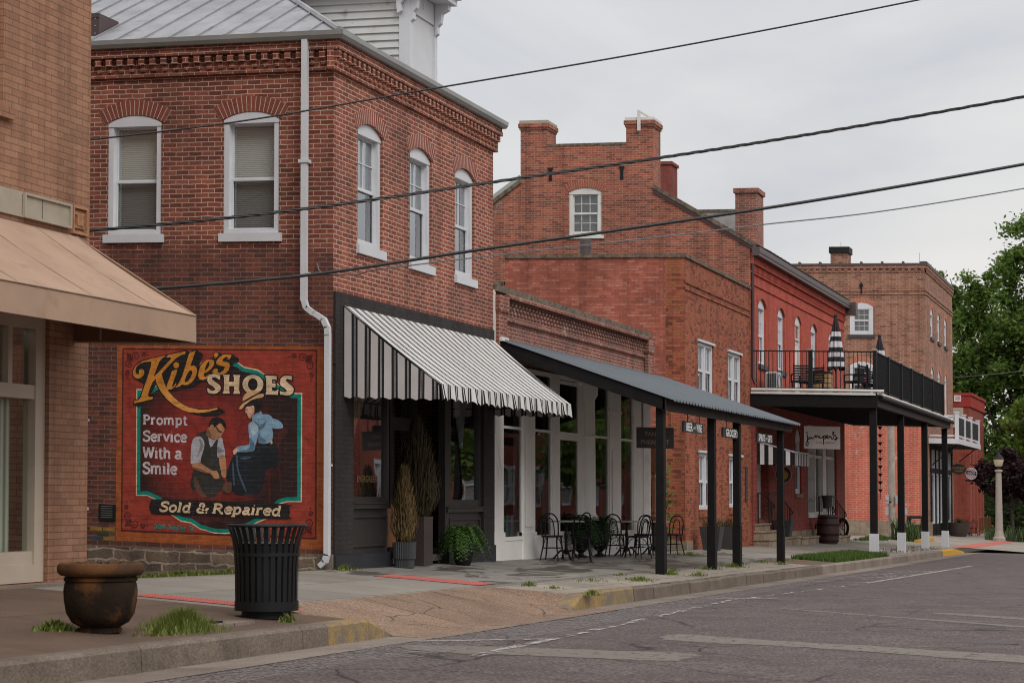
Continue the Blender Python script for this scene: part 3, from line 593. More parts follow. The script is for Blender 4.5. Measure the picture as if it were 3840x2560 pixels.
# ------------------------------------------------------------- near tan brick building
T=empty('tan_brick_building',(-6.9,0,.08),'tan brick shop building at the left edge with a cast stone band and vertical blinds','building')
f=FX(0); m=MB()
m.wall(f,-30,-6.9,-.3,13,[(-14,-7.72,.12,3.05),(-11.5,-8.68,5.14,8.2)],.22); m.box(-30,-6.9,.25,14,12.9,13)
m.poly([(-6.9,0,-.3),(-6.9,14,-.3),(-6.9,14,13),(-6.9,0,13)]); m.build('wall',MT['tan'],T,shear=True)
m=MB(); m.fbox(f,-14,-8.54,5.02,5.14,-.2,.06); m.build('brick_sill',MT['tan'],T,shear=True)
m=MB(); m.fbox(f,-16,-7.36,4.02,4.29,-.02,.03); ring(m,f,-8.32,-7.36,4.02,4.29,.028,.03,.055)
for x in(-9.3,-8.92,-8.34,-7.94): m.fbox(f,x-.004,x+.004,4.05,4.26,.03,.0315,1)
m.build('stone_band',[MT['band'],MT['brownbeam']],T,shear=True)
m=MB(); ring(m,f,-7.30,-6.98,3.98,4.3,.03,0,.035); m.fbox(f,-7.2,-7.08,4.08,4.2,0,.03); m.fbox(f,-7.24,-7.04,4.05,4.08,0,.02); m.fbox(f,-7.24,-7.04,4.2,4.23,0,.02)
m.build('terracotta_ornament',mat('terracotta_tile',(.36,.17,.085),.8,mot=.4,sc=14,bump=.6),T,shear=True)
m=MB(); m.fbox(f,-11.5,-8.68-.12,5.14,8.2,-.21,-.20); ring(m,f,-11.5,-8.682,5.142,8.2,.10,-.20,-.10); m.build('window',MT['cream'],T,shear=True)
w=MB(); ring(w,f,-14,-7.722,.13,3.05,.19,-.2,-.05); w.fbox(f,-13.8,-7.912,2.10,2.25,-.2,-.06); w.fbox(f,-8.42,-8.34,2.25,2.86,-.2,-.07); w.fbox(f,-13.8,-7.912,.32,.46,-.19,-.07)
w=w.build('display_window',MT['cream'],T,shear=True)
pane(w,f,-13.8,-7.91,.46,2.10,-.14,'glass_low'); pane(w,f,-13.8,-7.91,2.25,2.86,-.141,'glass','transom_pane'); pane(w,f,-13.8,-8.02,.3,2.1,-.30,'vblind','vertical_blind'); pane(w,f,-13.8,-8.1,2.25,2.9,-.30,'vblind','transom_blind')
pane(w,f,-13.8,-7.9,.3,2.9,-.6,'interior','shop_interior')
m=MB(); m.box(-30,-7.3,-.16,0,-.2,.115); m.build('step',MT['gutter'],T,shear=False)
m=MB(); m.cyl((-6.86,.05,.15),(-6.86,.05,3.6),.022,n=8)
for z in(.9,1.9,2.9): m.box(-6.89,-6.83,.02,.08,z,z+.03)
m.build('conduit',MT['greybox'],T,shear=True)
# awning over its window
A=empty('awning',(-10,0,3.96),'plain tan canvas awning on the near tan brick building','awning')
yo,zt,zb,zv=-1.5,3.96,3.07,2.775; xe=-7.2
m=MB(); n=12
for i in range(n):
    a,b=-15+(xe+15)*i/n,-15+(xe+15)*(i+1)/n
    for j in range(4):
        q=lambda x,t:(x,yo*t,zt+(zb-zt)*t-.03*math.sin(PI*t)); m.poly([q(a,j/4),q(b,j/4),q(b,(j+1)/4),q(a,(j+1)/4)])
m.build('canopy',MT['awn_tan'],A,smooth=True,shear=True)
m=MB(); m.poly([(-15,yo,zb),(xe,yo,zb),(xe,yo-.01,zv),(-15,yo-.01,zv)]); m.build('valance',MT['awn_tan'],A,shear=True)
m=MB(); m.poly([(xe-.004,0,zt-.01),(xe-.004,yo,zb-.01),(xe-.004,yo,zv),(xe-.004,0,zv)]); m.build('side_panel',MT['awn_tan2'],A,shear=True)
m=MB(); m.tube([(xe,0,zv),(xe,yo,zv)],.014); m.tube([(xe,0,zt),(xe,yo,zb),(xe,yo,zv)],.010); m.tube([(-15,yo,zv+.01),(xe,yo,zv+.01)],.008)
for x in(-8.05,-9.35,-10.7): m.tube([(x,0,zt+.001),(x,yo*.5,(zt+zb)/2-.0295),(x,yo,zb+.001)],.0035,4)
m.tube([(-15,yo-.004,zb),(xe,yo-.004,zb)],.009,5); m.tube([(xe-.3,-.5,zv),(xe-.3,-.5,3.6)],.012)
m.build('frame',mat('awning_frame',(.30,.20,.13),.6),A,shear=True)
# ------------------------------------------------------------- red corner building with the mural
B=empty('red_brick_building',(0,0,0),'two storey red brick corner building with painted shoe mural and silver roof','building')
S0=SX(0); F0=FX(0)
sw=[(.88,1.79,4.92,6.62,.12),(2.83,3.74,4.92,6.62,.12),(5.4,6.3,4.92,6.62,.12)]
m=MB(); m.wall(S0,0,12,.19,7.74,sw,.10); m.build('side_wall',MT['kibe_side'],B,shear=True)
fw=[(.90,1.92,4.86,6.61,.14),(3.06,4.08,4.86,6.61,.14),(5.20,6.20,4.86,6.61,.14)]
m=MB(); m.wall(F0,0,7.2,4.06,7.74,fw,.10); m.poly([(7.2,0,-.3),(7.2,12,-.3),(7.2,12,7.74),(7.2,0,7.74)]); m.build('front_wall',MT['kibe_front'],B,shear=True)
for (a,b,c,e,r) in sw: window(B,S0,a,b,c,e,r,fw=.085,rec=.015,fd=.13,sw=.026,low='blind_low',sill=(.125,.05,.055,'white'),archm=MT['kibe_arch'],arh=.23,mid=.48,ext=.05)
for (a,b,c,e,r) in fw: window(B,F0,a,b,c,e,r,fw=.10,rec=.05,fd=.10,sw=.03,blind='sheer',low='screen',munt=(2,2,(1,)),sill=(.14,.05,.04,'white'),archm=MT['front_arch'],arh=.23,mid=.5,glass='glass_w',ext=.05)
def cornice(root,fr,u0,u1,top,mt,per=.186,k=1.,endu=None):
    m=MB()
    m.fbox(fr,u0,u1,top-.07*k,top,-.05,.135); m.fbox(fr,u0-.0,u1,top-.142*k,top-.072*k,-.05,.15)
    u=u0+.03
    while u<u1-.09:
        m.fbox(fr,u,u+.095,top-.262*k,top-.144*k,-.05,.13); m.fbox(fr,u+.01,u+.085,top-.352*k,top-.264*k,-.05,.085); u+=per
    m.fbox(fr,u0,u1,top-.43*k,top-.354*k,-.05,.055); m.fbox(fr,u0,u1,top-.354*k,top-.144*k,-.05,.055)
    m.build('cornice',mt,root,shear=True)
cornice(B,S0,.06,12,7.735,MT['kibe_side']); cornice(B,F0,-.15,7.32,7.735,MT['kibe_front'])
m=MB(); zz=7.735; gp=[(-.17,-.0),(-.27,.005),(-.285,.105),(-.27,.115)]
def gutter(mb,path,prof):
    n=len(prof); idx=[]
    for (x,y,sx,sy) in path: idx.append(mb.vs([(x+sx*o,y+sy*o,zz+h) for o,h in prof]))
    for a,b in zip(idx,idx[1:]):
        for i in range(n): mb.f.append((a+i,a+(i+1)%n,b+(i+1)%n,b+i)); mb.m.append(0)
    mb.f.append(tuple(idx[-1]+i for i in range(n))); mb.m.append(0)
gutter(m,[(0,12,-1,0),(0,0,-1,-1),(7.35,0,0,-1)],[(.06,.0),(.20,.0),(.24,.05),(.25,.115),(.06,.115)])
m.build('gutter',MT['galv'],B,shear=True)
# roof
zr=7.86; m=MB()
def rs(x,y): return zr+min(.5*x+.08,.61*y+.08)
hip=[(-.12,-.12),(2.4,1.97)]; top=2.5
m.poly([(-.12,-.12,zr),(-.12,14,zr),(3.6,14,zr+1.86),(3.6,2.95,zr+1.86)]); m.poly([(-.12,-.12,zr),(7.3,-.12,zr),(4.6,2.95,zr+1.86),(3.6,2.95,zr+1.86)]); m.poly([(7.3,-.12,zr),(7.3,14,zr),(4.6,14,zr+1.86),(4.6,2.95,zr+1.86)]); m.poly([(3.6,2.95,zr+1.86),(4.6,2.95,zr+1.86),(4.6,14,zr+1.86),(3.6,14,zr+1.86)])
y=.35
while y<10:
    x1=min(3.6,(y+.12)*1.212-.12); m.bar((-.12,y,zr+.012),(x1,y,zr+.012+(x1+.12)*.5),.022,.035); y+=.46
x=.5
while x<6.6:
    y1=min(2.95,(x+.12)/1.212-.12) if x<3.6 else min(2.95,(7.3-x)*1.1-.12); m.bar((x,-.12,zr+.012),(x,y1,zr+.012+(y1+.12)*.606),.022,.035); x+=.46
m.tube([(-.12,-.12,zr+.02),(3.6,2.95,zr+1.88)],.05,6)
m.build('roof',MT['roofmetal'],B,shear=True)
# dormer: clapboard cheek, white front with brackets and pediment
m=MB(); z=7.9; 
x0,x1,yf=3.42,4.62,.16
while z<10.4:
    yb=min(6,(z-7.9)/.61+.35); m.poly([(x0-.034,yf+.02,z),(x0-.034,max(yb,yf+.1),z),(x0,max(yb,yf+.1)+.2,z+.125),(x0,yf+.02,z+.125)]); m.poly([(x0-.034,yf+.02,z),(x0-.034,max(yb,yf+.1),z),(x0,max(yb,yf+.1),z),(x0,yf+.02,z)]); z+=.125
D=m.build('dormer',MT['clap'],B,shear=True)
m=MB(); m.box(x0,x1,yf,6,7.8,10.4); m.box(x0-.035,x0+.10,yf-.035,yf+.16,7.8,9.35); m.box(x1-.10,x1+.03,yf-.035,yf+.1,7.8,9.35)
m.box(x0+.1,x1-.1,yf-.03,yf,9.0,9.35); m.lathe((0,0,0),[(0,0)],3) if 0 else None
m.build('dormer_front',MT['white'],D,shear=True)
m=MB()
for u in(x0+.03,x1-.05):
    m.prism(SX(u-.05),[(yf-.03,8.82),(yf-.09,8.86),(yf-.08,8.98),(yf-.14,9.04),(yf-.16,9.2),(yf-.28,9.26),(yf-.28,9.36),(yf-.03,9.36)],0,-.11)
m.prism(SX(x0-.06),[(yf+.16,8.94),(yf+.08,8.98),(yf+.10,9.1),(yf+.02,9.2),(yf+.02,9.36),(yf+.2,9.36)],0,.07)
m.box(x0-.30,x1+.12,yf-.36,yf+3,9.36,9.47); m.box(x0-.36,x1+.18,yf-.42,yf+3,9.47,9.56)
m.prism(FX(yf-.30),[(x0-.32,9.56),(x1+.14,9.56),((x0+x1)/2,10.3)],-2,0)
for s,e in((x0-.40,0),(x1+.22,0)): m.bar((s,yf-.36,9.57),((x0+x1)/2,yf-.36,10.42),.16,.14)
m.tube([((x0+x1)/2-.0,yf-.04,9.2),((x0+x1)/2,yf-.0,9.2)],.05,12)
m.build('dormer_cornice',MT['white'],D,shear=True)
m=MB(); m.box(.25,.85,4.06,5.0,7.85,8.40); m.box(.24,.255,4.05,5.0,8.33,8.40)
for z in(7.95,8.08,8.2,8.31): m.box(.245,.251,4.12,4.135,z,z+.015,1)
m.build('roof_vent_box',[MT['brownmetal'],MT['greybox']],B,shear=True)
# downpipe
m=MB(); px=-.17
dy=-.05
m.bar((px,.44+dy,7.74),(px,.44+dy,3.90),.075,.09,up=(0,1,0))
for (a,b) in(((.44,3.92),(.40,3.80)),((.40,3.80),(.28,3.72)),((.28,3.72),(.13,3.64)),((.13,3.64),(.065,3.52)),((.065,3.52),(.06,3.40)),((.06,3.40),(.06,.22)),((.06,.23),(.09,.12)),((.09,.12),(.17,.06))): m.bar((px,a[0]+dy,a[1]),(px,b[0]+dy,b[1]-.01),.075,.09,up=(1,0,0))
m.fbox(S0,.31,.47,5.92,5.97,.11,.225); m.fbox(S0,.36,.42,5.93,5.96,.0,.13); m.fbox(S0,.36,.42,4.3,4.33,0,.13); m.fbox(S0,.0,.05,1.5,1.53,0,.13)
m.build('downpipe',MT['white'],B,shear=True)
# foundation
m=MB(); m.fbox(S0,.22,12,-.5,.20,-.1,.035); m.build('foundation',MT['lime'],B,shear=True)
m=MB(); m.fbox(S0,-.02,.22,-.3,.22,-.1,.05); m.build('corner_block',MT['gutter'],B,shear=True)
m=MB(); r=random.Random(4)
for i in range(4):
    for j in range(int(7)): 
        if i<2 and r.random()<.8: u=3.57+i*.222+(.1 if j%2 else 0); z=.285+j*.07; m.fbox(S0,u,u+.2,z,z+.056,-.01,.004,r.randrange(4))
m.build('painted_bricks',[paint('ochre_brick',(.25,.14,.03)),paint('blue_brick',(.03,.055,.075)),paint('brown_brick',(.10,.04,.025)),paint('green_brick',(.04,.05,.025))],B,shear=True)
m=MB(); m.fbox(S0,3.56,3.83,.58,.83,0,.025); 
for k in range(6): m.frib(S0,[(3.80,.80-k*.033),(3.60,.80-k*.033)],.008,.0265,1,False)
m.build('plaque',[MT['black'],mat('plaque_lettering',(.16,.15,.14))],B,shear=True)
MUR={
 'K':[(2719,3092),(2938,3052),(3110,3004),(3222,2938),(3277,2860),(3277,2798),(3246,2756),(3194,2741),(3142,2750),(3099,2785),(3082,2839),(3100,2877),(3135,2885),(3165,2873),(3176,2846),(3169,2823),(3182,2807),(3208,2807),(3229,2830),(3234,2868),(3213,2922),(3153,2969),(3066,2993),(2963,2998),(2975,2917),(3022,2778),(3072,2646),(3114,2530),(3144,2453),(3183,2414),(3252,2401),(3251,2363),(3105,2396),(2941,2433),(2937,2468),(2976,2463),(3010,2470),(3019,2493),(2986,2594),(2943,2687),(2892,2741),(2874,2672),(2813,2565),(2709,2444),(2589,2354),(2461,2287),(2333,2247),(2163,2239),(1994,2261),(1851,2301),(1864,2324),(1994,2295),(2163,2288),(2333,2320),(2461,2375),(2590,2469),(2676,2560),(2737,2658),(2772,2750),(2790,2819),(2713,2897),(2611,2997),(2543,3059),(2467,3098),(2399,3118),(2390,3160),(2680,3100),(2714,3066),(2637,3066),(2637,3036),(2705,2974),(2816,2865),(2918,2771),(2927,2771),(2884,2872),(2834,2995),(2783,3050)],
 'i':[(2529,2887),(2537,2837),(2592,2699),(2617,2622),(2591,2630),(2553,2676),(2540,2669),(2574,2622),(2625,2587),(2676,2579),(2706,2597),(2698,2651),(2644,2782),(2623,2844),(2610,2863)],
 'dot':[(2498,2949),(2504,2926),(2522,2909),(2546,2902),(2571,2908),(2589,2925),(2595,2948),(2589,2971),(2571,2988),(2547,2994),(2523,2988),(2505,2972)],
 'b':[(2225,3169),(2279,3023),(2312,2939),(2253,2947),(2210,2917),(2197,2864),(2226,2772),(2285,2695),(2353,2656),(2412,2647),(2438,2662),(2489,2631),(2565,2611),(2514,2654),(2447,2777),(2389,2954),(2339,3107),(2318,3142)],
 'b_h':[(2324,2870),(2295,2878),(2278,2855),(2282,2817),(2311,2756),(2361,2702),(2400,2693),(2404,2724),(2371,2801)],
 'e':[(1923,3019),(1915,2973),(1956,2905),(2032,2850),(2083,2835),(2087,2789),(2057,2778),(2015,2805),(1981,2828),(1998,2790),(2040,2751),(2099,2731),(2158,2742),(2180,2788),(2172,2856),(2143,2941),(2084,3010),(2016,3041),(1957,3042)],
 'e_h':[(1999,3003),(1991,2965),(2024,2904),(2074,2869),(2066,2911),(2033,2980),(2008,3007)],
 'apos':[(1924,3114),(1899,3141),(1857,3138),(1844,3111),(1873,3073),(1919,3057),(1899,3080),(1924,3091)],
 's':[(1634,3113),(1638,3082),(1663,3044),(1697,3040),(1688,3074),(1722,3082),(1772,3051),(1780,3013),(1730,3006),(1671,2991),(1658,2961),(1670,2892),(1720,2839),(1804,2811),(1880,2825),(1943,2844),(1944,2867),(1914,2897),(1864,2902),(1851,2875),(1863,2848),(1813,2845),(1763,2876),(1738,2922),(1746,2937),(1830,2951),(1881,2974),(1881,3012),(1840,3066),(1773,3108),(1697,3120)],
 'shade':[(3290,2837),(3273,2899),(3213,2969),(3110,3024),(2715,3108),(2382,3179),(2331,3149),(2225,3192),(2101,3117),(2143,3002),(2168,2948),(2084,3025),(1932,3072),(1933,3126),(1891,3156),(1832,3145),(1789,3119),(1697,3131),(1613,3121),(1504,3046),(1529,2992),(1596,2992),(1612,2855),(1745,2762),(2031,2698),(2132,2697),(2250,2619),(2505,2570),(2650,2548),(2685,2552),(2633,2461),(2504,2386),(2333,2328),(2163,2300),(1995,2310),(1852,2335),(1725,2254),(1859,2199),(2078,2187),(2248,2215),(2418,2273),(2589,2339),(2761,2466),(2830,2565),(2883,2657),(2934,2571),(2985,2486),(2924,2487),(2928,2425),(3105,2376),(3164,2306),(3269,2351),(3261,2413),(3191,2429),(3149,2491),(3106,2607),(3090,2662),(3237,2729),(3285,2775)],
 'S1':[(1814,2807),(1818,2742),(1843,2746),(1885,2776),(1944,2775),(1952,2745),(1901,2707),(1825,2663),(1800,2625),(1816,2572),(1875,2533),(1934,2528),(2018,2542),(2029,2614),(2006,2607),(1968,2577),(1909,2578),(1892,2601),(1926,2631),(2002,2676),(2028,2721),(2020,2774),(1978,2813),(1919,2825),(1852,2811)],
 'H':[(1768,2815),(1658,2813),(1667,2778),(1666,2710),(1591,2711),(1587,2764),(1600,2813),(1485,2811),(1499,2773),(1502,2583),(1485,2534),(1602,2533),(1586,2575),(1586,2647),(1666,2646),(1665,2574),(1653,2536),(1774,2534),(1753,2580),(1750,2762)],
 'O':[(1108,2679),(1114,2643),(1130,2609),(1157,2579),(1192,2556),(1233,2541),(1277,2536),(1321,2540),(1363,2554),(1398,2576),(1425,2605),(1443,2638),(1449,2675),(1443,2712),(1426,2746),(1399,2776),(1364,2799),(1323,2813),(1279,2819),(1235,2814),(1194,2801),(1158,2779),(1131,2750),(1114,2716)],
 'O_h':[(1201,2678),(1204,2650),(1216,2625),(1233,2604),(1255,2591),(1279,2587),(1304,2591),(1326,2603),(1343,2623),(1355,2648),(1359,2676),(1355,2704),(1344,2730),(1327,2750),(1305,2763),(1280,2768),(1256,2764),(1234,2751),(1216,2731),(1205,2706)],
 'E':[(1080,2808),(894,2803),(894,2742),(922,2757),(968,2757),(968,2696),(910,2697),(914,2637),(967,2640),(967,2587),(917,2580),(860,2611),(876,2528),(1074,2533),(1058,2575),(1063,2763)],
 'S2':[(643,2805),(651,2745),(680,2756),(729,2767),(750,2744),(712,2707),(638,2655),(614,2611),(630,2558),(679,2527),(744,2523),(835,2536),(843,2593),(810,2574),(745,2571),(724,2590),(761,2624),(827,2660),(844,2713),(828,2773),(779,2808),(705,2812)],
 'frame':[(3220,2582),(2993,2585),(2601,2805),(2163,2981),(1946,3064),(1777,3065),(1632,3023),(1524,3002),(1428,2938),(1201,2897),(1058,2812),(916,2716),(644,2561),(485,2563),(484,965),(718,958),(836,922),(1035,701),(1189,642),(1283,591),(1521,479),(1712,455),(1904,456),(2146,511),(2292,592),(2462,615),(2634,712),(2831,902),(2905,933),(3029,977),(3214,972)],
 'pill':[(2881,934),(2149,939),(753,931),(690,894),(668,820),(689,749),(752,708),(2147,713),(2879,714),(2953,743),(2983,821),(2954,900)],
 'm_trouser':[(2230,1389),(1925,1344),(1767,1278),(1728,1235),(1766,1128),(1864,1037),(1922,991),(2030,996),(2109,1074),(2169,1205),(2218,1079),(2257,1078),(2303,1174),(2269,1299)],
 'm_knee':[(2219,1292),(2160,1205),(2100,1074),(2020,997),(2079,977),(2158,1037),(2228,1141),(2244,1247)],
 'm_apron':[(2135,1897),(2027,1917),(1966,1733),(1869,1850),(1830,1815),(1858,1638),(1828,1541),(1777,1278),(1904,1283),(2122,1481),(2075,1739)],
 'm_vest':[(2209,1900),(2047,1979),(2016,1873),(2135,1893)],
 'm_collar':[(2026,1882),(1869,1854),(1966,1733)],
 'm_sleeveL':[(2145,1888),(2085,1836),(2070,1739),(2123,1569),(2142,1498),(2260,1482),(2295,1503),(2282,1770),(2233,1869)],
 'm_sleeveR':[(1830,1886),(1781,1878),(1756,1782),(1731,1685),(1730,1614),(1838,1581),(1858,1638),(1849,1815)],
 'm_armL':[(2260,1482),(2132,1494),(1944,1388),(1866,1386),(1816,1294),(1846,1267),(1904,1274),(1964,1334),(2062,1349),(2250,1407)],
 'm_armR':[(1828,1581),(1730,1610),(1705,1394),(1714,1293),(1777,1304),(1792,1374)],
 'm_face':[(2027,1980),(1998,2024),(1910,2062),(1812,2099),(1733,2021),(1781,1923),(1820,1878),(1869,1846),(1928,1849),(2027,1900)],
 'm_hair':[(1993,2025),(1988,2096),(1930,2168),(1852,2189),(1783,2161),(1714,2083),(1713,2030),(1733,2016),(1802,2099),(1880,2045),(1909,2035),(1929,2066),(1969,2061)],
 'm_specs':[(1882,2037),(1866,2039),(1823,1982),(1782,1974),(1782,1963),(1829,1966)],
 'm_shoe':[(1747,1173),(1640,1229),(1611,1194),(1620,1088),(1678,1056),(1756,1093)],
 'm_jaw':[(2027,1917),(1967,1879),(1908,1858),(1869,1846),(1928,1849),(2026,1895)],
 'm_neck':[(2027,1975),(1998,2007),(1968,1954),(1948,1893),(2017,1896)],
 'm_ear':[(1969,2061),(1924,2066),(1914,2026),(1939,1990),(1963,1999)],
 'm_foldL':[(2164,1852),(2134,1773),(2163,1648),(2211,1541),(2143,1649),(2080,1739),(2115,1827)],
 'm_foldR':[(1844,1744),(1780,1710),(1736,1694),(1780,1666),(1848,1656)],
 'm_armsh':[(2250,1433),(2161,1418),(2043,1368),(1964,1348),(1964,1334),(2062,1349),(2250,1407)],
 'w_fold4':[(1274,2148),(1212,2115),(1149,2071),(1050,2152),(1099,2049),(1174,2002),(1199,2070)],
 'w_fold5':[(1174,1980),(1148,1913),(1049,1847),(1098,1818),(1173,1810),(1186,1900)],
 'w_fold6':[(1335,1886),(1260,1820),(1247,1741),(1309,1694),(1508,1678),(1322,1739)],
 'w_cheek':[(1362,2225),(1324,2175),(1262,2227),(1256,2272),(1299,2215),(1337,2203)],
 'w_eye':[(1381,2299),(1362,2310),(1355,2305),(1368,2291)],
 'w_chair':[(951,2035),(716,2034),(752,1898),(814,1830),(830,1492),(798,1110),(829,1109),(867,1423),(972,1409),(982,992),(1025,935),(1022,1442),(936,1556)],
 'w_skirt':[(1571,1643),(1471,1679),(1271,1706),(1197,1810),(999,1825),(937,1849),(862,1693),(843,1559),(898,1467),(1046,1430),(1095,1237),(1168,1077),(1355,1049),(1567,1053),(1707,1276),(1701,1367),(1633,1539)],
 'w_fold1':[(1552,1609),(1521,1610),(1501,1406),(1380,1116),(1405,1109),(1525,1383)],
 'w_fold2':[(1608,1494),(1589,1495),(1568,1201),(1593,1200)],
 'w_fold3':[(1495,1588),(1321,1609),(1314,1592),(1420,1561)],
 'w_shirt':[(1231,2250),(1150,2286),(1119,2241),(1026,2237),(951,2176),(963,2052),(950,1917),(999,1825),(1173,1810),(1186,1946),(1274,2114),(1287,2193)],
 'w_sleeve':[(1348,2078),(1274,2125),(1174,2070),(1186,1934),(1235,1775),(1271,1695),(1521,1672),(1534,1751),(1347,1784),(1335,1886)],
 'w_sleeveR':[(964,2176),(828,2133),(793,2044),(963,2040)],
 'w_puff':[(1317,2090),(1261,2114),(1180,2064),(1186,1991),(1260,1933),(1310,1988)],
 'w_hand':[(1534,1734),(1527,1672),(1577,1631),(1596,1687)],
 'w_face':[(1387,2338),(1325,2351),(1263,2363),(1250,2306),(1262,2227),(1324,2169),(1362,2214),(1368,2248),(1393,2253)],
 'w_hair':[(1406,2361),(1301,2453),(1127,2478),(1120,2399),(1150,2286),(1237,2261),(1250,2352),(1300,2368),(1350,2350)],
 'w_hat':[(1438,2474),(1389,2542),(1301,2583),(1227,2584),(1177,2545),(1425,2406),(1438,2439)],
 'w_brim':[(1494,2325),(1425,2406),(1276,2504),(1115,2541),(1114,2490),(1276,2453),(1400,2372),(1437,2326),(1481,2303)],
 'w_band':[(1432,2426),(1189,2554),(1170,2543),(1425,2403)],
 'w_buckle':[(987,1854),(960,1860),(952,1810),(978,1803)],
}
MUR={k:[(a/1000,b/1000) for a,b in v] for k,v in MUR.items()}
PM={n:paint(n,c,grad=g) for n,c,g in(('red',(.30,.042,.025),None),('orange',(.33,.085,.022),None),('black',(.014,.011,.011),None),('cream',(.68,.50,.32),None),('teal',(.0,.21,.165),None),('aqua',(.02,.26,.21),None),
 ('ground',(.028,.012,.011),((.26,.028,.02),2.05,1.75,1.35)),('gold',(.55,.21,.026),((.70,.32,.08),2.4,2.1,.8)),('white',(.56,.48,.49),None),('apron',(.034,.032,.028),None),('shirt',(.42,.40,.44),None),('skin',(.46,.22,.115),None),('paleskin',(.62,.36,.25),None),('hair',(.016,.012,.012),None),('blue',(.21,.34,.46),None),('paleblue',(.38,.48,.56),None),('skirt',(.012,.015,.02),None),('fold',(.05,.09,.14),None),('shadow',(.22,.095,.05),None),('dimblue',(.10,.17,.25),None),('grey',(.22,.21,.24),None),('chair',(.055,.016,.013),None),('straw',(.60,.35,.17),None),('brownknee',(.12,.06,.038),None),('scroll',(.085,.016,.013),None))}
m=MB(); m.fbox(S0,.15,3.555,.285,3.245,0,.003); MU=m.build('mural',PM['orange'],B,shear=True,label='hand painted shoe shop advert with a kneeling cobbler and a seated lady')
m=MB(); m.fpoly(S0,[(.25,.43),(3.465,.43),(3.465,3.20),(.25,3.20)],.0045); m.build('mural_border',PM['scroll'],MU,shear=True)
m=MB(); m.fpoly(S0,[(.275,.455),(3.44,.455),(3.44,3.175),(.275,3.175)],.006); m.build('mural_field',PM['red'],MU,shear=True)
fp=MUR['frame']
m=MB(); m.fpoly(S0,fp,.0075); m.build('panel_outline',PM['cream'],MU,shear=True)
m=MB(); m.fpoly(S0,offset(fp,-.018),.009); m.build('panel_band',PM['teal'],MU,shear=True)
m=MB(); m.fpoly(S0,offset(fp,-.075),.0105); m.build('panel_ground',PM['ground'],MU,shear=True)
for (cx,cz,sx,sz) in((3.39,3.12,-1,-1),(.325,3.12,1,-1),(3.39,.51,-1,1),(.325,.51,1,1)):
    m=MB()
    def sp(ax,az,r,turn,st): 
        pts=[]
        for k in range(15): a=st+turn*k*.75; rr=r*(1-k/16); pts.append((cx+sx*(ax+rr*math.cos(a)),cz+sz*(az+rr*math.sin(a))))
        m.frib(S0,pts,(.02,.010),.0076)
    sp(.16,.045,.07,1,2.4); sp(.045,.16,.07,-1,-.8); sp(.30,.02,.04,1,2.4); sp(.02,.30,.04,-1,-.8)
    m.fpoly(S0,[(cx+sx*a,cz+sz*b) for a,b in((-.01,-.01),(.05,.01),(.09,.0),(.075,.04),(.10,.10),(.04,.075),(.0,.09),(.01,.05))],.0079)
    m.frib(S0,[(cx+sx*.35,cz+sz*.02),(cx+sx*.40,cz+sz*.03)],(.02,.004),.0079); m.frib(S0,[(cx+sx*.02,cz+sz*.35),(cx+sx*.03,cz+sz*.40)],(.02,.004),.0079)
    m.build('scroll_ornament',PM['scroll'],MU,shear=True)
def fig(name,parts,d0):
    m=MB(); mats=[]; d=d0
    for key,mt in parts:
        if PM[mt] not in mats: mats.append(PM[mt])
        P=rib_pts([(*q,0) for q in MUR[key]],True,3); m.fpoly(S0,[(q.x,q.y) for q in P],d,m=mats.index(PM[mt])); d+=.0006
    m.build(name,mats,MU,shear=True)
fig('painted_cobbler',[('m_trouser','apron'),('m_knee','brownknee'),('m_vest','apron'),('m_collar','shirt'),('m_apron','apron'),('m_sleeveR','shirt'),('m_armR','skin'),('m_sleeveL','shirt'),('m_armL','skin'),('m_face','skin'),('m_jaw','shadow'),('m_neck','shadow'),('m_foldL','grey'),('m_foldR','grey'),('m_armsh','shadow'),('m_hair','hair'),('m_ear','skin'),('m_specs','black'),('m_shoe','brownknee')],.012)
fig('painted_lady',[('w_chair','chair'),('w_skirt','skirt'),('w_fold1','fold'),('w_fold2','fold'),('w_fold3','fold'),('w_shirt','blue'),('w_sleeveR','blue'),('w_sleeve','blue'),('w_puff','paleblue'),('w_fold4','dimblue'),('w_fold5','dimblue'),('w_fold6','dimblue'),('w_hand','paleskin'),('w_hair','hair'),('w_face','paleskin'),('w_cheek','skin'),('w_eye','hair'),('w_brim','straw'),('w_hat','straw'),('w_band','black'),('w_buckle','straw')],.0126)
def sm(k,n=3): return [(q.x,q.y) for q in rib_pts([(*q,0) for q in MUR[k]],True,n)]
m=MB()
m.fpoly(S0,MUR['shade'],.0135)
for k in('S1','H','E','S2'): m.fpoly(S0,offset(MUR[k],.018),.0135+.0003*len(m.f)%.001)
m.fpoly(S0,offset(MUR['O'],.016),.0139); m.build('letter_shadow',PM['black'],MU,shear=True)
m=MB(); 
for k in('K','i','dot','apos','s'): m.fpoly(S0,MUR[k],.0155)
m.fpoly(S0,MUR['b'],.0155,[MUR['b_h']]); m.fpoly(S0,MUR['e'],.0155,[MUR['e_h']]); m.build('script_lettering',PM['gold'],MU,shear=True)
m=MB()
for k in('S1','H','E','S2'): m.fpoly(S0,MUR[k],.017)
m.fpoly(S0,MUR['O'],.017,[MUR['O_h']])
m.build('block_lettering',PM['cream'],MU,shear=True)
m=MB(); m.fpoly(S0,[(q.x,q.y) for q in rib_pts([(*q,0) for q in MUR['pill']],True,2)],.0165); m.build('name_strip',PM['black'],MU,shear=True)
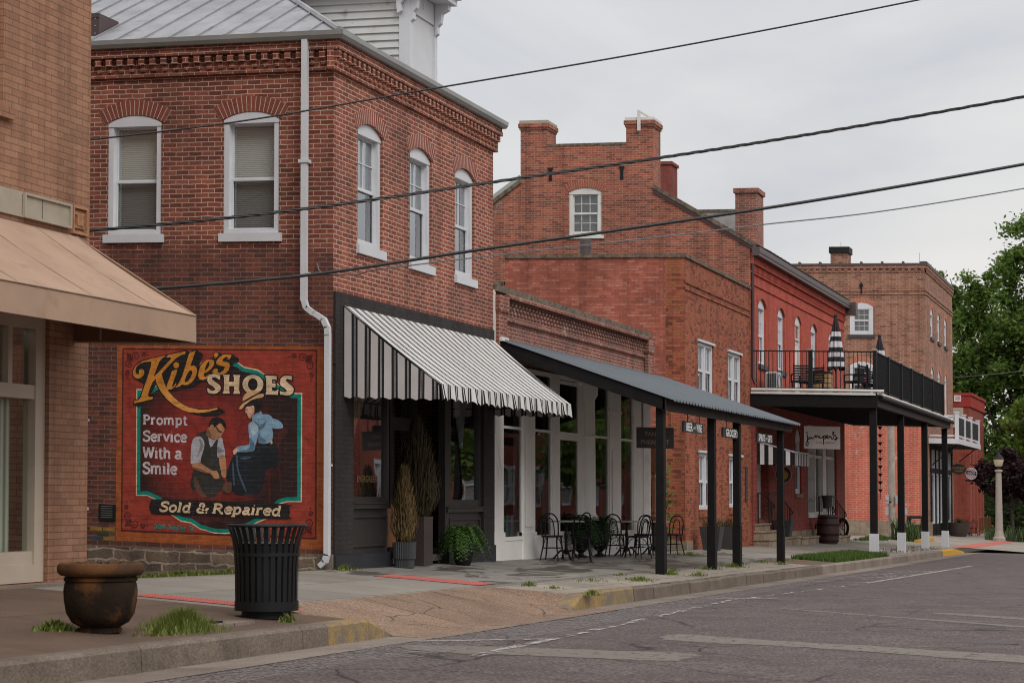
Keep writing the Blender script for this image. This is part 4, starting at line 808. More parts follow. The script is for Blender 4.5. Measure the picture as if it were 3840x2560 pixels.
# brush lettered slab alphabet for the mural: (advance, strokes); cap height 1, x-height .70
def _o(cx,cy,rx,ry,a0=0,a1=360,n=14): return [(cx+rx*math.cos(R(a0+(a1-a0)*i/n)),cy+ry*math.sin(R(a0+(a1-a0)*i/n))) for i in range(n+1)]
_s=lambda x,y,w=.13:[(x-w,y),(x+w,y)]
GL={'P':(.66,[[(.14,0),(.14,1)],[(.14,.95)]+_o(.30,.70,.24,.25,90,-90)+[(.14,.45)],_s(.14,.03),[(.0,.97),(.2,.97)]]),
'R':(.80,[[(.14,0),(.14,1)],[(.14,.95)]+_o(.32,.72,.24,.23,90,-90)+[(.14,.49)],[(.34,.49),(.52,.22),(.66,.03),(.78,.03)],_s(.14,.03),[(.0,.97),(.2,.97)]]),
'S':(.66,[[(.56,.74),(.54,.92),(.34,.97),(.13,.88),(.11,.70),(.28,.56),(.48,.45),(.58,.27),(.48,.08),(.28,.02),(.10,.09),(.08,.27)]]),
'W':(1.06,[[(.08,.97),(.28,.03)],[(.28,.03),(.52,.97)],[(.52,.97),(.74,.03)],[(.74,.03),(.96,.97)],_s(.10,.97,.10),_s(.96,.97,.09)]),
'r':(.50,[[(.14,0),(.14,.70)],[(.14,.50),(.24,.66),(.42,.64)],_s(.14,.03,.12),[(.02,.68),(.16,.68)]]),
'o':(.62,[_o(.31,.34,.22,.32)]),'e':(.58,[[(.10,.36),(.50,.40),(.46,.60),(.30,.67),(.12,.54),(.09,.30),(.20,.06),(.36,.03),(.52,.13)]]),
'm':(1.02,[[(.14,0),(.14,.70)],[(.14,.48),(.26,.66),(.42,.64),(.48,.48),(.48,0)],[(.48,.48),(.60,.66),(.76,.64),(.82,.48),(.82,0)],_s(.14,.03,.10),_s(.48,.03,.09),_s(.84,.03,.11),[(.02,.68),(.16,.68)]]),
'p':(.66,[[(.15,-.28),(.15,.72)],[(.15,.55),(.30,.67),(.48,.60),(.54,.34),(.46,.08),(.30,.02),(.15,.12)],_s(.15,-.26,.13),[(.02,.69),(.17,.69)]]),
't':(.44,[[(.19,.92),(.19,.16),(.27,.03),(.41,.07)],[(.03,.68),(.40,.68)]]),
'v':(.60,[[(.08,.68),(.30,.03)],[(.30,.03),(.52,.68)],_s(.09,.68,.09),_s(.52,.68,.08)]),
'i':(.34,[[(.16,0),(.16,.70)],[(.13,.93),(.19,.93)],_s(.16,.03,.12),[(.03,.68),(.17,.68)]]),
'c':(.54,[[(.47,.52),(.42,.65),(.28,.67),(.12,.54),(.09,.30),(.20,.06),(.34,.03),(.49,.13)]]),
'h':(.72,[[(.14,0),(.14,1)],[(.14,.48),(.28,.66),(.46,.64),(.53,.48),(.53,0)],_s(.14,.03,.10),_s(.54,.03,.11),[(.02,.97),(.15,.97)]]),
'a':(.60,[[(.12,.58),(.26,.68),(.42,.62),(.43,.44),(.43,.10),(.50,.03),(.58,.04)],[(.43,.40),(.24,.36),(.10,.22),(.16,.05),(.30,.04),(.43,.16)]]),
'l':(.34,[[(.16,0),(.16,1)],_s(.16,.03,.12),[(.03,.97),(.17,.97)]]),
'd':(.68,[[(.50,1),(.50,.10),(.56,.03),(.64,.04)],[(.50,.55),(.36,.67),(.18,.60),(.11,.34),(.18,.08),(.34,.02),(.50,.12)],[(.38,.97),(.51,.97)]]),
'&':(.92,[[(.80,.42),(.66,.14),(.44,.02),(.20,.06),(.10,.24),(.20,.42),(.42,.56),(.52,.74),(.44,.92),(.28,.94),(.20,.80),(.26,.64),(.46,.36),(.66,.12),(.84,.04)],[(.68,.44),(.90,.44)]]),
' ':(.36,[])}
def brush(name,t,uL,uR,v0,h,mt,d,wt=.15,slant=0.):
    m=MB(); adv=sum(GL[c][0] for c in t); sx=(uR-uL)/adv; x=0; k=0
    for c in t:
        a,st=GL[c]
        for s in st:
            P=[(uL+sx*(x+px+slant*py),v0+h*py) for px,py in s]; serif=len(s)==2 and abs(s[0][1]-s[1][1])<1e-6
            m.frib(S0,P,h*wt*(.5 if serif else 1.0 if len(s)==2 and abs(s[0][0]-s[1][0])<.02 else .86),d+.00012*(k%7),0,True); k+=1
        x+=a
    m.build(name,PM[mt],MU,shear=True)
for t,a,b,v,h in(('Prompt',3.10,2.35,2.055,.14),('Service',3.10,2.36,1.80,.155),('With',3.10,2.62,1.545,.165),('a',2.57,2.43,1.545,.165),('Smile',3.10,2.52,1.315,.165)): brush('slogan_lettering',t,a,b,v,h,'white',.0145,.25)
for t,a,b in(('Sold',2.82,2.29),('&',2.21,2.00),('Repaired',1.94,.82)): brush('strip_lettering',t,a,b,.757,.14,'cream',.018,.28,.16)
def word(name,t,a,b,c,e,mt,bold,d,slant=0):
    m=MB(); m.ftext(S0,t,a,b,c,e,d=d,bold=bold,slant=slant); m.build(name,PM[mt],MU,shear=True)
for t,a,b,c,e in(('209',2.90,2.71,.485,.562),('Schiller',2.66,2.36,.485,.562),('St',2.31,2.23,.485,.562),('Hermann,',1.44,1.0,.478,.552),('Mo',.95,.78,.485,.552)): word('address_lettering',t,a,b,c,e,'aqua',.02,.0145)
# ------------------------------------------------------------- shopfront of the red corner building
m=MB(); m.fbox(F0,0.02,.70,.2,3.0,-.1,.035); m.fbox(F0,6.60,7.19,.2,3.0,-.1,.035); m.fbox(F0,.02,7.19,2.98,4.06,-.1,.03); m.build('painted_pier',MT['darkpaint'],B,shear=True)
m=MB(); m.fbox(F0,.0,2.22,-.3,.205,-.3,.06); m.fbox(F0,4.75,7.2,-.3,.205,-.3,.06); m.fbox(F0,2.22,4.75,-.3,.09,-.7,-.3); m.build('plinth',MT['plinth'],B,shear=True)
m=MB()
def panel(fr,a,b,c,e,d):
    m.fbox(fr,a,b,c,e,d-.06,d); ring(m,fr,a+.06,b-.06,c+.1,e-.1,.035,d,d+.03)
panel(F0,.70,2.20,.205,.88,-.03); panel(F0,4.9,6.60,.205,.80,-.03)
m.fbox(F0,.70,2.22,.88,.96,-.1,.03); m.fbox(F0,4.78,6.60,.80,.88,-.1,.03); m.fbox(F0,.70,2.22,.955,.975,-.1,.05); m.fbox(F0,4.78,6.60,.875,.895,-.1,.05)
ring(m,F0,.70,2.22,.97,2.98,.085,-.1,-.01); ring(m,F0,4.90,6.60,.89,2.98,.12,-.1,-.01); m.fbox(F0,4.72,4.90,.09,2.98,-.12,.0)
m.fbox(F0,2.22,3.36,.09,2.98,-.54,-.5); m.fbox(F0,4.46,4.75,.09,2.98,-.54,-.5); m.fbox(F0,3.36,4.46,2.25,2.35,-.54,-.46); m.fbox(F0,2.22,4.75,2.9,2.98,-.5,-.0)
m.fbox(F0,3.36,3.46,.09,2.95,-.54,-.45); m.fbox(F0,4.36,4.46,.09,2.95,-.54,-.45)
SF=m.build('shopfront',MT['dark'],B,shear=True)
m=MB(); ring(m,F0,3.46,4.36,.10,2.25,.11,-.53,-.48); m.fbox(F0,3.57,4.25,.21,.75,-.53,-.5); m.fbox(F0,3.57,4.25,.75,.88,-.53,-.485); dr=m.build('door',MT['dark'],SF,shear=True)
pane(SF,F0,.785,2.135,1.05,2.9,-.06,'glass_w'); pane(SF,F0,5.02,6.48,1.0,2.87,-.06,'glass_w'); pane(SF,F0,3.57,4.25,.88,2.14,-.515,'glass_w','door_pane'); pane(SF,F0,3.46,4.36,2.36,2.9,-.515,'glass_w','transom_pane')
m=MB(); m.box(.05,7.15,3.4,3.45,.0,3.1); m.box(.05,7.15,.06,3.4,.0,.1); m.box(.05,7.15,.06,3.4,3.0,3.05); m.build('shop_interior',MT['interior'],B,shear=True)
def drape(root,fr,outline,d,mt,name='curtain'):
    g=MB(); n=14
    top,bot=outline; P=rib_pts([(*q,0) for q in top],n=n//(len(top)-1)+1); Q=rib_pts([(*q,0) for q in bot],n=n//(len(bot)-1)+1); k=min(len(P),len(Q))
    for i in range(k-1):
        w=lambda j:d+.03*math.sin(j*2.1)
        g.poly([fr(P[i].x,P[i].y,w(i)),fr(P[i+1].x,P[i+1].y,w(i+1)),fr(Q[i+1].x,Q[i+1].y,w(i+1)),fr(Q[i].x,Q[i].y,w(i))])
    return g.build(name,MT[mt],root,shear=True,smooth=True)
drape(SF,F0,([(.80,2.9),(1.05,2.9),(1.30,2.9),(1.55,2.9)],[(.80,1.75),(.84,1.86),(.98,2.0),(1.42,2.55)]),-.085,'curtain')
drape(SF,F0,([(5.45,2.87),(5.7,2.87),(5.95,2.87),(6.2,2.87)],[(5.82,1.9),(5.85,1.9),(5.88,1.9),(5.92,1.9)]),-.14,'sheer')
drape(SF,F0,([(5.02,2.87),(5.1,2.87),(5.2,2.87),(5.3,2.87)],[(5.02,1.3),(5.05,1.35),(5.1,1.5),(5.25,2.0)]),-.14,'sheer')
m=MB(); m.ftext(F0,'EVERGREEN',1.05,1.85,1.28,1.38,d=-.055,bold=.01); m.build('window_lettering',mat('gilt_lettering',(.20,.12,.05),.5),SF,shear=True)
# ------------------------------------------------------------- striped awning
def stripemat(name,white,black,stops,axis='X',per=1.0,rough=.85):
    m,t,b,l=newmat(name); uv=nn(t,'ShaderNodeTexCoord').outputs['UV']; sp=nn(t,'ShaderNodeSeparateXYZ'); l(uv,sp.inputs[0])
    fr=nn(t,'ShaderNodeMath',operation='FRACT'); l(sp.outputs[0 if axis=='X' else 1],fr.inputs[0])
    c=rampn(t,l,fr.outputs[0],[(p,black if k else white) for p,k in stops],True)
    g=nn(t,'ShaderNodeTexCoord').outputs['Object']; c=mixn(t,l,1.0,c,rampn(t,l,noise(t,l,g,1.6,5),[(.3,.86),(.7,1.06)]),'MULTIPLY')
    l(c,b.inputs['Base Color']); b.inputs['Roughness'].default_value=rough; b.inputs['Specular IOR Level'].default_value=.2
    bumpn(t,l,noise(t,l,g,5,3),.12,.03,b); return m
MT['stripe']=stripemat('striped_canvas',(.62,.60,.58),(.018,.017,.018),[(0,1),(.18,0),(.26,1),(.44,0)])
MT['stripe_side']=stripemat('striped_canvas_side',(.50,.47,.46),(.018,.017,.018),[(0,1),(.175,0),(.20,1),(.255,0),(.28,1),(.45,0),(.95,0),(.97,1),(.985,0)])
A=empty('awning',(3.7,0,3.9),'black and cream striped canvas awning with scalloped edge on the corner shop','awning')
xa,xb,zt,yf,zf_,zv=.30,7.16,3.90,-1.54,2.745,2.50
m=MB(); N_=56; M_=6
def cp(i,j):
    t=j/M_; s=i/N_; x0=xa+(xb-xa)*s; x1=xa+.02+(6.88-xa)*s; x=x0+(x1-x0)*t
    return (x,yf*t,zt+(zf_-zt)*t-.035*math.sin(PI*t)+.010*math.sin(s*40)*t*(1-t))
for i in range(N_):
    for j in range(M_):
        u=lambda a:(a/N_)*22
        m.poly([cp(i,j),cp(i+1,j),cp(i+1,j+1),cp(i,j+1)],0,uv=[(u(i),0),(u(i+1),0),(u(i+1),1),(u(i),1)])
m.build('canopy',MT['stripe'],A,smooth=True,shear=True)
m=MB(); n=330
for i in range(n):
    def vp(k):
        s=k/n; x=xa+.02+(6.88-xa)*s; w=.022*math.sin(s*2*PI*14+.5)+.012*math.sin(s*63); zb=zv+.045*abs(math.sin(PI*s*22*1.0))
        return x,yf-.012,zf_,yf-.03-w*.8,zb
    a,b=vp(i),vp(i+1)
    m.poly([(a[0],a[1],a[2]),(b[0],b[1],b[2]),(b[0],b[3],b[4]),(a[0],a[3],a[4])],0,uv=[(22*i/n,1),(22*(i+1)/n,1),(22*(i+1)/n,0),(22*i/n,0)])
m.build('valance',MT['stripe'],A,smooth=True,shear=True)
for nm,x in(('side_panel',xa),('side_panel',6.9)):
    m=MB(); n=56
    for i in range(n):
        def q(k): 
            s=k/n; y=yf*s; return y,zt+(zf_-zt)*s-.035*math.sin(PI*s)-.01,2.505-.015*s+.03*abs(math.sin(PI*s*7.3+1.2))+(.0)
        a,b=q(i),q(i+1); xx=lambda y:x+(0 if x<1 else (7.16-6.9)*(1+y/1.54)); w=lambda y,h:xx(y)-.012*math.sin(y*9)*(1 if h else 0)
        m.poly([(w(a[0],0),a[0],a[1]),(w(b[0],0),b[0],b[1]),(w(b[0],1),b[0],b[2]),(w(a[0],1),a[0],a[2])],0,uv=[(7.3*i/n+.22,1),(7.3*(i+1)/n+.22,1),(7.3*(i+1)/n+.22,0),(7.3*i/n+.22,0)])
    m.build(nm,MT['stripe_side'],A,smooth=True,shear=True)
m=MB()
for x in(xa+.03,6.85): m.tube([(x,0,zt-.03),(x,yf,zf_-.02)],.015); m.tube([(x,0,2.62),(x,yf,zf_-.02)],.013)
m.tube([(xa,yf+.01,zf_-.012),(6.9,yf+.01,zf_-.012)],.014); m.build('frame',MT['black'],A,shear=True)
# ------------------------------------------------------------- white shopfront building
W=empty('storefront_building',(12.9,0,-.1),'one storey brick building with tall white framed shop windows behind the porch','building')
m=MB(); m.box(7.22,18.55,.02,.4,3.5,4.86); m.fbox(F0,7.26,7.74,3.5,4.72,0,.09); m.fbox(F0,18.05,18.53,3.5,4.72,0,.09)
m.fbox(F0,7.24,7.78,4.42,4.72,0,.12); m.fbox(F0,18.02,18.55,4.42,4.72,0,.12)
r_=0
for k in range(3):
    z=4.44+k*.075; u=7.8+(.11 if k%2 else 0)
    while u<17.95: m.fbox(F0,u,u+.105,z+.004,z+.066,-.02,.008+.007*k); u+=.21
m.fbox(F0,7.78,18.02,4.70,4.78,-.02,.12); m.fbox(F0,7.78,18.02,4.29,4.36,-.02,.03)
m.poly([(18.55,.4,3.3),(18.55,14,3.3),(18.55,14,4.8),(18.55,.4,4.8)]); m.poly([(18.55,.02,-.4),(18.55,14,-.4),(18.55,14,3.5),(18.55,.02,3.5)]); m.box(7.22,18.5,.4,14,4.4,4.5)
m.build('wall',MT['brick_white'],W,shear=True)
m=MB(); m.fbox(F0,7.22,18.57,4.78,4.90,-.42,.06); m.build('coping',MT['coping'],W,shear=True)
m=MB(); m.fbox(F0,7.20,7.26,2.2,4.8,-.02,.03); m.fbox(F0,7.3,7.72,3.88,3.96,0,.13); m.build('mortar_seam',MT['oldwhite'],W,shear=True)
g_=lambda x:zf(x)
m=MB()
def fb(a,b,c,e,d0=-.06,d1=0.): m.fbox(F0,a,b,c,e,d0,min(d1,.0)+max(d1,0)*.45)
fb(7.22,18.5,3.42,3.5,-.2,.02); 
fb(7.22,7.74,-.1,3.42,-.15,.05); fb(7.18,7.80,-.16,.42,-.15,.08); 
fb(8.95,9.66,-.16,3.42,-.2,.03); fb(8.90,9.72,-.2,.40,-.2,.07); fb(9.02,9.56,.5,2.25,.03,.05)
fb(10.80,11.27,-.2,3.42,-.2,.03); fb(12.74,13.5,-.2,3.42,-.2,-.06); fb(14.98,15.92,-.2,3.42,-.2,.03); fb(15.15,15.75,.5,2.1,.03,.05)
fb(17.0,17.85,-.25,3.42,-.2,.02); fb(17.83,18.48,-.3,3.42,-.15,.07); fb(17.78,18.53,-.3,.3,-.15,.1)
for a,b in((7.74,8.95),(9.66,10.80),(13.62,14.98),(15.92,17.0)):
    fb(a,b,-.25,.26,-.14,.01); fb(a,b,.26,.33,-.18,.04); fb(a,a+.05,.33,3.42,-.06,-.01); fb(b-.05,b,.33,3.42,-.06,-.01); fb(a,b,2.32,2.37,-.06,-.02); fb(a+.12,b-.12,-.1,.16,.01,.03)
fb(13.1,13.62,-.25,.58,-.2,.05)
for c in(2.3,2.9):
    for a,b in((8.95,9.66),(10.8,11.27),(14.98,15.92)): fb(a-.02,b+.02,c,c+.05,-.1,.055)
fr_=m.build('shopfront',MT['greywhite'],W,shear=True)
m=MB(); m.lathe((13.42,.06,0),[(.26,.58),(.26,.66),(.21,.70),(.195,.76),(.19,1.9),(.185,2.3),(.21,2.31),(.21,2.36),(.185,2.37),(.18,3.1),(.24,3.2),(.25,3.42)],20); m.build('column',MT['greywhite'],fr_,smooth=True,shear=True)
for s,(u,z) in enumerate(((18.15,1.95),(18.15,1.55),(18.15,1.0))):
    m=MB()
    if s!=1: m.frib(F0,[(u-.2,z-.13),(u,z+.12),(u+.2,z-.13)],.05,.04,0,False)
    else: m.fpoly(F0,[(u-.08,z),(u,z+.12),(u+.08,z),(u,z-.12)],.042)
    m.build('pilaster_ornament',MT['greywhite'],fr_,shear=True)
for pts in([(7.35,2.1),(7.5,1.75),(7.62,1.5)],[(7.35,1.7),(7.48,1.4)]): m=MB(); m.frib(F0,pts,.03,.035); m.build('pilaster_ornament',MT['greywhite'],fr_,shear=True)
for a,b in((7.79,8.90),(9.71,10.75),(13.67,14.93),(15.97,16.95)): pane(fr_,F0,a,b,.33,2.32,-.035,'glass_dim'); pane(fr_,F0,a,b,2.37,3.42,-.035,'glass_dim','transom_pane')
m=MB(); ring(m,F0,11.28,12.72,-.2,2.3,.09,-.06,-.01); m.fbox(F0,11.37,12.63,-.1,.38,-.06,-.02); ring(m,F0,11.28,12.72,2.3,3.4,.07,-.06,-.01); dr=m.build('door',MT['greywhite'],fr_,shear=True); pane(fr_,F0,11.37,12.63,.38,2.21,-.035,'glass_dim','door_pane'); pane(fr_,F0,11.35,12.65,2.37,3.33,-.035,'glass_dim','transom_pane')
m=MB(); m.box(7.3,18.4,3.2,3.25,-.3,3.5); m.box(7.3,18.4,.2,3.2,3.5,3.55); m.box(7.3,18.4,.25,3.2,-.35,-.3); m.box(18.3,18.4,.2,3.2,-.3,3.5); m.build('shop_interior',MT['interior'],W,shear=True)
m=MB(); r=random.Random(3)
for k in range(26):
    x=r.uniform(8,17.5); w=r.uniform(.3,.9); h=r.uniform(.6,1.9); y=r.uniform(1.2,2.8); m.box(x,x+w,y,y+.35,-.3,h,r.randrange(4))
m.build('shop_shelving',[MT['wood'],MT['cream'],MT['fluted'],MT['pine']],W,shear=True)
m=MB()
for k,(a,c) in enumerate(((7.85,0),(8.12,1),(8.38,2))):
    m=MB(); m.fbox(F0,a,a+.2,.34,.72,-.08,-.06,c); m.fbox(F0,a+.13,a+.19,.36,.7,-.06,-.058,3); m.build('window_leaflet',[mat('mint_leaflet',(.20,.52,.33),.5),mat('blue_leaflet',(.33,.45,.55),.5),mat('lilac_leaflet',(.45,.42,.62),.5),mat('leaflet_strip',(.08,.42,.15),.5)],fr_,shear=True)
# ------------------------------------------------------------- porch canopy
P=empty('porch_canopy',(13.4,-3.05,-.3),'long blue grey metal porch roof on four black posts over the pavement','porch')
zs=lambda y:3.93+.3226*y
m=MB(); x=7.32
while x<19.7:
    for a,b,h in((0,.16,0),(.16,.185,1),(.185,.215,2),(.215,.24,3)):
        ha={0:0,1:0,2:.036,3:.036}[h]; hb={0:0,1:.036,2:.036,3:0}[h]
        m.poly([(x+a,.0,zs(0)+ha),(x+b,.0,zs(0)+hb),(x+b,-3.32,zs(-3.32)+hb),(x+a,-3.32,zs(-3.32)+ha)])
        m.poly([(x+a,-3.32,zs(-3.32)+ha),(x+b,-3.32,zs(-3.32)+hb),(x+b,-3.321,zs(-3.32)+hb-.022),(x+a,-3.321,zs(-3.32)+ha-.022)])
    x+=.24
m.build('metal_roof',MT['bluemetal'],P,shear=True)
m=MB(); m.poly([(7.45,0,zs(0)-.05),(19.6,0,zs(0)-.05),(19.6,-3.0,zs(-3.0)-.05),(7.45,-3.0,zs(-3)-.05)])
for k in range(17): x=7.9+k*.72; m.bar((x,-.02,zs(-.02)-.11),(x,-2.98,zs(-2.98)-.11),.05,.11)
m.build('rafter_soffit',MT['underside'],P,shear=True)
m=MB(); m.prism(SX(7.36),[(0,zs(0)-.02),(0,zs(0)-.26),(-3.14,zs(-3.14)-.235),(-3.14,zs(-3.14)-.02)],0,-.09); m.build('side_fascia',MT['blackwood'],P,shear=True)
m=MB(); m.prism(SX(19.45),[(0,zs(0)-.02),(0,zs(0)-.26),(-3.14,zs(-3.14)-.235),(-3.14,zs(-3.14)-.02)],0,-.09); m.build('side_fascia',MT['blackwood'],P,shear=True)
m=MB(); m.box(7.36,12.9,-3.16,-3.10,2.68,2.90); m.box(12.905,19.54,-3.16,-3.10,2.68,2.90); m.build('front_fascia',MT['brownbeam'],P,shear=True)
for i,x in enumerate((7.46,11.55,13.92,18.75)):
    m=MB(); zb=gz(x,-3.02)-K*-3.02; m.box(x-.0,x+.17,-3.09,-2.95,zb-.05,2.80); m.box(x-.012,x+.182,-3.102,-2.938,zb-.05,zb+.85); m.build('post',MT['blackwood'],P,shear=True)
MT['signblack']=mat('matt_black_signboard',(.028,.028,.030),.7,mot=.1); MT['signwhite']=mat('white_sign_paint',(.85,.85,.82),.6,mot=.05); MT['signbrown']=mat('dark_brown_signboard',(.018,.012,.011),.6,mot=.1); MT['signtan']=mat('dim_bronze_lettering',(.16,.095,.075),.6)
def shopsign(x0,x1,words,label):
    o=empty('hanging_sign',((x0+x1)/2,-3.05,2.45),label,'sign',group='small black signs hanging from the porch fascia')
    f=FX(-3.03); m=MB(); c=.03
    m.prism(f,[(x0,2.36),(x1-.08,2.36),(x1,2.40),(x1,2.56),(x0+.08,2.56),(x0,2.53)],-.02,.02); m.build('board',MT['signblack'],o,shear=True)
    w=x1-x0
    for k,(t,a,b,small) in enumerate(words):
        m=MB(); m.ftext(f,t,x0+w*a,x0+w*b,2.385 if not small else 2.43,2.54 if not small else 2.50,d=.0225,bold=.025 if not small else .0,slant=0 if not small else .25); m.build('lettering',MT['signwhite'],o,shear=True)
    for u in(x0+.3,x1-.3):
        m=MB(); m.tube([(u,-3.05,2.56),(u,-3.05,2.72)],.008,5); m.build('rod',MT['black'],o,shear=True)
shopsign(9.16,10.74,[('BEER',.13,.45,0),('and',.50,.60,1),('WINE',.65,.93,0)],'black hanging sign reading BEER and WINE')
shopsign(12.55,14.25,[('GROCERY',.16,.84,0)],'black hanging sign reading GROCERY')
shopsign(16.0,17.75,[('SPIRITS',.09,.50,0),('and',.54,.63,1),('GIFTS',.67,.95,0)],'black hanging sign reading SPIRITS and GIFTS')
o=empty('hanging_sign',(8.6,-2.65,2.2),'dark brown hanging sign reading FANCY PHEASANT on chains behind the first post','sign'); f=SX(8.6)
m=MB(); m.fbox(f,-3.0,-2.3,2.03,2.41,-.02,.02); m.build('board',MT['signbrown'],o,shear=True)
m=MB(); m.ftext(f,'FANCY',-2.47,-2.83,2.25,2.335,d=.022,bold=.03); m.build('lettering',MT['signtan'],o,shear=True)
m=MB(); m.ftext(f,'PHEASANT',-2.385,-2.92,2.10,2.185,d=.022,bold=.03); m.build('lettering',MT['signtan'],o,shear=True)
for y in(-2.40,-2.92):
    m=MB(); z=2.41
    while z<zs(y)-.1:
        m.tube([(8.6,y-.012,z),(8.6,y-.012,z+.045),(8.6,y+.012,z+.045),(8.6,y+.012,z),(8.6,y-.012,z)],.0045,4); z+=.05
    m.build('chain',MT['black'],o,shear=True)
# ------------------------------------------------------------- pavement furniture
def bent_chair():
    o=empty('bentwood_chair',(0,0,0)); mt=MT['black']
    m=MB(); m.lathe((0,0,.44),[(0,0),(.19,0),(.205,.012),(.205,.028),(.19,.038),(0,.03)],20); m.build('seat',mt,o,smooth=True)
    for (x,y) in((.15,.14),(.15,-.14)): m=MB(); m.tube([(x*.95,y*.95,.44),(x*1.08,y*1.08,.22),(x*1.3,y*1.3,0)],[.017,.016,.012],7); m.build('leg',mt,o,smooth=True)
    for y in(.13,-.13): m=MB(); m.tube([(-.16,y,.46),(-.17,y,.30),(-.25,y*1.35,0)],[.017,.016,.012],7); m.build('leg',mt,o,smooth=True)
    m=MB(); hoop=[(-.16,.155,.44),(-.19,.165,.60),(-.22,.16,.75),(-.24,.10,.86),(-.245,0,.89),(-.24,-.10,.86),(-.22,-.16,.75),(-.19,-.165,.60),(-.16,-.155,.44)]
    m.tube(rib_pts(hoop,n=4),.014,7); m.tube(rib_pts([(-.17,.085,.455),(-.20,.085,.62),(-.225,.06,.76),(-.23,0,.80),(-.225,-.06,.76),(-.20,-.085,.62),(-.17,-.085,.455)],n=4),.011,6); m.build('backrest',mt,o,smooth=True)
    m=MB(); m.tube([(.165*math.cos(a*PI/10)-.01,.165*math.sin(a*PI/10),.24) for a in range(21)],.010,6,caps=False); 
    for s in(1,-1): m.tube(rib_pts([(.155,.145*s,.26),(.10,.12*s,.38),(.0,.12*s,.42),(-.10,.12*s,.38),(-.175,.135*s,.26)],n=3),.008,5)
    m.build('stretcher',mt,o,smooth=True)
    return o
def bistro():
    o=empty('bistro_table',(0,0,0)); m=MB(); m.lathe((0,0,.725),[(0,0),(.36,0),(.375,.008),(.375,.022),(.36,.03),(0,.03)],32); m.build('table_top',MT['marble'],o,smooth=True)
    m=MB(); m.lathe((0,0,0),[(.03,.10),(.05,.16),(.032,.22),(.028,.40),(.045,.46),(.028,.52),(.026,.66),(.06,.70),(.12,.725)],12); m.build('pedestal',MT['black'],o,smooth=True)
    for k in range(4):
        a=k*PI/2+.6; c,s=math.cos(a),math.sin(a); m=MB(); m.tube(rib_pts([(.03*c,.03*s,.16),(.12*c,.12*s,.17),(.20*c,.20*s,.08),(.27*c,.27*s,.015)],n=4),[.028]*9+[.022]*2+[.018]*2 if 0 else .02,6); m.build('foot',MT['black'],o,smooth=True)
    return o
def put(proto,used,x,y,rz_,label,cat,group):
    o=proto if not used else copy_tree(proto); o.location=(x,y,gz(x,y)+.004); o.rotation_euler=(0,0,rz_); return tag(o,label,cat,group)
ch=bent_chair(); CG='bentwood chairs on the shop pavement'
for i,(x,y,a,lab) in enumerate([(9.35,-.45,0.05,'black bentwood chair at the far left, nearest the striped awning'),(9.95,-.85,.35,'black bentwood chair tucked against the left table, nearest the road'),(13.95,-.42,.05,'black bentwood chair just right of the tall urn of fern'),(13.95,-.90,1.15,'black bentwood chair before the middle table, back to the road'),(15.95,-.50,.5,'black bentwood chair between the middle and right hand tables'),(18.25,-.62,3.0,'black bentwood chair facing left, beside the turned wooden posts'),(12.6,.02,1.2,'black bentwood chair half hidden behind the fern urns against the shop window')]):
    put(ch,i>0,x,y,a,lab,'chair',CG)
bt=bistro()
for i,(x,y,lab) in enumerate([(10.35,-.42,'round pale topped bistro table left of the fern urns'),(14.85,-.42,'round pale topped bistro table in the middle, right of the fern urns'),(16.95,-.48,'round pale topped bistro table partly behind the first porch post')]): put(bt,i>0,x,y,0,lab,'table','bistro tables outside the white shopfront')
def fern(mb,c,n,L_,seed,droop=.55,up=.25,m=0):
    r=random.Random(seed)
    for i in range(n):
        a=r.uniform(0,2*PI); ln=L_*r.uniform(.6,1.05); u=up*r.uniform(.3,1.5); pts=[]
        for k in range(9):
            t=k/8; rad=ln*(t*.95); z=u*math.sin(min(1,t*1.4)*PI*.5)-droop*ln*t*t*t*1.1
            pts.append(Vector((c[0]+rad*math.cos(a+.15*t),c[1]+rad*math.sin(a+.15*t),c[2]+z)))
        for k in range(1,9):
            p=pts[k]; d=(pts[k]-pts[k-1]).normalized(); sd=d.cross(Vector((0,0,1))).normalized(); w=.055*L_/.5*(1-.75*abs(k/8-.35)); tip=d*.02
            for s in(1,-1):
                for q in(0,.5):
                    b=p-(pts[k]-pts[k-1])*q; e=b+sd*s*w+tip+Vector((0,0,-.012+r.uniform(-.012,.012))); h=d*.011
                    i0=mb.vs([b-h,b+h,e+h*.4,e-h*.4]); mb.f.append((i0,i0+1,i0+2,i0+3)); mb.m.append(m)
MT['fern']=leafmat('fern_leaves',(.030,.075,.012),(.055,.125,.020),(.10,.17,.035),.2)
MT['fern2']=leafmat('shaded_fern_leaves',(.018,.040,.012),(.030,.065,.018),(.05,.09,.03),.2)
def planter(name,x,y,label,prof,potm,soilz,soilr,group=None,cat='planter',n=28,flute=None):
    z=gz(x,y); o=empty(name,(x,y,z),label,cat,group); m=MB(); m.lathe((x,y,z),prof,n,flute=flute); m.build('pot',MT[potm],o,smooth=flute is None)
    m=MB(); m.disc((x,y,z+soilz),soilr); m.build('soil',MT['soil'],o); return o,z
UP=[(0,.0),(.13,0),(.13,.03),(.06,.06),(.05,.10),(.12,.16),(.19,.30),(.215,.45),(.20,.54),(.225,.57),(.20,.57),(.19,.50)]
for x,y,lab,s in((13.45,-.22,'tall black footed urn of drooping fern, right of the pair',6),(11.95,-.25,'black urn of drooping fern behind the left bistro table',7)):
    o,z=planter('fern_urn',x,y,lab,UP,'black',.52,.19,'fern urns between the tables'); m=MB(); fern(m,(x,y,z+.55),85,.58,s,.75,.26); m.build('fern',MT['fern2'],o)
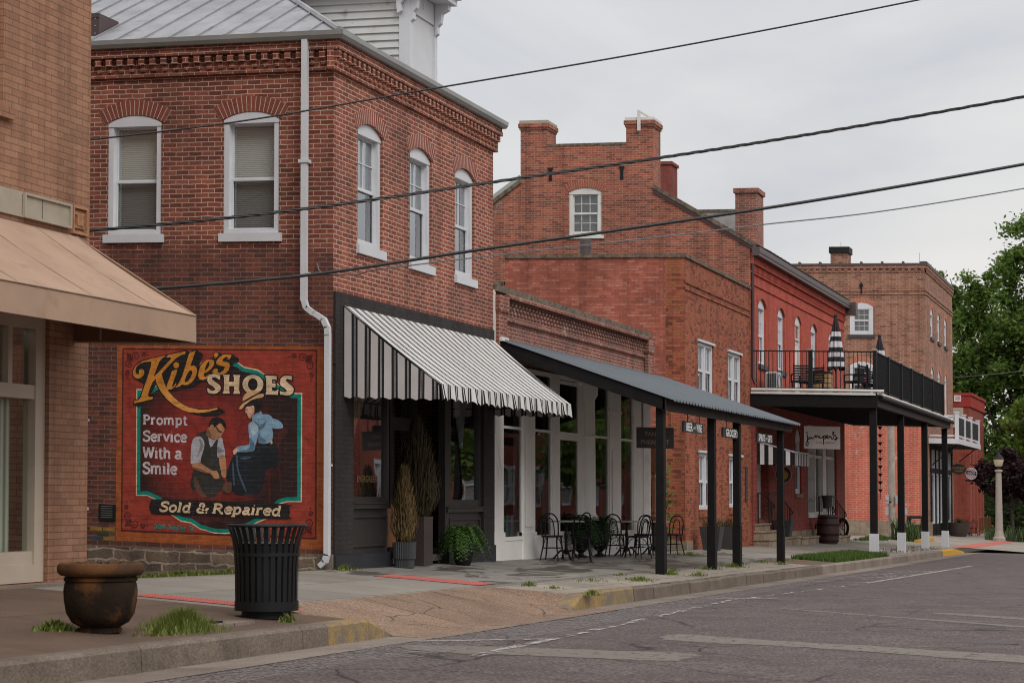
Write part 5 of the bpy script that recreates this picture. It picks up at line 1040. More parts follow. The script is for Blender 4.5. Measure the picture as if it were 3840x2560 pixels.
o,z=planter('fern_pot',4.62,-.36,'bushy green fern in a round black pot under the striped awning',[(0,0),(.11,0),(.15,.08),(.175,.2),(.165,.32),(.14,.37),(.15,.39),(.13,.39)],'black',.36,.13); m=MB(); fern(m,(4.62,-.36,z+.36),130,.50,8,.75,.28); m.build('fern',MT['fern'],o)
def conifer(mb,c,h,rmax,n,seed,taper=.85):
    r=random.Random(seed)
    for i in range(n):
        t=r.random()**1.15; rr=rmax*(math.sin(min(1,(t+.10)*2.6)*PI/2))*(1-t**1.5*taper)*r.uniform(.15,1.0); a=r.uniform(0,2*PI)
        p=Vector((c[0]+rr*math.cos(a),c[1]+rr*math.sin(a),c[2]+h*t*.93)); ln=r.uniform(.06,.17)*(1 if t<.8 else .8)*h; out=Vector((math.cos(a),math.sin(a),0))
        d=(out*r.uniform(-.05,.38)+Vector((r.uniform(-.15,.15),r.uniform(-.15,.15),1))).normalized(); w=Vector((-math.sin(a+r.uniform(-1,1)),math.cos(a),0)).normalized()*.0055*h**.5
        mid=p+d*ln*.5+out*.01; e=p+d*ln
        i0=mb.vs([p-w,p+w,mid+w,mid-w,e]); mb.f+=[(i0,i0+1,i0+2,i0+3),(i0+3,i0+2,i0+4)]; mb.m+=[0,0]
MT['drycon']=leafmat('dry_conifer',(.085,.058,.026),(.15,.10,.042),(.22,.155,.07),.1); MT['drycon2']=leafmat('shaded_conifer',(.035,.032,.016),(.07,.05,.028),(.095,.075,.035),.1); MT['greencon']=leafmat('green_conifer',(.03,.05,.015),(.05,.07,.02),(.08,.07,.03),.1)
o,z=planter('conifer_planter',2.22,-.25,'browning dry conifer in a fluted charcoal pot on the pavement',[(0,0),(.15,0),(.155,.13),(.16,.135),(.175,.14),(.18,.40),(.165,.40),(.16,.36)],'fluted',.37,.16,n=64,flute=.035)
m=MB(); conifer(m,(2.22,-.25,z+.36),1.22,.25,3000,12); m.build('foliage',MT['drycon'],o); m=MB(); conifer(m,(2.25,-.25,z+.36),.5,.19,500,13); m.build('green_growth',MT['greencon'],o); m=MB(); m.cyl((2.22,-.25,z+.3),(2.22,-.25,z+1.3),.02,.006); m.build('trunk',MT['soil'],o)
x,y=3.35,-.02; z=gz(x,y); o=empty('conifer_planter',(x,y,z),'bushy brown conifer in a tall dark square planter by the shop door','planter')
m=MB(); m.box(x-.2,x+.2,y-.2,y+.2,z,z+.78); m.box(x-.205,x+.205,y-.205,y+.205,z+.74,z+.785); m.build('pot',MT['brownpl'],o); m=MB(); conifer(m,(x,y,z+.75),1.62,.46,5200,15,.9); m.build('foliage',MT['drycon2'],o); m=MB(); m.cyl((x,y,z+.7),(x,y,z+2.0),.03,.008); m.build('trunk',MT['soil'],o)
x,y=2.52,.12; z=gz(x,y); o=empty('leaning_board',(x,y,z),'orange brown wooden easel board leaning behind the dry conifer','board'); m=MB()
m.bar((x-.30,y-.05,z+.02),(x-.12,y+.05,z+1.0),.05,.025); m.bar((x+.34,y-.05,z+.02),(x+.16,y+.05,z+1.0),.05,.025); m.build('rail',MT['wood'],o); m=MB(); m.prism(FX(y),[(x-.24,z+.3),(x+.26,z+.3),(x+.14,z+.98),(x-.10,z+.98)],-.01,.01); m.build('panel',MT['wood'],o)
# turned wooden posts in the alley beside the shop
for i,(x,y,lab) in enumerate(((20.25,.35,'turned brown wooden porch post, left of two in the alley'),(21.2,.35,'turned brown wooden porch post, right of two with vines beside it'))):
    z=gz(x,y); o=empty('turned_post',(x,y,z),lab,'post',group='turned wooden posts in the alley'); m=MB()
    m.box(x-.07,x+.07,y-.07,y+.07,z,z+.85); m.lathe((x,y,z),[(.07,.85),(.04,.88),(.06,.95),(.045,1.05),(.05,1.5),(.04,1.7),(.06,1.78),(.04,1.85),(.07,1.9)],12); m.box(x-.07,x+.07,y-.07,y+.07,z+1.9,z+2.6); m.build('shaft',MT['wood'],o)
x0=20.25
# flowerpot
x,y=-12.04,-3.15; z=gz(x,y); o=empty('flowerpot',(x,y,z),'large weathered terracotta flowerpot with a rolled rim, full of dead stems','flowerpot')
m=MB(); m.lathe((x,y,z),[(0,0),(.175,0),(.18,.03),(.165,.045),(.235,.085),(.280,.16),(.298,.26),(.304,.345),(.295,.405),(.287,.42),(.302,.428),(.302,.452),(.288,.46),(.295,.475)],40); m.build('body',MT['terracotta'],o,smooth=True)
m=MB(); m.lathe((x,y,z),[(.29,.465),(.325,.472),(.348,.49),(.358,.515),(.357,.545),(.345,.568),(.325,.578),(.305,.57),(.297,.55),(.29,.48)],40); m.build('rim',MT['terrim'],o,smooth=True)
m=MB(); m.disc((x,y,z+.52),.295); m.build('soil',MT['soil'],o)
m=MB(); r=random.Random(2)
for k in range(46):
    a=r.uniform(0,6.28); q=.2*r.random(); b=Vector((x+q*math.cos(a),y+q*math.sin(a),z+.52)); e=b+Vector((r.uniform(-.12,.12),r.uniform(-.12,.12),r.uniform(.02,.07))); m.tube([b,(b+e)/2+Vector((0,0,.02)),e],.005,4)
m.build('dead_stems',mat('dead_stem',(.075,.05,.04),.9),o)
# litter bin
x,y=-9.12,-3.28; z=gz(x,y); o=empty('litter_bin',(x,y,z),'black slatted steel litter bin with a flared rim in front of the mural','litter bin')
m=MB()
prof=[(.30,.10),(.302,.2),(.305,.45),(.315,.64),(.335,.76),(.37,.86),(.385,.885)]
for k in range(30):
    a=2*PI*k/30; w=.021; c,s=math.cos(a),math.sin(a)
    for (r0,h0),(r1,h1) in zip(prof,prof[1:]):
        for off in(0,.008):
            m.poly([(x+(r0-off)*c-w*s,y+(r0-off)*s+w*c,z+h0),(x+(r0-off)*c+w*s,y+(r0-off)*s-w*c,z+h0),(x+(r1-off)*c+w*s,y+(r1-off)*s-w*c,z+h1),(x+(r1-off)*c-w*s,y+(r1-off)*s+w*c,z+h1)])
m.build('slats',MT['black'],o)
m=MB(); m.tube([(x+.388*math.cos(2*PI*a/48),y+.388*math.sin(2*PI*a/48),z+.89) for a in range(49)],.013,8,caps=False); m.build('rim',MT['black'],o,smooth=True)
m=MB(); m.lathe((x,y,z),[(.29,.075),(.308,.075),(.308,.165),(.29,.165)],40); m.build('base_ring',MT['black'],o,smooth=True)
m=MB(); m.lathe((x,y,z),[(0,.088),(.28,.088),(.24,.08),(.24,0)],40); m.build('foot',MT['black'],o,smooth=True)
m=MB(); m.lathe((x,y,z),[(.30,.60),(.318,.60),(.318,.63),(.30,.63)],40); m.build('hoop',MT['black'],o,smooth=True)
m=MB(); m.lathe((x,y,z),[(.26,.1),(.27,.70),(.285,.72),(.27,.73),(.25,.70)],32); m.build('liner',mat('black_plastic_liner',(.012,.012,.012),.5),o,smooth=True)
# ------------------------------------------------------------- two storey rug brick building
Q=empty('rug_brick_building',(27,.2,-.3),'two storey flat roofed red brick building with twin sash windows beyond the porch','building')
F2=FX(.2); S2=SX(22.9)
h2=[(24.40,26.22,3.70,5.16),(28.10,29.88,3.66,5.15),(24.45,26.22,.74,2.24),(28.2,29.9,.78,2.22)]
m=MB(); m.wall(F2,22.9,31.15,-.7,7.2,h2,.14); m.fbox(F2,22.9,31.15,6.38,6.45,-.02,.03); m.fbox(F2,22.9,31.15,6.55,6.62,-.02,.03); m.wall(S2,.2,.70,-.7,7.2,(),0)
m.build('front_wall',MT['brick_two'],Q,shear=True)
m=MB(); m.poly([(31.1,.2,-.7),(31.1,6,-.7),(31.1,6,7.2),(31.1,.2,7.2)]); m.build('party_wall',MT['brick_two_side'],Q,shear=True)
m=MB(); m.wall(S2,.70,13,-.7,6.5,(),0); m.wall(S2,.70,5.05,6.5,7.2,(),0); m.poly([(22.9,5.05,6.5),(27,5.05,6.5),(27,5.05,7.2),(22.9,5.05,7.2)]); m.build('side_wall',MT['brick_two_side'],Q,shear=True)
m=MB(); m.box(22.86,23.2,.15,5.09,7.2,7.29); m.box(23.2,31.15,.15,.5,7.2,7.28); m.box(22.86,23.1,5.09,13,6.5,6.6); m.build('coping',MT['coping'],Q,shear=True)
m=MB(); m.box(23.2,31.1,.5,5,6.9,6.95); m.box(23.1,31,5,13,6.3,6.35); m.build('roof',MT['underside'],Q,shear=True)
m=MB(); m.cyl((24.2,3.22,6.6),(24.2,3.22,7.85),.155,n=16); m.cyl((24.2,3.22,7.62),(24.2,3.22,7.66),.165,n=16); m.build('flue_pipe',MT['brownmetal'],Q,shear=True,smooth=True)
for (a,b,c,e) in h2:
    mid=(a+b)/2
    for p,q in((a,mid),(mid,b)): window(Q,F2,p,q,c,e,0,fw=.09,rec=.03,blind='sheer',low='blind_low',munt=(2,1,(1,)),mid=.5)
    m=MB(); m.fbox(F2,a-.06,b+.06,e,e+.06,-.05,.05); m.build('lintel',MT['white'],Q,shear=True)
    m=MB(); u=a-.05
    while u<b: m.fbox(F2,u,u+.10,c-.2,c-.005,-.05,.035); u+=.11
    m.build('brick_sill',MT['brick_two'],Q,shear=True)
m=MB(); m.box(22.84,23.5,.14,.9,-.7,-.06); m.build('corner_stone',MT['limepale'],Q,shear=True)
m=MB(); m.fbox(F2,30.35,30.62,.95,1.95,0,.03); 
for k in range(8): m.fbox(F2,30.42,30.55,1.02+k*.115,1.08+k*.115,.03,.034,1)
m.build('number_board',[MT['signblack'],MT['signtan']],Q,shear=True)
def boxpot(x,y,w,h,lab,grp,seed):
    z=gz(x,y); o=empty('box_planter',(x,y,z),lab,'planter',grp); m=MB(); a=w*.34
    i=m.vs([(x+s*a,y+t*a,z) for s,t in((-1,-1),(1,-1),(1,1),(-1,1))]+[(x+s*w/2,y+t*w/2,z+h) for s,t in((-1,-1),(1,-1),(1,1),(-1,1))]+[(x+s*w*.45,y+t*w*.45,z+h) for s,t in((-1,-1),(1,-1),(1,1),(-1,1))]+[(x+s*w*.44,y+t*w*.44,z+h-.06) for s,t in((-1,-1),(1,-1),(1,1),(-1,1))])
    for r_ in range(3):
        for k in range(4): m.f.append((i+r_*4+k,i+r_*4+(k+1)%4,i+r_*4+4+(k+1)%4,i+r_*4+4+k)); m.m.append(0)
    m.build('pot',MT['fluted'],o); m=MB(); m.poly([(x+s*w*.44,y+t*w*.44,z+h-.05) for s,t in((-1,-1),(1,-1),(1,1),(-1,1))]); m.build('soil',MT['soil'],o)
    if seed:
        m=MB(); r=random.Random(seed)
        for k in range(120):
            a_=r.uniform(0,6.28); b=Vector((x+r.uniform(-.3,.3)*w,y+r.uniform(-.3,.3)*w,z+h-.05)); e=b+Vector((.16*math.cos(a_),.16*math.sin(a_),r.uniform(.1,.28))); m.tube([b,(b+e)/2+Vector((0,0,.04)),e],.006,3)
        m.build('dry_stems',MT['drycon'],o)
BG='tall black box planters against the brick building'
boxpot(23.75,-.30,.55,.62,'black square planter with dry stems, left of two by the sash window',BG,3); boxpot(25.9,-.28,.60,.62,'black square planter with dry stems, right of two by the sash window',BG,4)
# vines in the alley
m=MB(); r=random.Random(21)
for i in range(700):
    t=r.random(); x=21.3+r.uniform(-.3,.9); y=.5+r.uniform(-.2,.5); z=gz(x,y)+.2+2.0*t; s=r.uniform(.04,.10); a=Vector((r.uniform(-1,1),r.uniform(-1,1),r.uniform(-.6,.6))).normalized(); b=a.orthogonal().normalized(); c=Vector((x,y,z))
    if r.random()<.5*abs(math.sin(z*3.3+x*2)): continue
    i0=m.vs([c-a*s,c+b*s*.5,c+a*s,c-b*s*.5]); m.f.append((i0,i0+1,i0+2,i0+3)); m.m.append(0)
o=empty('climbing_vine',(21.6,.6,gz(21.6,.6)),'leafy green vine climbing in the alley beside the turned posts','plant'); m.build('foliage',MT['fern'],o); m=MB(); m.tube([(21.5,.7,gz(21.5,.7)),(21.6,.75,1),(21.5,.7,2)],.02,5); m.build('stem',MT['soil'],o)
MT['oldgrey']=mat('grey_render',(.33,.31,.30),.9,mot=.2)
# ------------------------------------------------------------- gabled red building with the balcony
J=empty('gabled_brick_building',(40,.2,-.5),'tall gabled old brick building with end chimneys and bright red painted street front','building')
S3=SX(31.2); F3=FX(.2)
A_=arcpts(4.75,5.78,10.19,.13); hole=[(4.75,8.86),*A_,(5.78,8.86)]
out=[(.18,-.6),(.18,8.46),(3.13,10.19),(3.13,11.64),(7.33,11.64),(7.33,10.5),(8.28,9.83),(12,7.2),(12,-.6)]
m=MB(); m.fpoly(S3,out,0,[[(4.3,8.4),(4.3,10.5),(6.2,10.5),(6.2,8.4)]]); m.wall(S3,4.3,6.2,8.4,10.5,[(4.75,5.78,8.86,10.19,.13)],.15)
m.box(31.45,31.6,3.2,7.25,10.6,11.63)
m.build('gable_wall',MT['gable'],J,shear=True)
m=MB(); m.box(31.19,31.6,3.97,6.47,11.60,11.68); m.build('parapet_coping',MT['coping'],J,shear=True)
for y0,y1 in((3.13,3.97),(6.47,7.33)):
    m=MB(); m.box(31.19,32.1,y0,y1,9.9,12.25); m.box(31.13,32.16,y0-.06,y1+.06,12.2,12.33); m.box(31.16,32.13,y0-.03,y1+.03,12.13,12.2); c=m.build('chimney',MT['gable'],J,shear=True)
    m=MB(); m.box(31.15,32.14,y0-.03,y1+.03,12.33,12.42); 
    if y0<4: m.box(31.10,31.14,3.50,3.60,12.0,12.62); m.bar((31.12,3.55,12.6),(31.9,3.2,12.42),.07,.04)
    m.build('chimney_cap',MT['band'] if y0>4 else MT['oldwhite'],c,shear=True)
m=MB(); m.box(31.25,32.2,-.02,.64,8.4,10.1); m.box(31.2,32.25,-.07,.69,10.08,10.22); c=m.build('chimney',MT['brick_white'],J,shear=True)
m=MB(); m.box(38.0,38.9,4.25,4.85,10,12.1); m.box(37.95,38.95,4.2,4.9,12.1,12.2); m.build('chimney',MT['chim_red'],J,shear=True)
m=MB(); m.box(40,40.3,2.2,4.0,9.4,10.75); m.box(39.97,40.33,2.2,4.0,10.75,10.84,1); m.build('party_parapet',[MT['oldgrey'],MT['coping']],J,shear=True)
window(J,S3,4.75,5.78,8.86,10.19,.13,fm=MT['oldwhite'],fw=.12,rec=.03,blind='interior',munt=(3,2,(0,1)),mid=.5,archm=MT['gable_arch'],arh=.24,sill=(.10,.05,.08,'oldwhite'),sw=.03)  # its blind is a dark sheet standing in for the unlit room
m=MB()
for y in(6.37,4.11): m.prism(S3,[(y-.09,10.95),(y+.09,10.95),(y+.04,10.8),(y+.05,10.55),(y-.05,10.55),(y-.04,10.8)],0,.03)
m.build('tie_plate',MT['black'],J,shear=True)
m=MB(); m.bar((31.2,.0,8.50),(31.2,3.13,10.32),.12,.13,up=(1,0,0)); m.build('rake_flashing',MT['coping'],J,shear=True)
m=MB(); m.bar((31.2,.05,8.44),(31.2,3.1,10.20),.16,.08,up=(1,0,0)); m.build('rake_gutter',MT['maroon'],J,shear=True)
m=MB(); m.bar((31.2,7.33,10.55),(31.2,12,7.3),.12,.12,up=(1,0,0)); m.bar((31.25,7.33,10.67),(31.25,12,7.42),.2,.05,1,up=(1,0,0)); m.build('rake_trim',[MT['coping'],MT['galv']],J,shear=True)
m=MB(); m.poly([(31.3,-.1,8.5),(48.95,-.1,8.5),(48.95,5.2,11.2),(31.3,5.2,11.2)]); m.poly([(31.3,5.2,11.2),(48.95,5.2,11.2),(48.95,12,7.3),(31.3,12,7.3)])
x=33
while x<48.9: m.bar((x,-.1,8.52),(x,5.2,11.22),.03,.04); x+=.6
m.build('roof',MT['brownmetal'],J,shear=True)
wx=[(32.45,33.72),(35.55,36.78),(38.55,39.75),(41.62,42.9),(45.35,46.6)]
uh=[(a,b,5.08 if i!=2 else 4.25,6.86,.24) for i,(a,b) in enumerate(wx)]
m=MB(); m.wall(F3,31.22,48.9,4.0,8.3,uh,.16)
m.fbox(F3,31.22,48.9,7.38,7.46,-.02,.035); m.fbox(F3,31.22,48.9,7.98,8.3,-.02,.12); m.fbox(F3,31.22,48.9,7.72,7.78,-.02,.05)
u=31.3
while u<48.8: m.fbox(F3,u,u+.09,7.78,7.98,-.02,.07); u+=.19
m.poly([(48.9,.2,-1),(48.9,12,-1),(48.9,12,8.3),(48.9,.2,8.3)]); m.build('front_wall',MT['jun'],J,shear=True)
for i,(a,b,c,e,r) in enumerate(uh):
    if i!=2: window(J,F3,a,b,c,e,r,fw=.10,rec=.08,blind='sheer',low='screen',munt=(3,2,(1,)),archm=MT['jun_arch'],arh=.24,sill=(.14,.06,.06,'fluted'),mid=.5,glass='glass_w')
    else:
        arch_=MB(); arch(arch_,F3,a,b,e,r,.24,.008); arch_.build('window_arch',MT['jun_arch'],J,shear=True)
        m=MB(); d0=-.06; ring(m,F3,a,b,c,e,.09,-.14,-.06); m.prism(F3,[(a+.002,e-.05),*[(min(max(p[0],a+.002),b-.002),p[1]-.003) for p in arcpts(a,b,e,r)],(b-.002,e-.05)],-.05,-.14); m.fbox(F3,a+.09,b-.09,6.3,6.36,-.13,-.06); m.fbox(F3,a+.09,b-.09,c+.09,6.3,-.13,-.11); ring(m,F3,a+.2,b-.2,c+.3,c+1.1,.04,-.11,-.095); ring(m,F3,a+.2,b-.2,c+1.2,6.2,.04,-.11,-.095); d=m.build('door',MT['oldwhite'],J,shear=True); pane(d,F3,a+.09,b-.09,6.36,e-.09,-.1)
m=MB(); m.box(31.1,48.95,-.12,.12,8.30,8.46); m.box(31.1,48.95,-.10,.1,8.20,8.30); m.poly([(31.2,-.1,8.47),(48.95,-.1,8.47),(48.95,.6,8.9),(31.2,.6,8.9)]); m.box(48.6,49.1,-.3,.2,7.98,8.46); m.build('gutter',MT['brownmetal'],J,shear=True)
m=MB(); m.tube([(31.27,.1,8.2),(31.27,.13,7.9),(31.27,.13,4.6),(31.25,.05,4.4)],.05,8); m.build('downpipe',MT['maroon'],J,shear=True,smooth=True)
lh=[(31.95,34.0,.41,2.95),(38.5,39.62,1.19,3.02,.32),(40.85,46.95,.40,3.55)]
m=MB(); m.wall(F3,31.22,48.9,-.95,4.0,lh,.35); m.fbox(F3,31.22,31.92,-.7,4.0,0,.06); m.build('lower_wall',brick('shade_darkened_red_brick',[(.24,.040,.030),(.28,.047,.035),(.20,.035,.027)],(.42,.17,.135),ms=.012,dirt=(.2,.6),vary=.15),J,shear=True)  # red brick, with the shade under the balcony put into its colour
window(J,F3,38.5,39.62,1.19,3.02,.32,fw=.16,rec=.06,blind='screen',low='screen',sill=(.12,.06,.06,'gutter'))
m=MB(); ring(m,F3,32.0,34.0,.42,2.95,.10,-.34,-.26); m.fbox(F3,32.95,33.9,.42,2.9,-.33,-.28); sd=m.build('door_surround',MT['oldwhite'],J,shear=True)
m=MB(); m.fbox(F3,32.1,32.95,.44,2.85,-.33,-.29); ring(m,F3,32.2,32.85,.55,1.4,.03,-.29,-.275); m.build('door',mat('varnished_oak_door',(.36,.17,.05),.45,mot=.2,sc=4),sd,shear=True); pane(sd,F3,32.2,32.85,1.5,2.75,-.285,'glass_dim','door_pane')
m=MB(); ring(m,F3,40.86,46.94,.42,3.55,.14,-.3,-.08)
for u in(42.6,44.3): m.fbox(F3,u,u+.75 if u>44 else u+.16,.5,3.5,-.3,-.06)
for u0,u1 in((41,42.6),(42.76,44.3),(45.05,46.8)): m.fbox(F3,u0,u1,2.45,2.55,-.28,-.1)
m.fbox(F3,40.86,42.8,.38,.55,-.3,.04); sh=m.build('shop_window',MT['oldwhite'],J,shear=True); pane(sh,F3,41,42.6,.55,3.42,-.2,'glass_w'); pane(sh,F3,42.76,44.3,.5,3.42,-.22,'glass_dim'); pane(sh,F3,45.05,46.8,.5,3.42,-.2,'glass_w')
m=MB(); m.box(31.5,48.5,3.5,3.6,-.5,4); m.build('shop_interior',MT['interior'],J,shear=True)
m=MB(); m.box(31.3,48.9,.12,.4,-.95,-.02); m.build('foundation',MT['limepale'],J,shear=True)
def stone(name,lab,ts):
    x0=min(t[0] for t in ts); x1=max(t[1] for t in ts); z=gz((x0+x1)/2,-.2); o=empty(name,((x0+x1)/2,-.1,z),lab,'steps')
    for (a,b,y,zt) in ts:
        m=MB(); m.box(a,b,y,.15,z-.3,zt-.05); m.box(a-.03,b+.03,y-.035,.15,zt-.05,zt); m.build('step',MT['limepale'],o)
    return o
stone('stone_steps','worn limestone steps to the oak door with a long bottom tread',[(31.25,36.5,-.32,-.15),(31.35,33.5,-.16,.08),(31.45,33.2,.02,.30)])
stone('stone_steps','single low limestone block step left of the cask',[(36.9,40.2,-.28,-.20)]); stone('stone_steps','limestone steps behind the dark cask at the shop window',[(42.2,46.6,-.34,-.30),(42.2,45.4,-.16,-.05),(42.2,44.4,.0,.2)])
def handrail(y,x0,x1,xk,z0,z1,lab):             # runs along the wall from the door sill x0 down to x1
    o=empty('handrail',(x1,y,z1),lab,'railing',group='black iron handrails on the stone steps'); m=MB()
    zb=lambda x:z0 if x<xk else z0+(z1-z0)*(x-xk)/(x1-xk)
    m.tube(rib_pts([(x0,y,z0+.90),(xk,y,z0+.90),((xk+x1)/2,y,(z0+z1)/2+.90),(x1,y,z1+.90),(x1+.35,y,z1+.80),(x1+.42,y,z1+.70),(x1+.2,y,z1+.70)],n=4),.022,6); m.build('top_rail',MT['black'],o)
    m=MB(); m.tube([(x0,y,z0+.14),(xk,y,z0+.14),(x1,y,z1+.14)],.014,5); m.build('bottom_rail',MT['black'],o)
    n=int((x1-x0)/.38)
    for k in range(n+1):
        x=x0+(x1-x0)*k/n; m=MB(); e=k in(0,n); m.tube([(x,y,zb(x)+(0 if e else .14)),(x,y,zb(x)+.9)],.024 if e else .010,5); m.build('baluster',MT['black'],o)
handrail(-.22,31.9,35.2,33.2,.30,-.15,'black iron handrail outside the oak door steps'); handrail(.06,31.6,33.6,32.4,.30,.05,'short black iron handrail close to the wall by the oak door')
handrail(-.24,42.4,45.9,43.6,.20,-.30,'black iron handrail behind the cask, ending in a scroll'); handrail(.08,42.4,45.2,43.6,.20,-.15,'black iron handrail close to the shop window behind the cask')
boxpot(34.75,-.10,.60,.52,'black tapered planter standing on the oak door steps',None,0)
for ob in bpy.data.objects:
    if ob.get('label','').startswith('black tapered planter standing'): ob.location.z=-.15
x,y=41.2,-.42; z=gz(x,y); o=empty('barrel',(x,y,z),'big dark wooden cask standing upright on the pavement','barrel')
m=MB(); m.lathe((x,y,z),[(.32,0),(.36,.2),(.385,.45),(.375,.7),(.34,.98),(.31,.98),(.31,.94),(0,.94)],28); m.build('staves',MT['barrel'],o,smooth=True)
for h in(.1,.32,.64,.88): m=MB(); rr=.315+.075*math.sin(PI*min(1,(h+.12)/1.15)); m.lathe((x,y,z),[(rr,h-.03),(rr+.012,h-.03),(rr+.012,h+.03),(rr,h+.03)],28); m.build('hoop',MT['black'],o,smooth=True)
x,y=42.0,-.26; o=empty('hanging_planter',(x,y,.62),'small black planter hung on the shop handrail','planter'); m=MB(); m.lathe((x,y,.70),[(0,0),(.13,0),(.19,.42),(.21,.45),(.18,.45),(.17,.40),(0,.40)],16); m.build('pot',MT['fluted'],o,smooth=True); m=MB(); m.box(x-.2,x+.35,y-.02,y+.02,1.02,1.06); m.build('bracket',MT['black'],o)
x,y=46.9,-.02; o=empty('hose_reel',(x,y,-.1),'black hose reel leaning by the shop handrail','hose reel')
for k,rr in enumerate((.36,.31,.26)): m=MB(); m.tube([(x+.03*k,y+rr*math.cos(a*PI/14)*.6,-.05+rr*math.sin(a*PI/14)) for a in range(29)],.025,6,caps=False); m.build('coil',MT['black'],o,smooth=True)
# small striped awning above the oak door
MT['stripe2']=stripemat('bold_striped_canvas',(.60,.59,.58),(.015,.014,.016),[(0,1),(.5,0)])
o=empty('awning',(33.0,-.4,2.6),'small bold black and white striped awning over the oak door','awning')
a,b,yf,zt,zf2,zv2=31.85,34.3,-.98,2.72,2.42,2.05
m=MB(); m.poly([(a,.18,zt),(b,.18,zt),(b,yf,zf2),(a,yf,zf2)],0,uv=[(0,0),(9,0),(9,1),(0,1)]); m.build('canopy',MT['stripe2'],o,shear=True)
m=MB(); m.poly([(a,yf-.01,zf2),(b,yf-.01,zf2),(b,yf-.01,zv2),(a,yf-.01,zv2)],0,uv=[(0,0),(9,0),(9,1),(0,1)]); m.build('valance',MT['stripe2'],o,shear=True)
for x in(a,b): m=MB(); m.poly([(x,.18,zt),(x,yf,zf2),(x,yf,zv2),(x,.18,zv2)],0,uv=[(0,0),(4.5,0),(4.5,1),(0,1)]); m.build('side_panel',MT['stripe2'],o,shear=True)
m=MB(); m.tube([(a,.18,zt+.02),(a,yf,zf2+.02),(b,yf,zf2+.02)],.025,6); m.build('frame',MT['greybox'],o,shear=True)
# signs
o=empty('hanging_sign',(33.5,-1.5,2.95),'white wooden board reading juniper\'s GIN LIBRARY in black script under the balcony','sign'); f=SX(33.5)
m=MB(); m.fbox(f,-2.07,-.98,2.585,3.27,-.03,.03); m.build('board',mat('whitewashed_board',(.86,.80,.78),.7,mot=.1,sc=2),o,shear=True)
def jm(p): u=(p[0]-1143)/997; return (-.98-1.09*u, 3.27-.685*((p[1]-122-43*u)/600))
m=MB()
for st in ([(1205,318),(1250,292)],[(1235,345),(1243,440),(1235,530),(1200,590),(1210,640),(1245,640),(1262,580),(1245,520),(1270,460),(1295,420),(1285,455),(1310,470),(1350,420),(1355,455),(1390,465),(1440,410),(1470,380),(1475,440),(1505,400),(1530,385),(1545,430),(1565,445),(1590,400),(1585,440),(1620,455),(1660,430),(1687,392)],[(1583,352),(1592,346)],[(1685,395),(1690,500),(1688,632)],[(1688,440),(1725,392),(1752,420),(1730,465),(1695,476),(1745,462),(1795,432),(1815,402),(1790,382),(1768,420),(1790,460),(1835,455),(1865,400),(1875,432),(1897,420),(1905,470),(1940,492),(1985,400),(2015,390),(2040,440),(2050,490),(2020,512),(1992,495),(2060,472),(2095,460)],[(1940,392),(1960,345),(1975,290)],[(1950,360),(1985,335)],[(1945,345),(1925,350)],[(1960,320),(1985,300)],[(1957,330),(1945,295)]):
    m.frib(f,[jm(p) for p in st],.030,.033)
m.build('script_lettering',MT['signblack'],o,shear=True)
OR_=mat('orange_brown_lettering',(.46,.20,.08),.6)
for t,a,b,c,e in(('GIN',1485,1645,595,540),('LIBRARY',1735,2025,605,555)): m=MB(); m.ftext(f,t,jm((a,0))[0],jm((b,0))[0],jm((a,c))[1],jm((a,e))[1],d=.033,bold=.012); m.build('lettering',OR_,o,shear=True)
for y in(-1.1,-1.95): m=MB(); m.tube([(33.5,y,3.27),(33.5,y,3.9)],.008,5); m.build('chain',MT['black'],o,shear=True)
o=empty('hanging_sign',(34.8,-.12,1.8),'round black and amber sign partly hidden by the last porch post','sign'); f=SX(34.8); c=(-.10,1.78)
ci=lambda r,n=32:[(c[0]+r*math.cos(2*PI*k/n),c[1]+r*math.sin(2*PI*k/n)) for k in range(n)]
m=MB(); m.prism(f,ci(.25),-.02,.02); m.build('board',MT['signblack'],o,shear=True); m=MB(); m.fpoly(f,ci(.15),.023); m.build('amber_disc',mat('amber_sign_paint',(.45,.24,.03),.6),o,shear=True)
m=MB(); m.tube([S for S in [f(*p,.02) for p in ci(.25)+[ci(.25)[0]]]],.008,5); m.build('rim',MT['greybox'],o,shear=True)
m=MB(); r=random.Random(1)
for k in range(26):
    a=2*PI*k/26
    if 7<k<12 or 20<k<24: continue
    m.frib(f,[(c[0]+.175*math.cos(a),c[1]+.175*math.sin(a)),(c[0]+.225*math.cos(a+.1),c[1]+.225*math.sin(a+.1))],.02,.023,0,False)
m.build('ring_lettering',MT['signtan'],o,shear=True); m=MB(); m.bar((34.8,.2,2.12),(34.8,-.4,2.12),.03,.03); m.tube([(34.8,-.1,2.03),(34.8,-.1,2.12)],.01,5); m.build('bracket',MT['black'],o,shear=True)
# ------------------------------------------------------------- balcony
Y0=-3.5; BX0,BX1=31.2,50.9
K_=empty('balcony',(41,-1.65,4.1),'long black timber balcony on white footed posts with metal railings','balcony')
m=MB(); m.box(BX0+.05,BX1,Y0+.05,.19,4.10,4.17); m.build('deck',MT['underside'],K_,shear=True)
m=MB(); m.box(BX0-.04,BX0+.06,Y0,.19,3.76,4.12); m.build('side_beam',MT['blackwood'],K_,shear=True)
m=MB(); m.box(BX0+.06,BX1,Y0-.04,Y0+.10,3.80,4.10); m.build('front_beam',MT['brownbeam'],K_,shear=True)
m=MB(); m.tube([(BX0+.06,Y0-.10,4.06),(BX1+.3,Y0-.10,4.06)],.065,8); m.build('front_gutter',MT['blackwood'],K_,shear=True)
for k in range(40): x=BX0+.35+k*.49; m=MB(); m.box(x,x+.05,Y0+.1,.18,3.87,4.09); m.build('joist',MT['underside'],K_,shear=True)
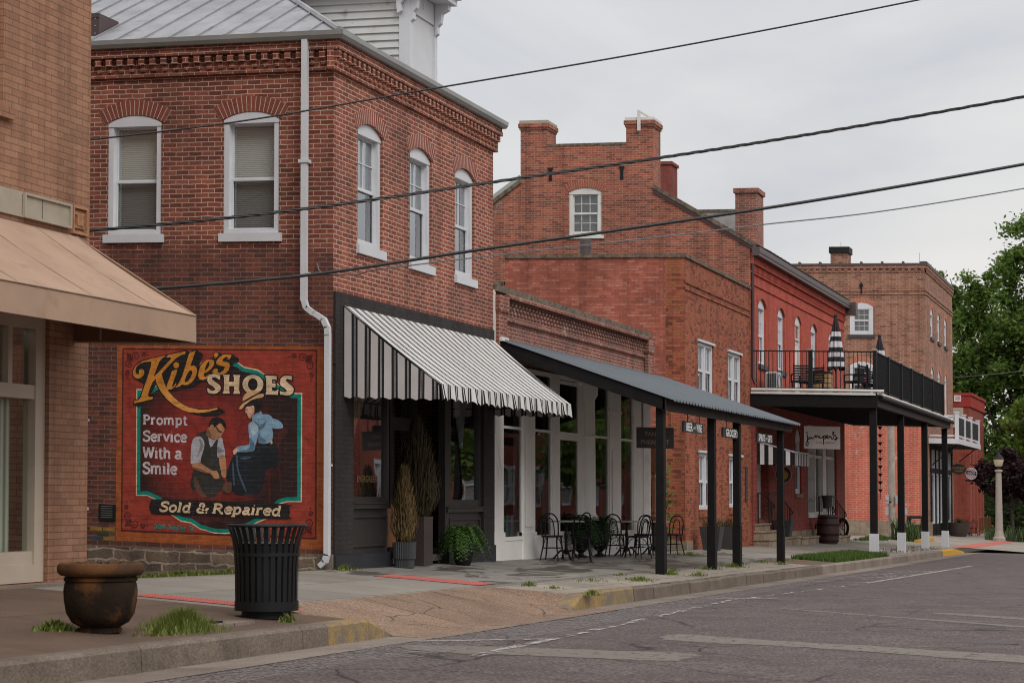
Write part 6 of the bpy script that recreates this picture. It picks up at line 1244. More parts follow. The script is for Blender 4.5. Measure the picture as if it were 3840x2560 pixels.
m=MB(); m.tube(rib_pts([(BX0-.07,.15,4.245),(BX0-.07,Y0+.1,4.245),(BX0-.06,Y0-.08,4.22),(BX0+.02,Y0-.17,4.14),(BX0+.2,Y0-.18,4.12)],n=5),.042,8); m.box(BX0-.09,BX0-.03,Y0+.02,.17,4.12,4.185); m.tube([(BX0+.2,Y0-.02,4.19),(BX1,Y0-.02,4.19)],.04,6); m.tube([(BX1,Y0-.1,4.19),(BX1+.25,Y0-.12,4.12)],.05,6); m.build('white_pipe',MT['oldwhite'],K_,shear=True,smooth=True)
for i,(x,nm) in enumerate(((31.3,0),(37.4,0),(43.8,0),(50.2,0))):
    zb=gz(x,-3.35)+K*3.35; m=MB(); m.box(x,x+.20,-3.47,-3.27,zb-.05,3.80); p=m.build('post',MT['blackwood'],K_,shear=True)
    m=MB(); m.box(x-.025,x+.225,-3.495,-3.245,zb-.05,zb+.62); m.build('painted_foot',MT['white'],p,shear=True)
def railpost(x,y): 
    m=MB(); m.box(x-.055,x+.055,y-.055,y+.055,4.17,5.42); m.box(x-.072,x+.072,y-.072,y+.072,5.42,5.455,1); m.box(x-.05,x+.05,y-.05,y+.05,5.455,5.475,1); m.build('railing_post',[MT['black'],MT['pole']],K_,shear=True)
def bay(p0,p1):
    m=MB(); a,b=Vector((*p0,0)),Vector((*p1,0)); n=int((b-a).length/.118)
    for z,w,h in((5.39,.05,.035),(4.30,.04,.03)): m.bar((a.x,a.y,z),(b.x,b.y,z),w,h)
    for k in range(1,n): q=a.lerp(b,k/n); m.box(q.x-.009,q.x+.009,q.y-.009,q.y+.009,4.31,5.38)
    m.build('railing_panel',MT['black'],K_,shear=True)
rx=[31.25,33.95,36.95,39.5,42.5,45.7,49.0]
for y in(-1.58,-3.45): railpost(31.25,y)
for x in rx[1:]: railpost(x,-3.45)
bay((31.25,.15),(31.25,-1.58)); bay((31.25,-1.58),(31.25,-3.45))
for a,b in zip(rx,rx[1:]): bay((a,-3.45),(b,-3.45))
DZ=lambda y:4.18+K*y
# rain chain
o=empty('rain_chain',(33.5,-3.25,3.9),'black rain chain of small cups hanging between the first two balcony posts','rain chain')
m=MB(); m.tube([(33.5,-3.27,1.0),(33.5,-3.27,3.85)],.008,4); m.build('cord',MT['black'],o)
for k in range(10): z=1.22+k*.235; m=MB(); m.lathe((33.5,-3.27,z),[(.012,0),(.07,.09),(.085,.10),(.02,.10)],12); m.build('cup',MT['black'],o,smooth=True)
# closed parasols
MT['parblack']=mat('black_parasol_cloth',(.016,.016,.020),.85); MT['parwhite']=mat('white_parasol_cloth',(.58,.57,.60),.85,mot=.06)
def parasol(x,y,zt,h,lab,sc=1.):
    zb=DZ(y); o=empty('parasol',(x,y,zb),lab,'parasol','closed striped parasols on the balcony'); m=MB(); n=48; N_=44; zs_=[]
    base=[]
    for j in range(N_+1):
        t=j/N_; r=(.035+.20*t**.75)*sc; z=zt-h*t
        base.append(m.vs([(x+r*(1+.22*math.cos(8*2*PI*k/n)*min(1,t*3))*math.cos(2*PI*k/n),y+r*(1+.22*math.cos(8*2*PI*k/n)*min(1,t*3))*math.sin(2*PI*k/n),z+(.06*math.cos(8*2*PI*k/n+1) if j==N_ else 0)) for k in range(n)]))
    for j in range(N_):
        zz=h*j/N_; mt=0 if zz<.46 else int((zz-.46)/.155)%2==0
        for k in range(n): b=(k+1)%n; m.f.append((base[j]+k,base[j]+b,base[j+1]+b,base[j+1]+k)); m.m.append(1 if mt and zz>=.46 else 0)
    m.lathe((x,y,zt),[(0,.07),(.04,.06),(.06,.0),(.045,-.04)],12,0); m.build('canopy',[MT['parblack'],MT['parwhite']],o,smooth=True)
    m=MB(); m.cyl((x,y,zb),(x,y,zt-.1),.022,n=8); m.build('pole',MT['black'],o); m=MB(); m.lathe((x,y,zb),[(0,.0),(.25,0),(.25,.05),(.06,.09),(.05,.3),(0,.3)],20); m.build('base',MT['black'],o,smooth=True)
parasol(34.0,-1.88,6.60,1.62,'tall closed black and white striped parasol on the near end of the balcony'); parasol(40.2,-2.35,6.45,1.40,'shorter looking closed striped parasol farther along the balcony')
# balcony furniture
x,y=32.7,-.22; z=DZ(y); o=empty('air_conditioner',(x,y,z),'white air conditioner unit with a round fan against the red wall on the balcony','air conditioner')
m=MB(); m.box(x-.42,x+.42,y-.17,y+.17,z+.06,z+.66); m.box(x-.3,x-.2,y-.15,y+.15,z,z+.06); m.box(x+.2,x+.3,y-.15,y+.15,z,z+.06); m.build('casing',MT['white'],o)
m=MB()
for k in range(9): m.box(x-.43,x-.42,y-.15,y+.15,z+.1+k*.058,z+.125+k*.058)
for k in range(4): m.box(x-.431,x-.421,y-.14+k*.07,y-.10+k*.07,z+.08,z+.62)
m.build('grille',MT['fluted'],o); m=MB(); m.tube([(x-.08+.22*math.cos(a*PI/16),y-.175,z+.36+.22*math.sin(a*PI/16)) for a in range(33)],.014,5,caps=False); m.build('fan_guard',MT['fluted'],o)
def patio_chair(x,y,rz_,lab):
    z=DZ(y); o=empty('patio_chair',(0,0,0),lab,'chair','black patio chairs on the balcony'); m=MB(); m.box(-.25,.25,-.25,.25,.40,.46); m.build('seat',MT['black'],o); m=MB()
    for k in range(6): m.box(-.27+.02*k*.0,-.24,-.25,.25,.48+k*.075,.53+k*.075)
    m.box(-.28,-.24,-.27,-.24,.4,.95); m.box(-.28,-.24,.24,.27,.4,.95); m.build('backrest',MT['black'],o)
    for s,t in((1,1),(1,-1),(-1,1),(-1,-1)): m=MB(); m.box(s*.24-.02,s*.24+.02,t*.24-.02,t*.24+.02,0,.42); m.build('leg',MT['black'],o)
    for t in(1,-1): m=MB(); m.box(-.25,.25,t*.27-.02,t*.27+.02,.62,.66); m.box(.21,.25,t*.27-.02,t*.27+.02,.4,.62); m.build('armrest',MT['black'],o)
    o.location=(x,y,z); o.rotation_euler=(0,0,rz_); return o
patio_chair(33.2,-.95,.3,'black patio armchair nearest the air conditioner on the balcony'); patio_chair(33.9,-1.15,2.6,'black patio armchair in front of the pine crate on the balcony'); patio_chair(33.2,-2.6,1.2,'black patio chair beside the pink bottle on the balcony'); patio_chair(35.3,-2.9,-2.2,'black patio chair by the front railing of the balcony')
x,y=35.4,-1.15; z=DZ(y); o=empty('pine_crate',(x,y,z),'pale slatted pine crate box on the balcony','crate')
for k in range(5): m=MB(); m.box(x-.35,x+.35,y-.35,y+.35,z+.03+k*.155,z+.165+k*.155); m.build('slat_layer',MT['pine'],o)
m=MB(); m.box(x-.38,x+.38,y-.38,y+.38,z+.80,z+.85); m.build('lid',MT['barrel'],o)
x,y=34.3,-2.95; z=DZ(y); o=empty('patio_table',(x,y,z),'small black round patio table holding a pink bottle','table'); m=MB(); m.lathe((x,y,z+.42),[(0,0),(.36,0),(.36,.025),(0,.025)],20); m.build('table_top',MT['black'],o); m=MB()
for a in range(3): m.tube([(x,y,z+.42),(x+.26*math.cos(a*2.1),y+.26*math.sin(a*2.1),z)],.015,5)
m.build('legs',MT['black'],o)
zz=z+.445; o=empty('bottle',(x-.05,y+.22,zz),'bright pink bottle on the balcony table','bottle'); m=MB(); m.lathe((x-.05,y+.22,zz),[(0,0),(.05,0),(.052,.24),(.03,.28),(.03,.32),(0,.32)],14); m.build('body',mat('pink_plastic',(.55,.06,.20),.35),o,smooth=True); m=MB(); m.lathe((x-.05,y+.22,zz+.31),[(.035,0),(.035,.05),(0,.055)],12); m.build('cap',MT['parwhite'],o,smooth=True)
# ------------------------------------------------------------- far three storey brown brick building
V=empty('brown_brick_building',(80,.1,-.9),'three storey brown brick building at the end of the row with tile coping and chimney','building')
F4=FX(.1); S4=SX(74.5)
uw=[(76.55,77.85,9.3,10.55,.30),(79.75,81.0,9.3,10.55,.30),(83.0,84.3,9.3,10.55,.30)]; lw=[(a,b,5.4,7.5,.30) for a,b,*_ in uw]
sh=[(2.72,3.90,9.24,10.66,.20),(2.70,3.90,5.7,7.68,.20)]
m=MB(); m.wall(F4,74.5,87.2,4.1,12.75,uw+lw,.14); m.wall(F4,74.5,75.9,-1.3,4.1,(),0); m.wall(F4,86.0,87.2,-1.3,4.1,(),0); m.poly([(87.2,.1,-1.3),(87.2,12,-1.3),(87.2,12,12.75),(87.2,.1,12.75)])
m.wall(S4,.1,14,4.6,12.75,sh,.14)
for fr,u0,u1 in((F4,74.45,87.3),(S4,.05,14)):
    m.fbox(fr,u0,u1,11.28,11.36,-.02,.04); m.fbox(fr,u0,u1,11.46,11.54,-.02,.04); m.fbox(fr,u0,u1,12.42,12.5,-.02,.05); m.fbox(fr,u0,u1,12.6,12.75,-.02,.09)
    u=u0+.1
    while u<u1-.2: m.fbox(fr,u,u+.16,12.5,12.6,-.02,.07); u+=.32
m.build('upper_wall',MT['far_up'],V,shear=True)
m=MB(); m.wall(S4,.1,14,-.35,4.6,(),0); m.build('faded_lower_wall',MT['far_low'],V,shear=True)
m=MB(); m.fbox(S4,.05,14,-1.3,-.15,-.1,.06); m.box(74.4,76,.0,.3,-1.3,-.15); m.build('stone_base',MT['limepale'],V,shear=True)
m=MB()
for fr,u0,u1 in((F4,74.4,87.3),(S4,.0,14)):
    m.fbox(fr,u0,u1,12.75,12.86,-.3,.12); u=u0+.1
    while u<u1: m.fbox(fr,u,u+.10,12.86,12.95,-.28,.10); u+=1.05 if fr is S4 else .5
m.build('tile_coping',MT['brownmetal'],V,shear=True)
m=MB(); m.box(74.49,75.5,3.97,4.86,12.7,13.45); c=m.build('chimney',MT['far_up'],V,shear=True); m=MB(); m.box(74.42,75.57,3.9,4.93,13.40,13.72); m.build('chimney_cap',MT['black'],c,shear=True)
for (y,x,h) in((4.4,75,14.05),(.4,74.7,13.4),(.3,79,13.3),(.3,84,13.3)): m=MB(); m.tube([(x,y,12.9),(x,y,h)],.012,4); m.build('lightning_rod',MT['greybox'],V,shear=True)
m=MB(); m.prism(S4,[(3.2,11.75),(3.3,11.9),(3.42,11.75),(3.3,11.55)],0,.05); m.fbox(S4,3.27,3.34,11.3,11.75,0,.04); m.build('tie_plate',MT['black'],V,shear=True)
for i,(a,b,c,e,r) in enumerate(sh): window(V,S4,a,b,c,e,r,fw=.20,rec=.0,blind='interior',low='interior',munt=(3,2,(0,1)) if i==0 else (3,2,(2,)),sash=i==0,archm=MT['far_arch'],arh=.26,sill=(.16,.08,.10,'fluted'))  # both blinds here are dark sheets standing in for unlit rooms
for (a,b,c,e,r) in uw+lw: window(V,F4,a,b,c,e,r,fw=.14,rec=.05,blind='interior',archm=MT['far_arch'],arh=.26,sill=(.16,.08,.10,'fluted'))  # dark sheets stand in for unlit rooms, no real blinds
# its shopfront and white balcony
m=MB(); m.fbox(F4,75.9,86,3.55,4.1,-.2,.02); m.fbox(F4,75.9,86,2.35,2.6,-.2,.05)
for u in(75.9,78.0,79.7,81.6,83.6,85.8): m.fbox(F4,u,u+.2,-.9,3.55,-.2,.06)
m.fbox(F4,75.9,80,-.9,-.25,-.15,.05); m.fbox(F4,81.8,86,-.9,-.25,-.15,.05); sf=m.build('shopfront',MT['black'],V,shear=True)
m=MB()
for a,b in((76.1,78.0),(78.2,79.7),(79.9,81.6),(81.8,83.6),(83.8,85.8)): ring(m,F4,a,b,-.25,2.35,.09,-.1,.0); ring(m,F4,a,b,2.6,3.55,.08,-.1,.0); m.fbox(F4,(a+b)/2-.04,(a+b)/2+.04,2.6,3.55,-.1,-.0)
m.build('white_trim',MT['white'],sf,shear=True)
for a,b in((76.19,77.91),(78.29,79.61),(79.99,81.51),(81.89,83.51),(83.89,85.71)): pane(sf,F4,a,b,-.16,2.26,-.06,'glass_dim'); pane(sf,F4,a,b,2.68,3.47,-.06,'glass_dim','transom_pane')
m=MB(); m.box(75.9,86,2.0,2.1,-.9,4); m.build('shop_interior',MT['interior'],V,shear=True)
w=empty('white_balcony',(80.5,-.7,4.1),'small white balcony with black panelled railing on the far brown building','balcony')
m=MB(); m.box(75.2,87.0,-1.42,.08,3.83,4.09); m.build('deck',MT['white'],w,shear=True); m=MB(); m.box(75.3,86.9,-1.35,.07,3.80,3.83); m.build('soffit',MT['underside'],w,shear=True)
xs=[75.35,78.9,82.4,86.7]
for x in xs: m=MB(); m.box(x-.09,x+.09,-1.40,-1.22,4.09,5.38); m.box(x-.12,x+.12,-1.43,-1.19,5.38,5.45); m.build('railing_post',MT['white'],w,shear=True)
for a,b in zip(xs,xs[1:]):
    m=MB(); m.box(a+.09,b-.09,-1.34,-1.28,5.18,5.28); m.box(a+.09,b-.09,-1.34,-1.28,4.2,4.28); r_=m.build('railing',MT['white'],w,shear=True); m=MB(); m.box(a+.12,b-.12,-1.33,-1.29,4.28,5.18); m.build('infill',MT['black'],r_,shear=True)
m=MB(); m.box(75.32,75.38,-1.22,.05,5.18,5.28); m.box(75.32,75.38,-1.22,.05,4.2,4.28); m.build('side_railing',MT['white'],w,shear=True)
for x in(76.3,85.9): m=MB(); m.bar((x,.05,2.75),(x,-1.2,3.8),.05,.05); m.build('brace',MT['black'],w,shear=True)
o=empty('hanging_sign',(80,-.9,2.6),'dark oval hanging sign reading HOGSHEAD CIGARS under the white balcony','sign'); f=SX(80)
m=MB(); m.prism(f,[(-.895+.40*math.cos(a*PI/16),2.62+.28*math.sin(a*PI/16)) for a in range(32)],-.03,.03); m.build('board',MT['signbrown'],o,shear=True)
GL=mat('dull_gilt_lettering',(.26,.17,.07),.5)
m=MB(); m.ftext(f,'HOGSHEAD',-.57,-1.22,2.62,2.74,d=.033,bold=.01); m.build('lettering',GL,o,shear=True); m=MB(); m.ftext(f,'CIGARS',-.66,-1.13,2.47,2.57,d=.033,bold=.01); m.build('lettering',GL,o,shear=True)
for y in(-.6,-1.19): m=MB(); m.tube([(80,y,2.8),(80,y,3.8)],.012,4); m.build('chain',MT['black'],o,shear=True)
m=MB(); m.prism(f,[(-.95,2.86),(-.84,2.86),(-.83,2.93),(-.895,3.0),(-.96,2.93)],-.02,.02); m.build('crest',GL,o,shear=True)
o=empty('barber_sign',(81.5,-1.42,2.4),'round red white and blue striped barber shop sign','sign'); f=SX(81.5); c=(-1.42,2.42)
m=MB(); m.prism(f,[(c[0]+.30*math.cos(a*PI/16),c[1]+.32*math.sin(a*PI/16)) for a in range(32)],-.02,.02); m.build('board',MT['parwhite'],o,shear=True)
m=MB()
for k in range(-3,4):
    h=k*.085; L2=math.sqrt(max(0,.28**2-(h)**2)); cx,cz=c[0]+h*.7,c[1]+h*.7
    if abs(k)>1 or 1: m.frib(f,[(cx-L2*.7,cz+L2*.7),(cx+L2*.7,cz-L2*.7)],.04,.022,0,False)
m.build('red_stripes',mat('barber_red',(.40,.05,.05)),o,shear=True); m=MB(); m.fpoly(f,[(c[0]-.28,c[1]-.10),(c[0]+.28,c[1]-.02),(c[0]+.26,c[1]+.16),(c[0]-.26,c[1]+.10)],.024); m.build('blue_band',mat('barber_navy',(.015,.025,.06)),o,shear=True); m=MB(); m.ftext(f,'SHOP',c[0]+.2,c[0]-.2,c[1]-.03,c[1]+.08,d=.026,bold=.01); m.build('lettering',MT['parwhite'],o,shear=True); m=MB(); m.tube([(81.5,-1.42,2.7),(81.5,-1.42,3.85)],.012,4); m.build('rod',MT['black'],o,shear=True)
# red building beyond
o=empty('red_building',(97,0,-1),'low deep red building with a red fascia and vent beyond the white balcony','building')
m=MB(); m.box(93,102,-.26,12,-1.6,6.9); 
for k in range(4): x=94.2+k*2.0; m.box(x,x+.9,-.33,-.26,-1.2,5.6)
m.build('wall',MT['far_red'],o,shear=True)
m=MB(); m.box(92.95,102.1,-.34,12,6.45,7.2); m.box(92.9,102.2,-.42,12,7.12,7.28); m.build('fascia',mat('red_fascia_paint',(.34,.028,.022),.6),o,shear=True)
m=MB(); m.box(92.94,93,.1,1.6,5.2,6.4); m.build('board_panel',MT['cream'],o,shear=True)
m=MB(); ring(m,SX(92.95),.22,.62,6.75,7.12,.05,0,.05); 
for k in range(5): m.fbox(SX(92.95),.27,.57,6.80+k*.06,6.835+k*.06,0,.04)
m.build('vent',MT['greywhite'],o,shear=True)
# street lamp
x,y=73,-3.52; z=gz(x,y); o=empty('street_lamp',(x,y,z),'concrete street lamp post with acorn glass globe and dark finial','street lamp')
m=MB(); m.lathe((x,y,z),[(.30,0),(.30,.18),(.24,.24),(.19,.5),(.175,.9),(.14,3.2),(.13,3.38),(.19,3.40),(.19,3.46),(.15,3.5)],12); m.build('column',MT['lampcon'],o)
m=MB(); m.lathe((x,y,z),[(.13,3.46),(.10,3.52),(.11,3.66),(.16,3.70)],14); m.build('collar',MT['black'],o,smooth=True)
m=MB(); m.lathe((x,y,z),[(.15,3.66),(.21,3.78),(.25,3.98),(.25,4.02)],16); m.build('globe',mat('frosted_lamp_glass',(.55,.47,.33),.3),o,smooth=True)
m=MB(); m.lathe((x,y,z),[(.26,4.0),(.265,4.03),(.19,4.12),(.10,4.24),(.06,4.28),(.05,4.33),(.02,4.38),(0,4.46)],16); m.build('finial_cap',MT['black'],o,smooth=True)
# weathered pole with meter boxes
x,y=60,-.08; z=gz(x,y); o=empty('utility_pole',(x,y,z),'weathered bare wooden utility pole with grey meter boxes behind the balcony posts','utility pole')
m=MB(); m.tube([(x,y-.03,z-.1),(x,y+.02,2),(x,y+.02,4.06),(x,y+.03,5.0)],[.185,.165,.155,.145],14); m.build('shaft',MT['pole'],o,smooth=True); m=MB(); m.lathe((x,y+.015,.86),[(.168,0),(.175,0),(.175,.07),(.168,.07)],14); m.build('strap',MT['black'],o)
for (a,b,c,e) in((.10,.24,.83,1.20),(-.30,-.19,.83,1.18),(.12,.25,.34,.70),(-.66,-.30,.36,.64)): m=MB(); m.box(x-.26,x-.1,y+a,y+b,c,e); m.build('meter_box',MT['greybox'],o)
m=MB(); m.lathe((0,0,0),[(0,0)],3) if 0 else m.tube([(x-.30,y+.17,1.03),(x-.26,y+.17,1.03)],.06,12); m.build('meter_dial',MT['marble'],o)
# second litter bin
x,y=62,-.85; z=gz(x,y); o=empty('litter_bin',(x,y,z),'black hooded plastic litter bin by the utility pole','litter bin')
m=MB(); m.box(x-.33,x+.33,y-.33,y+.33,z,z+.62); m.box(x-.36,x+.36,y-.36,y+.36,z+.58,z+.64); m.build('body',mat('black_plastic',(.018,.018,.018),.45),o)
m=MB(); 
for s in(1,-1):
    for t in(1,-1): m.box(x+s*.30-.05,x+s*.30+.05,y+t*.30-.05,y+t*.30+.05,z+.64,z+.92)
m.box(x-.35,x+.35,y-.35,y+.35,z+.90,z+1.03); m.build('hood',mat('black_plastic_hood',(.018,.018,.018),.45),o)
def spiky(name,x,y,n,h,lab,seed,w=.035,lean=.6,m_='yucca',grp=None,rr=.3):
    z=gz(x,y); o=empty(name,(x,y,z),lab,'plant',grp); m=MB(); r=random.Random(seed)
    for i in range(n):
        a=r.uniform(0,2*PI); q=rr*math.sqrt(r.random()); b=Vector((x+q*math.cos(a*1.7+i),y+q*math.sin(a*1.7+i),z)); hh=h*r.uniform(.55,1); l=lean*r.uniform(.1,1)*hh; d=Vector((math.cos(a),math.sin(a),0)); s=Vector((-math.sin(a),math.cos(a),0))*w
        mid=b+d*l*.4+Vector((0,0,hh*.6)); e=b+d*l+Vector((0,0,hh*(.95 if r.random()<.7 else .75))); i0=m.vs([b-s,b+s,mid+s*.8,mid-s*.8,e]); m.f+=[(i0,i0+1,i0+2,i0+3),(i0+3,i0+2,i0+4)]; m.m+=[0,0]
    m.build('leaves',MT[m_],o)
MT['yucca']=leafmat('blue_green_blades',(.05,.09,.035),(.085,.13,.05),(.12,.16,.06),.15); MT['iris']=leafmat('iris_blades',(.035,.07,.025),(.06,.10,.035),(.10,.12,.05),.15)
spiky('yucca',57.0,-.75,70,1.15,'spiky green yucca in front of the weathered pole, left of two',5); spiky('yucca',56.2,-1.35,80,1.05,'spiky green yucca beside the hooded bin, right of two',6)
m=MB(); m.box(55.2,61,-1.75,-1.6,gz(58,-1.7)-.12,gz(58,-1.7)+.13); m.build('bed_kerb',MT['kerby2'],kind='structure')
for i,(x,y,n,lab) in enumerate(((76.5,-4.15,120,'iris clump right of the street lamp foot'),(78.5,-4.8,160,'iris clump at the far right under the dark maple'),(75.5,-3.0,50,'sparse iris blades left of the street lamp'))): spiky('iris',x,y,n,.95,lab,30+i,.03,.45,'iris','iris clumps round the street lamp',.8 if i<2 else .4)
m=MB(); m.box(76,90,-4.75,-4.6,gz(80,-4.7)-.25,gz(80,-4.7)+.12); m.build('far_kerb',MT['kerby2'],kind='structure')
x,y=79.3,-.95; z=gz(x,y); o=empty('bowl_planter',(x,y,z),'wide brown planter of low flowers outside the far shop','planter'); m=MB(); m.lathe((x,y,z),[(.4,0),(.55,.3),(.62,.72),(.56,.72),(.54,.65),(0,.65)],20); m.build('pot',MT['brownpl'],o,smooth=True); m=MB(); fern(m,(x,y,z+.62),60,.5,77,.3,.25); m.build('flowers',MT['fern2'],o)
o=bistro(); o.location=(83.5,-1.05,gz(83.5,-1.05)); tag(o,'small black cafe table by the far shop door','table')
for k in o.children: 
    if k.name.startswith('table_top'): k.data=k.data.copy(); k.data.materials[0]=MT['black']
for i,(x,y,a,lab) in enumerate(((82.4,-1.0,0,'black chair left of the far cafe table'),(84.7,-1.2,3.0,'black chair right of the far cafe table'))): put(ch,True,x,y,a,lab,'chair','chairs at the far cafe table')
x,y=89.0,-1.45; z=gz(x,y); o=empty('slat_chair',(x,y,z),'low slatted wooden garden chair in front of the deep red building','chair')
m=MB()
for k in range(5): m.bar((x+.1+k*.13,y-.34,z+.42-.02*k),(x+.1+k*.13,y+.34,z+.42-.02*k),.10,.03)
m.build('seat',MT['wood'],o); m=MB()
for k in range(5): m.bar((x+.05,y-.28+k*.14,z+.35),(x-.32,y-.28+k*.14,z+1.05),.11,.03)
m.build('backrest',MT['wood'],o)
for s in(1,-1):
    m=MB(); m.bar((x+.66,y+s*.36,z),(x+.66,y+s*.36,z+.58),.05,.07); m.bar((x+.75,y+s*.36,z+.58),(x-.2,y+s*.36,z+.58),.12,.03); m.bar((x+.66,y+s*.36,z+.36),(x-.35,y+s*.36,z+.06),.04,.1); m.build('arm_frame',MT['wood'],o)
# ------------------------------------------------------------- trees
def tree(name,x,y,blobs,n,s,mt,lab,cat='tree',limbs=(),trunk=.4,seed=1,grp=None):
    z=gz(x,y)-.3; o=empty(name,(x,y,z),lab,cat,grp); r=random.Random(seed); m=MB(); tot=sum(b[3]**2 for b in blobs)
    for (bx,by,bz,br) in blobs:
        subs=[]
        for _ in range(max(5,int(br*7))):
            d=Vector((r.gauss(0,1),r.gauss(0,1),r.gauss(0,1))).normalized(); subs.append((Vector((bx,by,bz))+d*br*r.uniform(.35,1.0),br*r.uniform(.22,.45)))
        k=int(n*br*br/tot)
        for _ in range(k):
            c,cr=subs[r.randrange(len(subs))]; d=Vector((r.gauss(0,1),r.gauss(0,1),r.gauss(0,.8)))*.55; p=c+d*cr
            a=Vector((r.gauss(0,1),r.gauss(0,1),r.gauss(0,.55))).normalized(); b=a.cross(Vector((r.gauss(0,1),r.gauss(0,1),r.gauss(0,1)))).normalized(); q=s*r.uniform(.55,1.15)
            i0=m.vs([p-a*q,p+b*q*.45,p+a*q,p-b*q*.45]); m.f.append((i0,i0+1,i0+2,i0+3)); m.m.append(0)
    m.build('crown',mt,o)
    m=MB(); top=Vector(limbs[0]) if limbs else Vector((x,y,blobs[0][2])); m.tube([(x,y,z-.3),(x,y+.1,z+(top.z-z)*.5),top],[trunk,trunk*.75,trunk*.4],10)
    for bl in blobs: m.tube([(x,y,z+(bl[2]-z)*.45),((x+bl[0])/2,(y+bl[1])/2,(z+bl[2])*.62),(bl[0],bl[1],bl[2]+bl[3]*.5)],[trunk*.4,trunk*.22,.03],6)
    m.build('trunk',mat('bark_'+name,(.055,.042,.033),.95,mot=.4,sc=6,bump=.6),o,smooth=True); return o
MT['leafA']=leafmat('oak_leaves',(.085,.14,.03),(.135,.22,.045),(.20,.29,.07),.5); MT['leafB']=leafmat('bright_leaves',(.08,.13,.02),(.14,.21,.03),(.21,.28,.06),.45); MT['leafM']=leafmat('maple_leaves',(.020,.009,.011),(.040,.016,.020),(.065,.030,.030),.25); MT['leafD']=leafmat('dark_leaves',(.025,.05,.012),(.045,.085,.018),(.07,.115,.025),.3)
tree('leafy_tree',118,-2,[(118,2.3,14.6,2.2),(117,.9,16.0,1.4),(118,3.4,16.2,1.2),(118,-1.0,17.3,1.9),(119,-3.0,19.0,2.6),(117,2.6,11.4,2.4),(118,-.6,13.4,2.7),(118,-4.2,14.0,3.6),(118,-6.5,19.5,3.0),(117,3.2,7.6,1.9),(117,.4,9.8,1.7),(118,-2.4,9.8,2.6),(118,-6,9.5,4.0),(118,.9,4.8,2.0),(118,-2.2,5.6,2.6),(120,1.5,8.5,2.2),(121,-3,8,4),(121,-4,12,4),(121,0,12,3)],80000,.22,MT['leafA'],'tall leafy green tree at the right edge behind the deep red building',seed=3,trunk=.55)
tree('leafy_tree',101,-4.4,[(101,-2.6,5.6,1.2),(101,-4.0,6.8,1.6),(101,-5.6,6.0,1.9),(101,-3.8,4.6,1.4),(101,-6,8,2)],9000,.20,MT['leafB'],'yellow green young tree above the burgundy maple',seed=5,trunk=.22)
tree('maple_tree',84,-3.4,[(84,-1.75,2.2,.9),(84,-2.7,2.9,1.1),(84,-3.9,2.6,1.3),(84,-2.3,1.2,.8),(84,-4.6,1.7,1.3),(84,-3.2,1.6,.9)],9000,.14,MT['leafM'],'small burgundy leaved maple behind the street lamp',seed=8,trunk=.12)
for i,(x,y,h) in enumerate(((135,6,11),(140,-4,13),(150,-12,15),(132,-9,9),(165,-22,16),(150,14,12))):
    tree('background_tree',x,y,[(x,y,h*.55-2,h*.32),(x,y-3,h*.4-2,h*.28),(x,y+3,h*.4-2,h*.28),(x,y,h*.22-2,h*.25)],8000,.42,MT['leafD'],('dark background tree behind the deep red building, leftmost','dark background tree behind the tall leafy tree','dark background tree at the right edge of the picture','low dark background tree under the tall leafy tree','farthest dark background tree beyond the road','dark background tree mostly behind the brown building')[i],grp='dark trees closing the street',seed=20+i)
m=MB(); r=random.Random(71)
for i in range(26000):
    x=r.uniform(104,114); y=r.uniform(-12,.5); z=gz(x,-4)-.3+5.5*r.random()*(.8+.2*math.sin(y*1.3)); a=Vector((r.gauss(0,1),r.gauss(0,1),r.gauss(0,.6))).normalized(); b=a.orthogonal().normalized(); s=r.uniform(.10,.24); p=Vector((x,y,z)); i0=m.vs([p-a*s,p+b*s*.5,p+a*s,p-b*s*.5]); m.f.append((i0,i0+1,i0+2,i0+3)); m.m.append(0)
m.build('undergrowth',MT['leafD'],kind='stuff',label='dark shrubby undergrowth below the trees')
# ------------------------------------------------------------- cables
MT['cable']=mat('black_cable',(.014,.014,.015),.5,mot=.2); MT['cable_grey']=mat('grey_wire',(.16,.16,.165),.5)
def cable(P,r,mt,lab,twist=False):
    o=None; pts=rib_pts(P,n=14); m=MB(); c=P[0]
    if twist:
        for ph in(0,2.1,4.2):
            q=[p+Vector((math.cos(k*.9+ph)*r*.55,0,math.sin(k*.9+ph)*r*.55)) for k,p in enumerate(rib_pts(P,n=70))]; m.tube(q,r*.55,5)
    else: m.tube(pts,r,6)
    return tag(m.build('overhead_cable',mt,loc=P[0],smooth=True),lab,'cable','overhead cables crossing the street')
cable([(-6.9,11.56,4.85),(-2.54,2.58,5.99),(-.44,-1.75,6.84),(2.67,-8.16,8.34),(9.4,-21.9,12.0)],.013,MT['cable'],'thin black overhead cable, topmost, crossing the silver dormer')
cable([(-6.9,11.57,4.0),(-2.53,2.57,4.73),(.1,-2.87,5.59),(3.36,-9.6,6.95),(9.4,-21.9,9.9)],.024,MT['cable'],'thick twisted black overhead cable passing across the upstairs windows',True)
cable([(-6.9,11.57,3.2),(-2.13,1.73,3.94),(-.09,-2.48,4.58),(3.36,-9.59,5.95),(9.4,-21.9,8.9)],.025,MT['cable'],'thick smooth black overhead cable, lower of the two thick ones')
cable([(-.03,.25,4.47),(-.25,.05,4.30),(-.55,-.6,4.22),(-.75,-1.0,4.25),(-.09,-2.46,4.47),(1.49,-5.73,4.94),(3.36,-9.58,5.59),(9.4,-21.9,8.3)],.010,MT['cable_grey'],'thin grey wire below the thick cables, fixed at the corner of the mural building')
cable([(87.3,.05,7.85),(86.6,-3.9,8.12),(86,-16,9.5)],.02,MT['cable_grey'],'pale wire in front of the tall leafy tree')
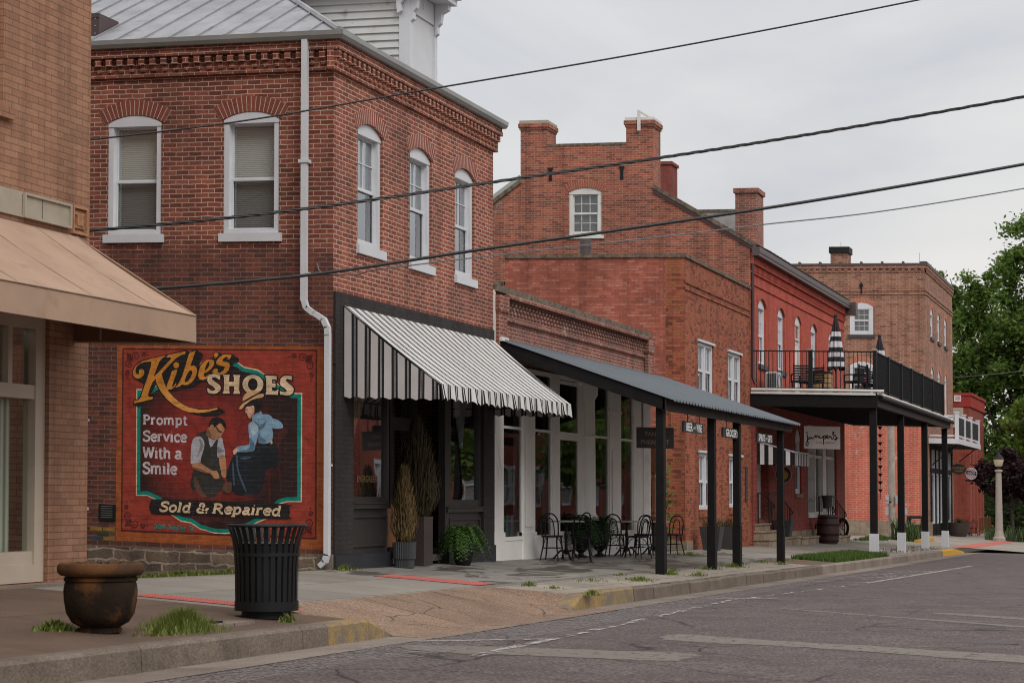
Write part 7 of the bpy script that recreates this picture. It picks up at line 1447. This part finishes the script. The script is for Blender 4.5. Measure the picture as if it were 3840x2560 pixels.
cable([(74,-8,6.6),(95,-2.4,5.4),(103,.5,5.2)],.014,MT['cable_grey'],'faint wire sagging past the deep red building')
o=empty('utility_pole',(9.4,-22,rz(9,-17)),'utility pole across the street carrying the overhead cables','utility pole'); m=MB(); m.tube([(9.4,-22.1,-1),(9.4,-22.1,12.6)],[.17,.12],10); m.build('shaft',MT['pole'],o,smooth=True); m=MB(); m.box(8.4,10.4,-22.16,-22.04,11.6,11.75); m.build('crossarm',MT['pole'],o)
# ------------------------------------------------------------- across the street: what the shop windows mirror
o=empty('red_brick_shop',(45,-26,-1),'red brick shop across the street with white framed windows','building'); F5=Fr('F',-26)
class Bk(Fr):
    def __call__(s,u,v,d=0): return (u,s.c+d,v)
F5=Bk('F',-26); hl=[(16+k*6.2,18.2+k*6.2,.6,3.0) for k in range(20)]+[(16+k*6.2,17.6+k*6.2,5,7) for k in range(20)]
m=MB(); m.wall(F5,12,142,-2.2,8.6,hl,.2); m.poly([(12,-26,-1.6),(12,-40,-1.6),(12,-40,8.6),(12,-26,8.6)]); m.poly([(142,-26,-2.2),(142,-40,-2.2),(142,-40,8.6),(142,-26,8.6)]); m.build('wall',MT['far_red'],o)
for (a,b,c,e) in hl:
    m=MB(); ring(m,F5,a,b,c,e,.18,-.15,.04); m.fbox(F5,a,b,(c+e)/2-.05,(c+e)/2+.05,-.15,.02); w_=m.build('window',MT['white'],o); m=MB(); m.poly([F5(a,c,-.12),F5(b,c,-.12),F5(b,e,-.12),F5(a,e,-.12)]); m.build('blind',MT['blind_low'],w_)
def car(x,y,col,lab):
    z=rz(x,y); o=empty('parked_car',(x,y,z),lab,'car','cars parked across the street'); f=Bk('F',y); m=MB()
    side=[(-2.3,.35),(-2.35,.75),(-2.2,1.0),(-1.5,1.05),(-1.0,1.62),(.9,1.66),(1.4,1.15),(2.2,1.0),(2.35,.7),(2.3,.35)]
    m.prism(f,[(x+u,z+v) for u,v in side],-.88,.88); m.build('body',mat('car_paint_'+lab.split()[0],col,.25,.3,mot=.03,bump=0),o)
    for a,b in((-.95,-.1),(0,.85)): m=MB(); m.prism(f,[(x+a-(.3 if a<-.5 else 0),z+1.1),(x+a+.02,z+1.55),(x+b,z+1.57),(x+b+(.35 if b>.5 else 0),z+1.1)],.885,.89); m.build('side_window',MT['black'],o)
    for u in(-1.45,1.4):
        for s in(1,-1): m=MB(); m.cyl((x+u,y+s*.70,z+.33),(x+u,y+s*.91,z+.33),.33,n=20); m.build('wheel',MT['black'],o)
car(27,-15.4,(.45,.46,.47),'silver estate car parked across the street'); car(36,-15.4,(.50,.50,.50),'white saloon car parked across the street')
for k,x in enumerate((88,118,150,175,205)): tree('street_tree',x,-22,[(x,-22,5,3.2),(x-2,-22,3.6,2.2),(x+2,-22,3.8,2.4)],3000,.4,MT['leafA'],('green street tree across the road, second along','green street tree across the road, third along','green street tree across the road, fourth along','green street tree across the road, fifth along','green street tree across the road, farthest')[k],seed=60+k,trunk=.2)
tree('street_tree',62,-21,[(62,-21,4.2,2.3),(60,-21,3.4,1.6),(64,-21,3.4,1.6)],3000,.3,MT['leafA'],'green street tree across the road, nearest of the row',seed=50,trunk=.2)
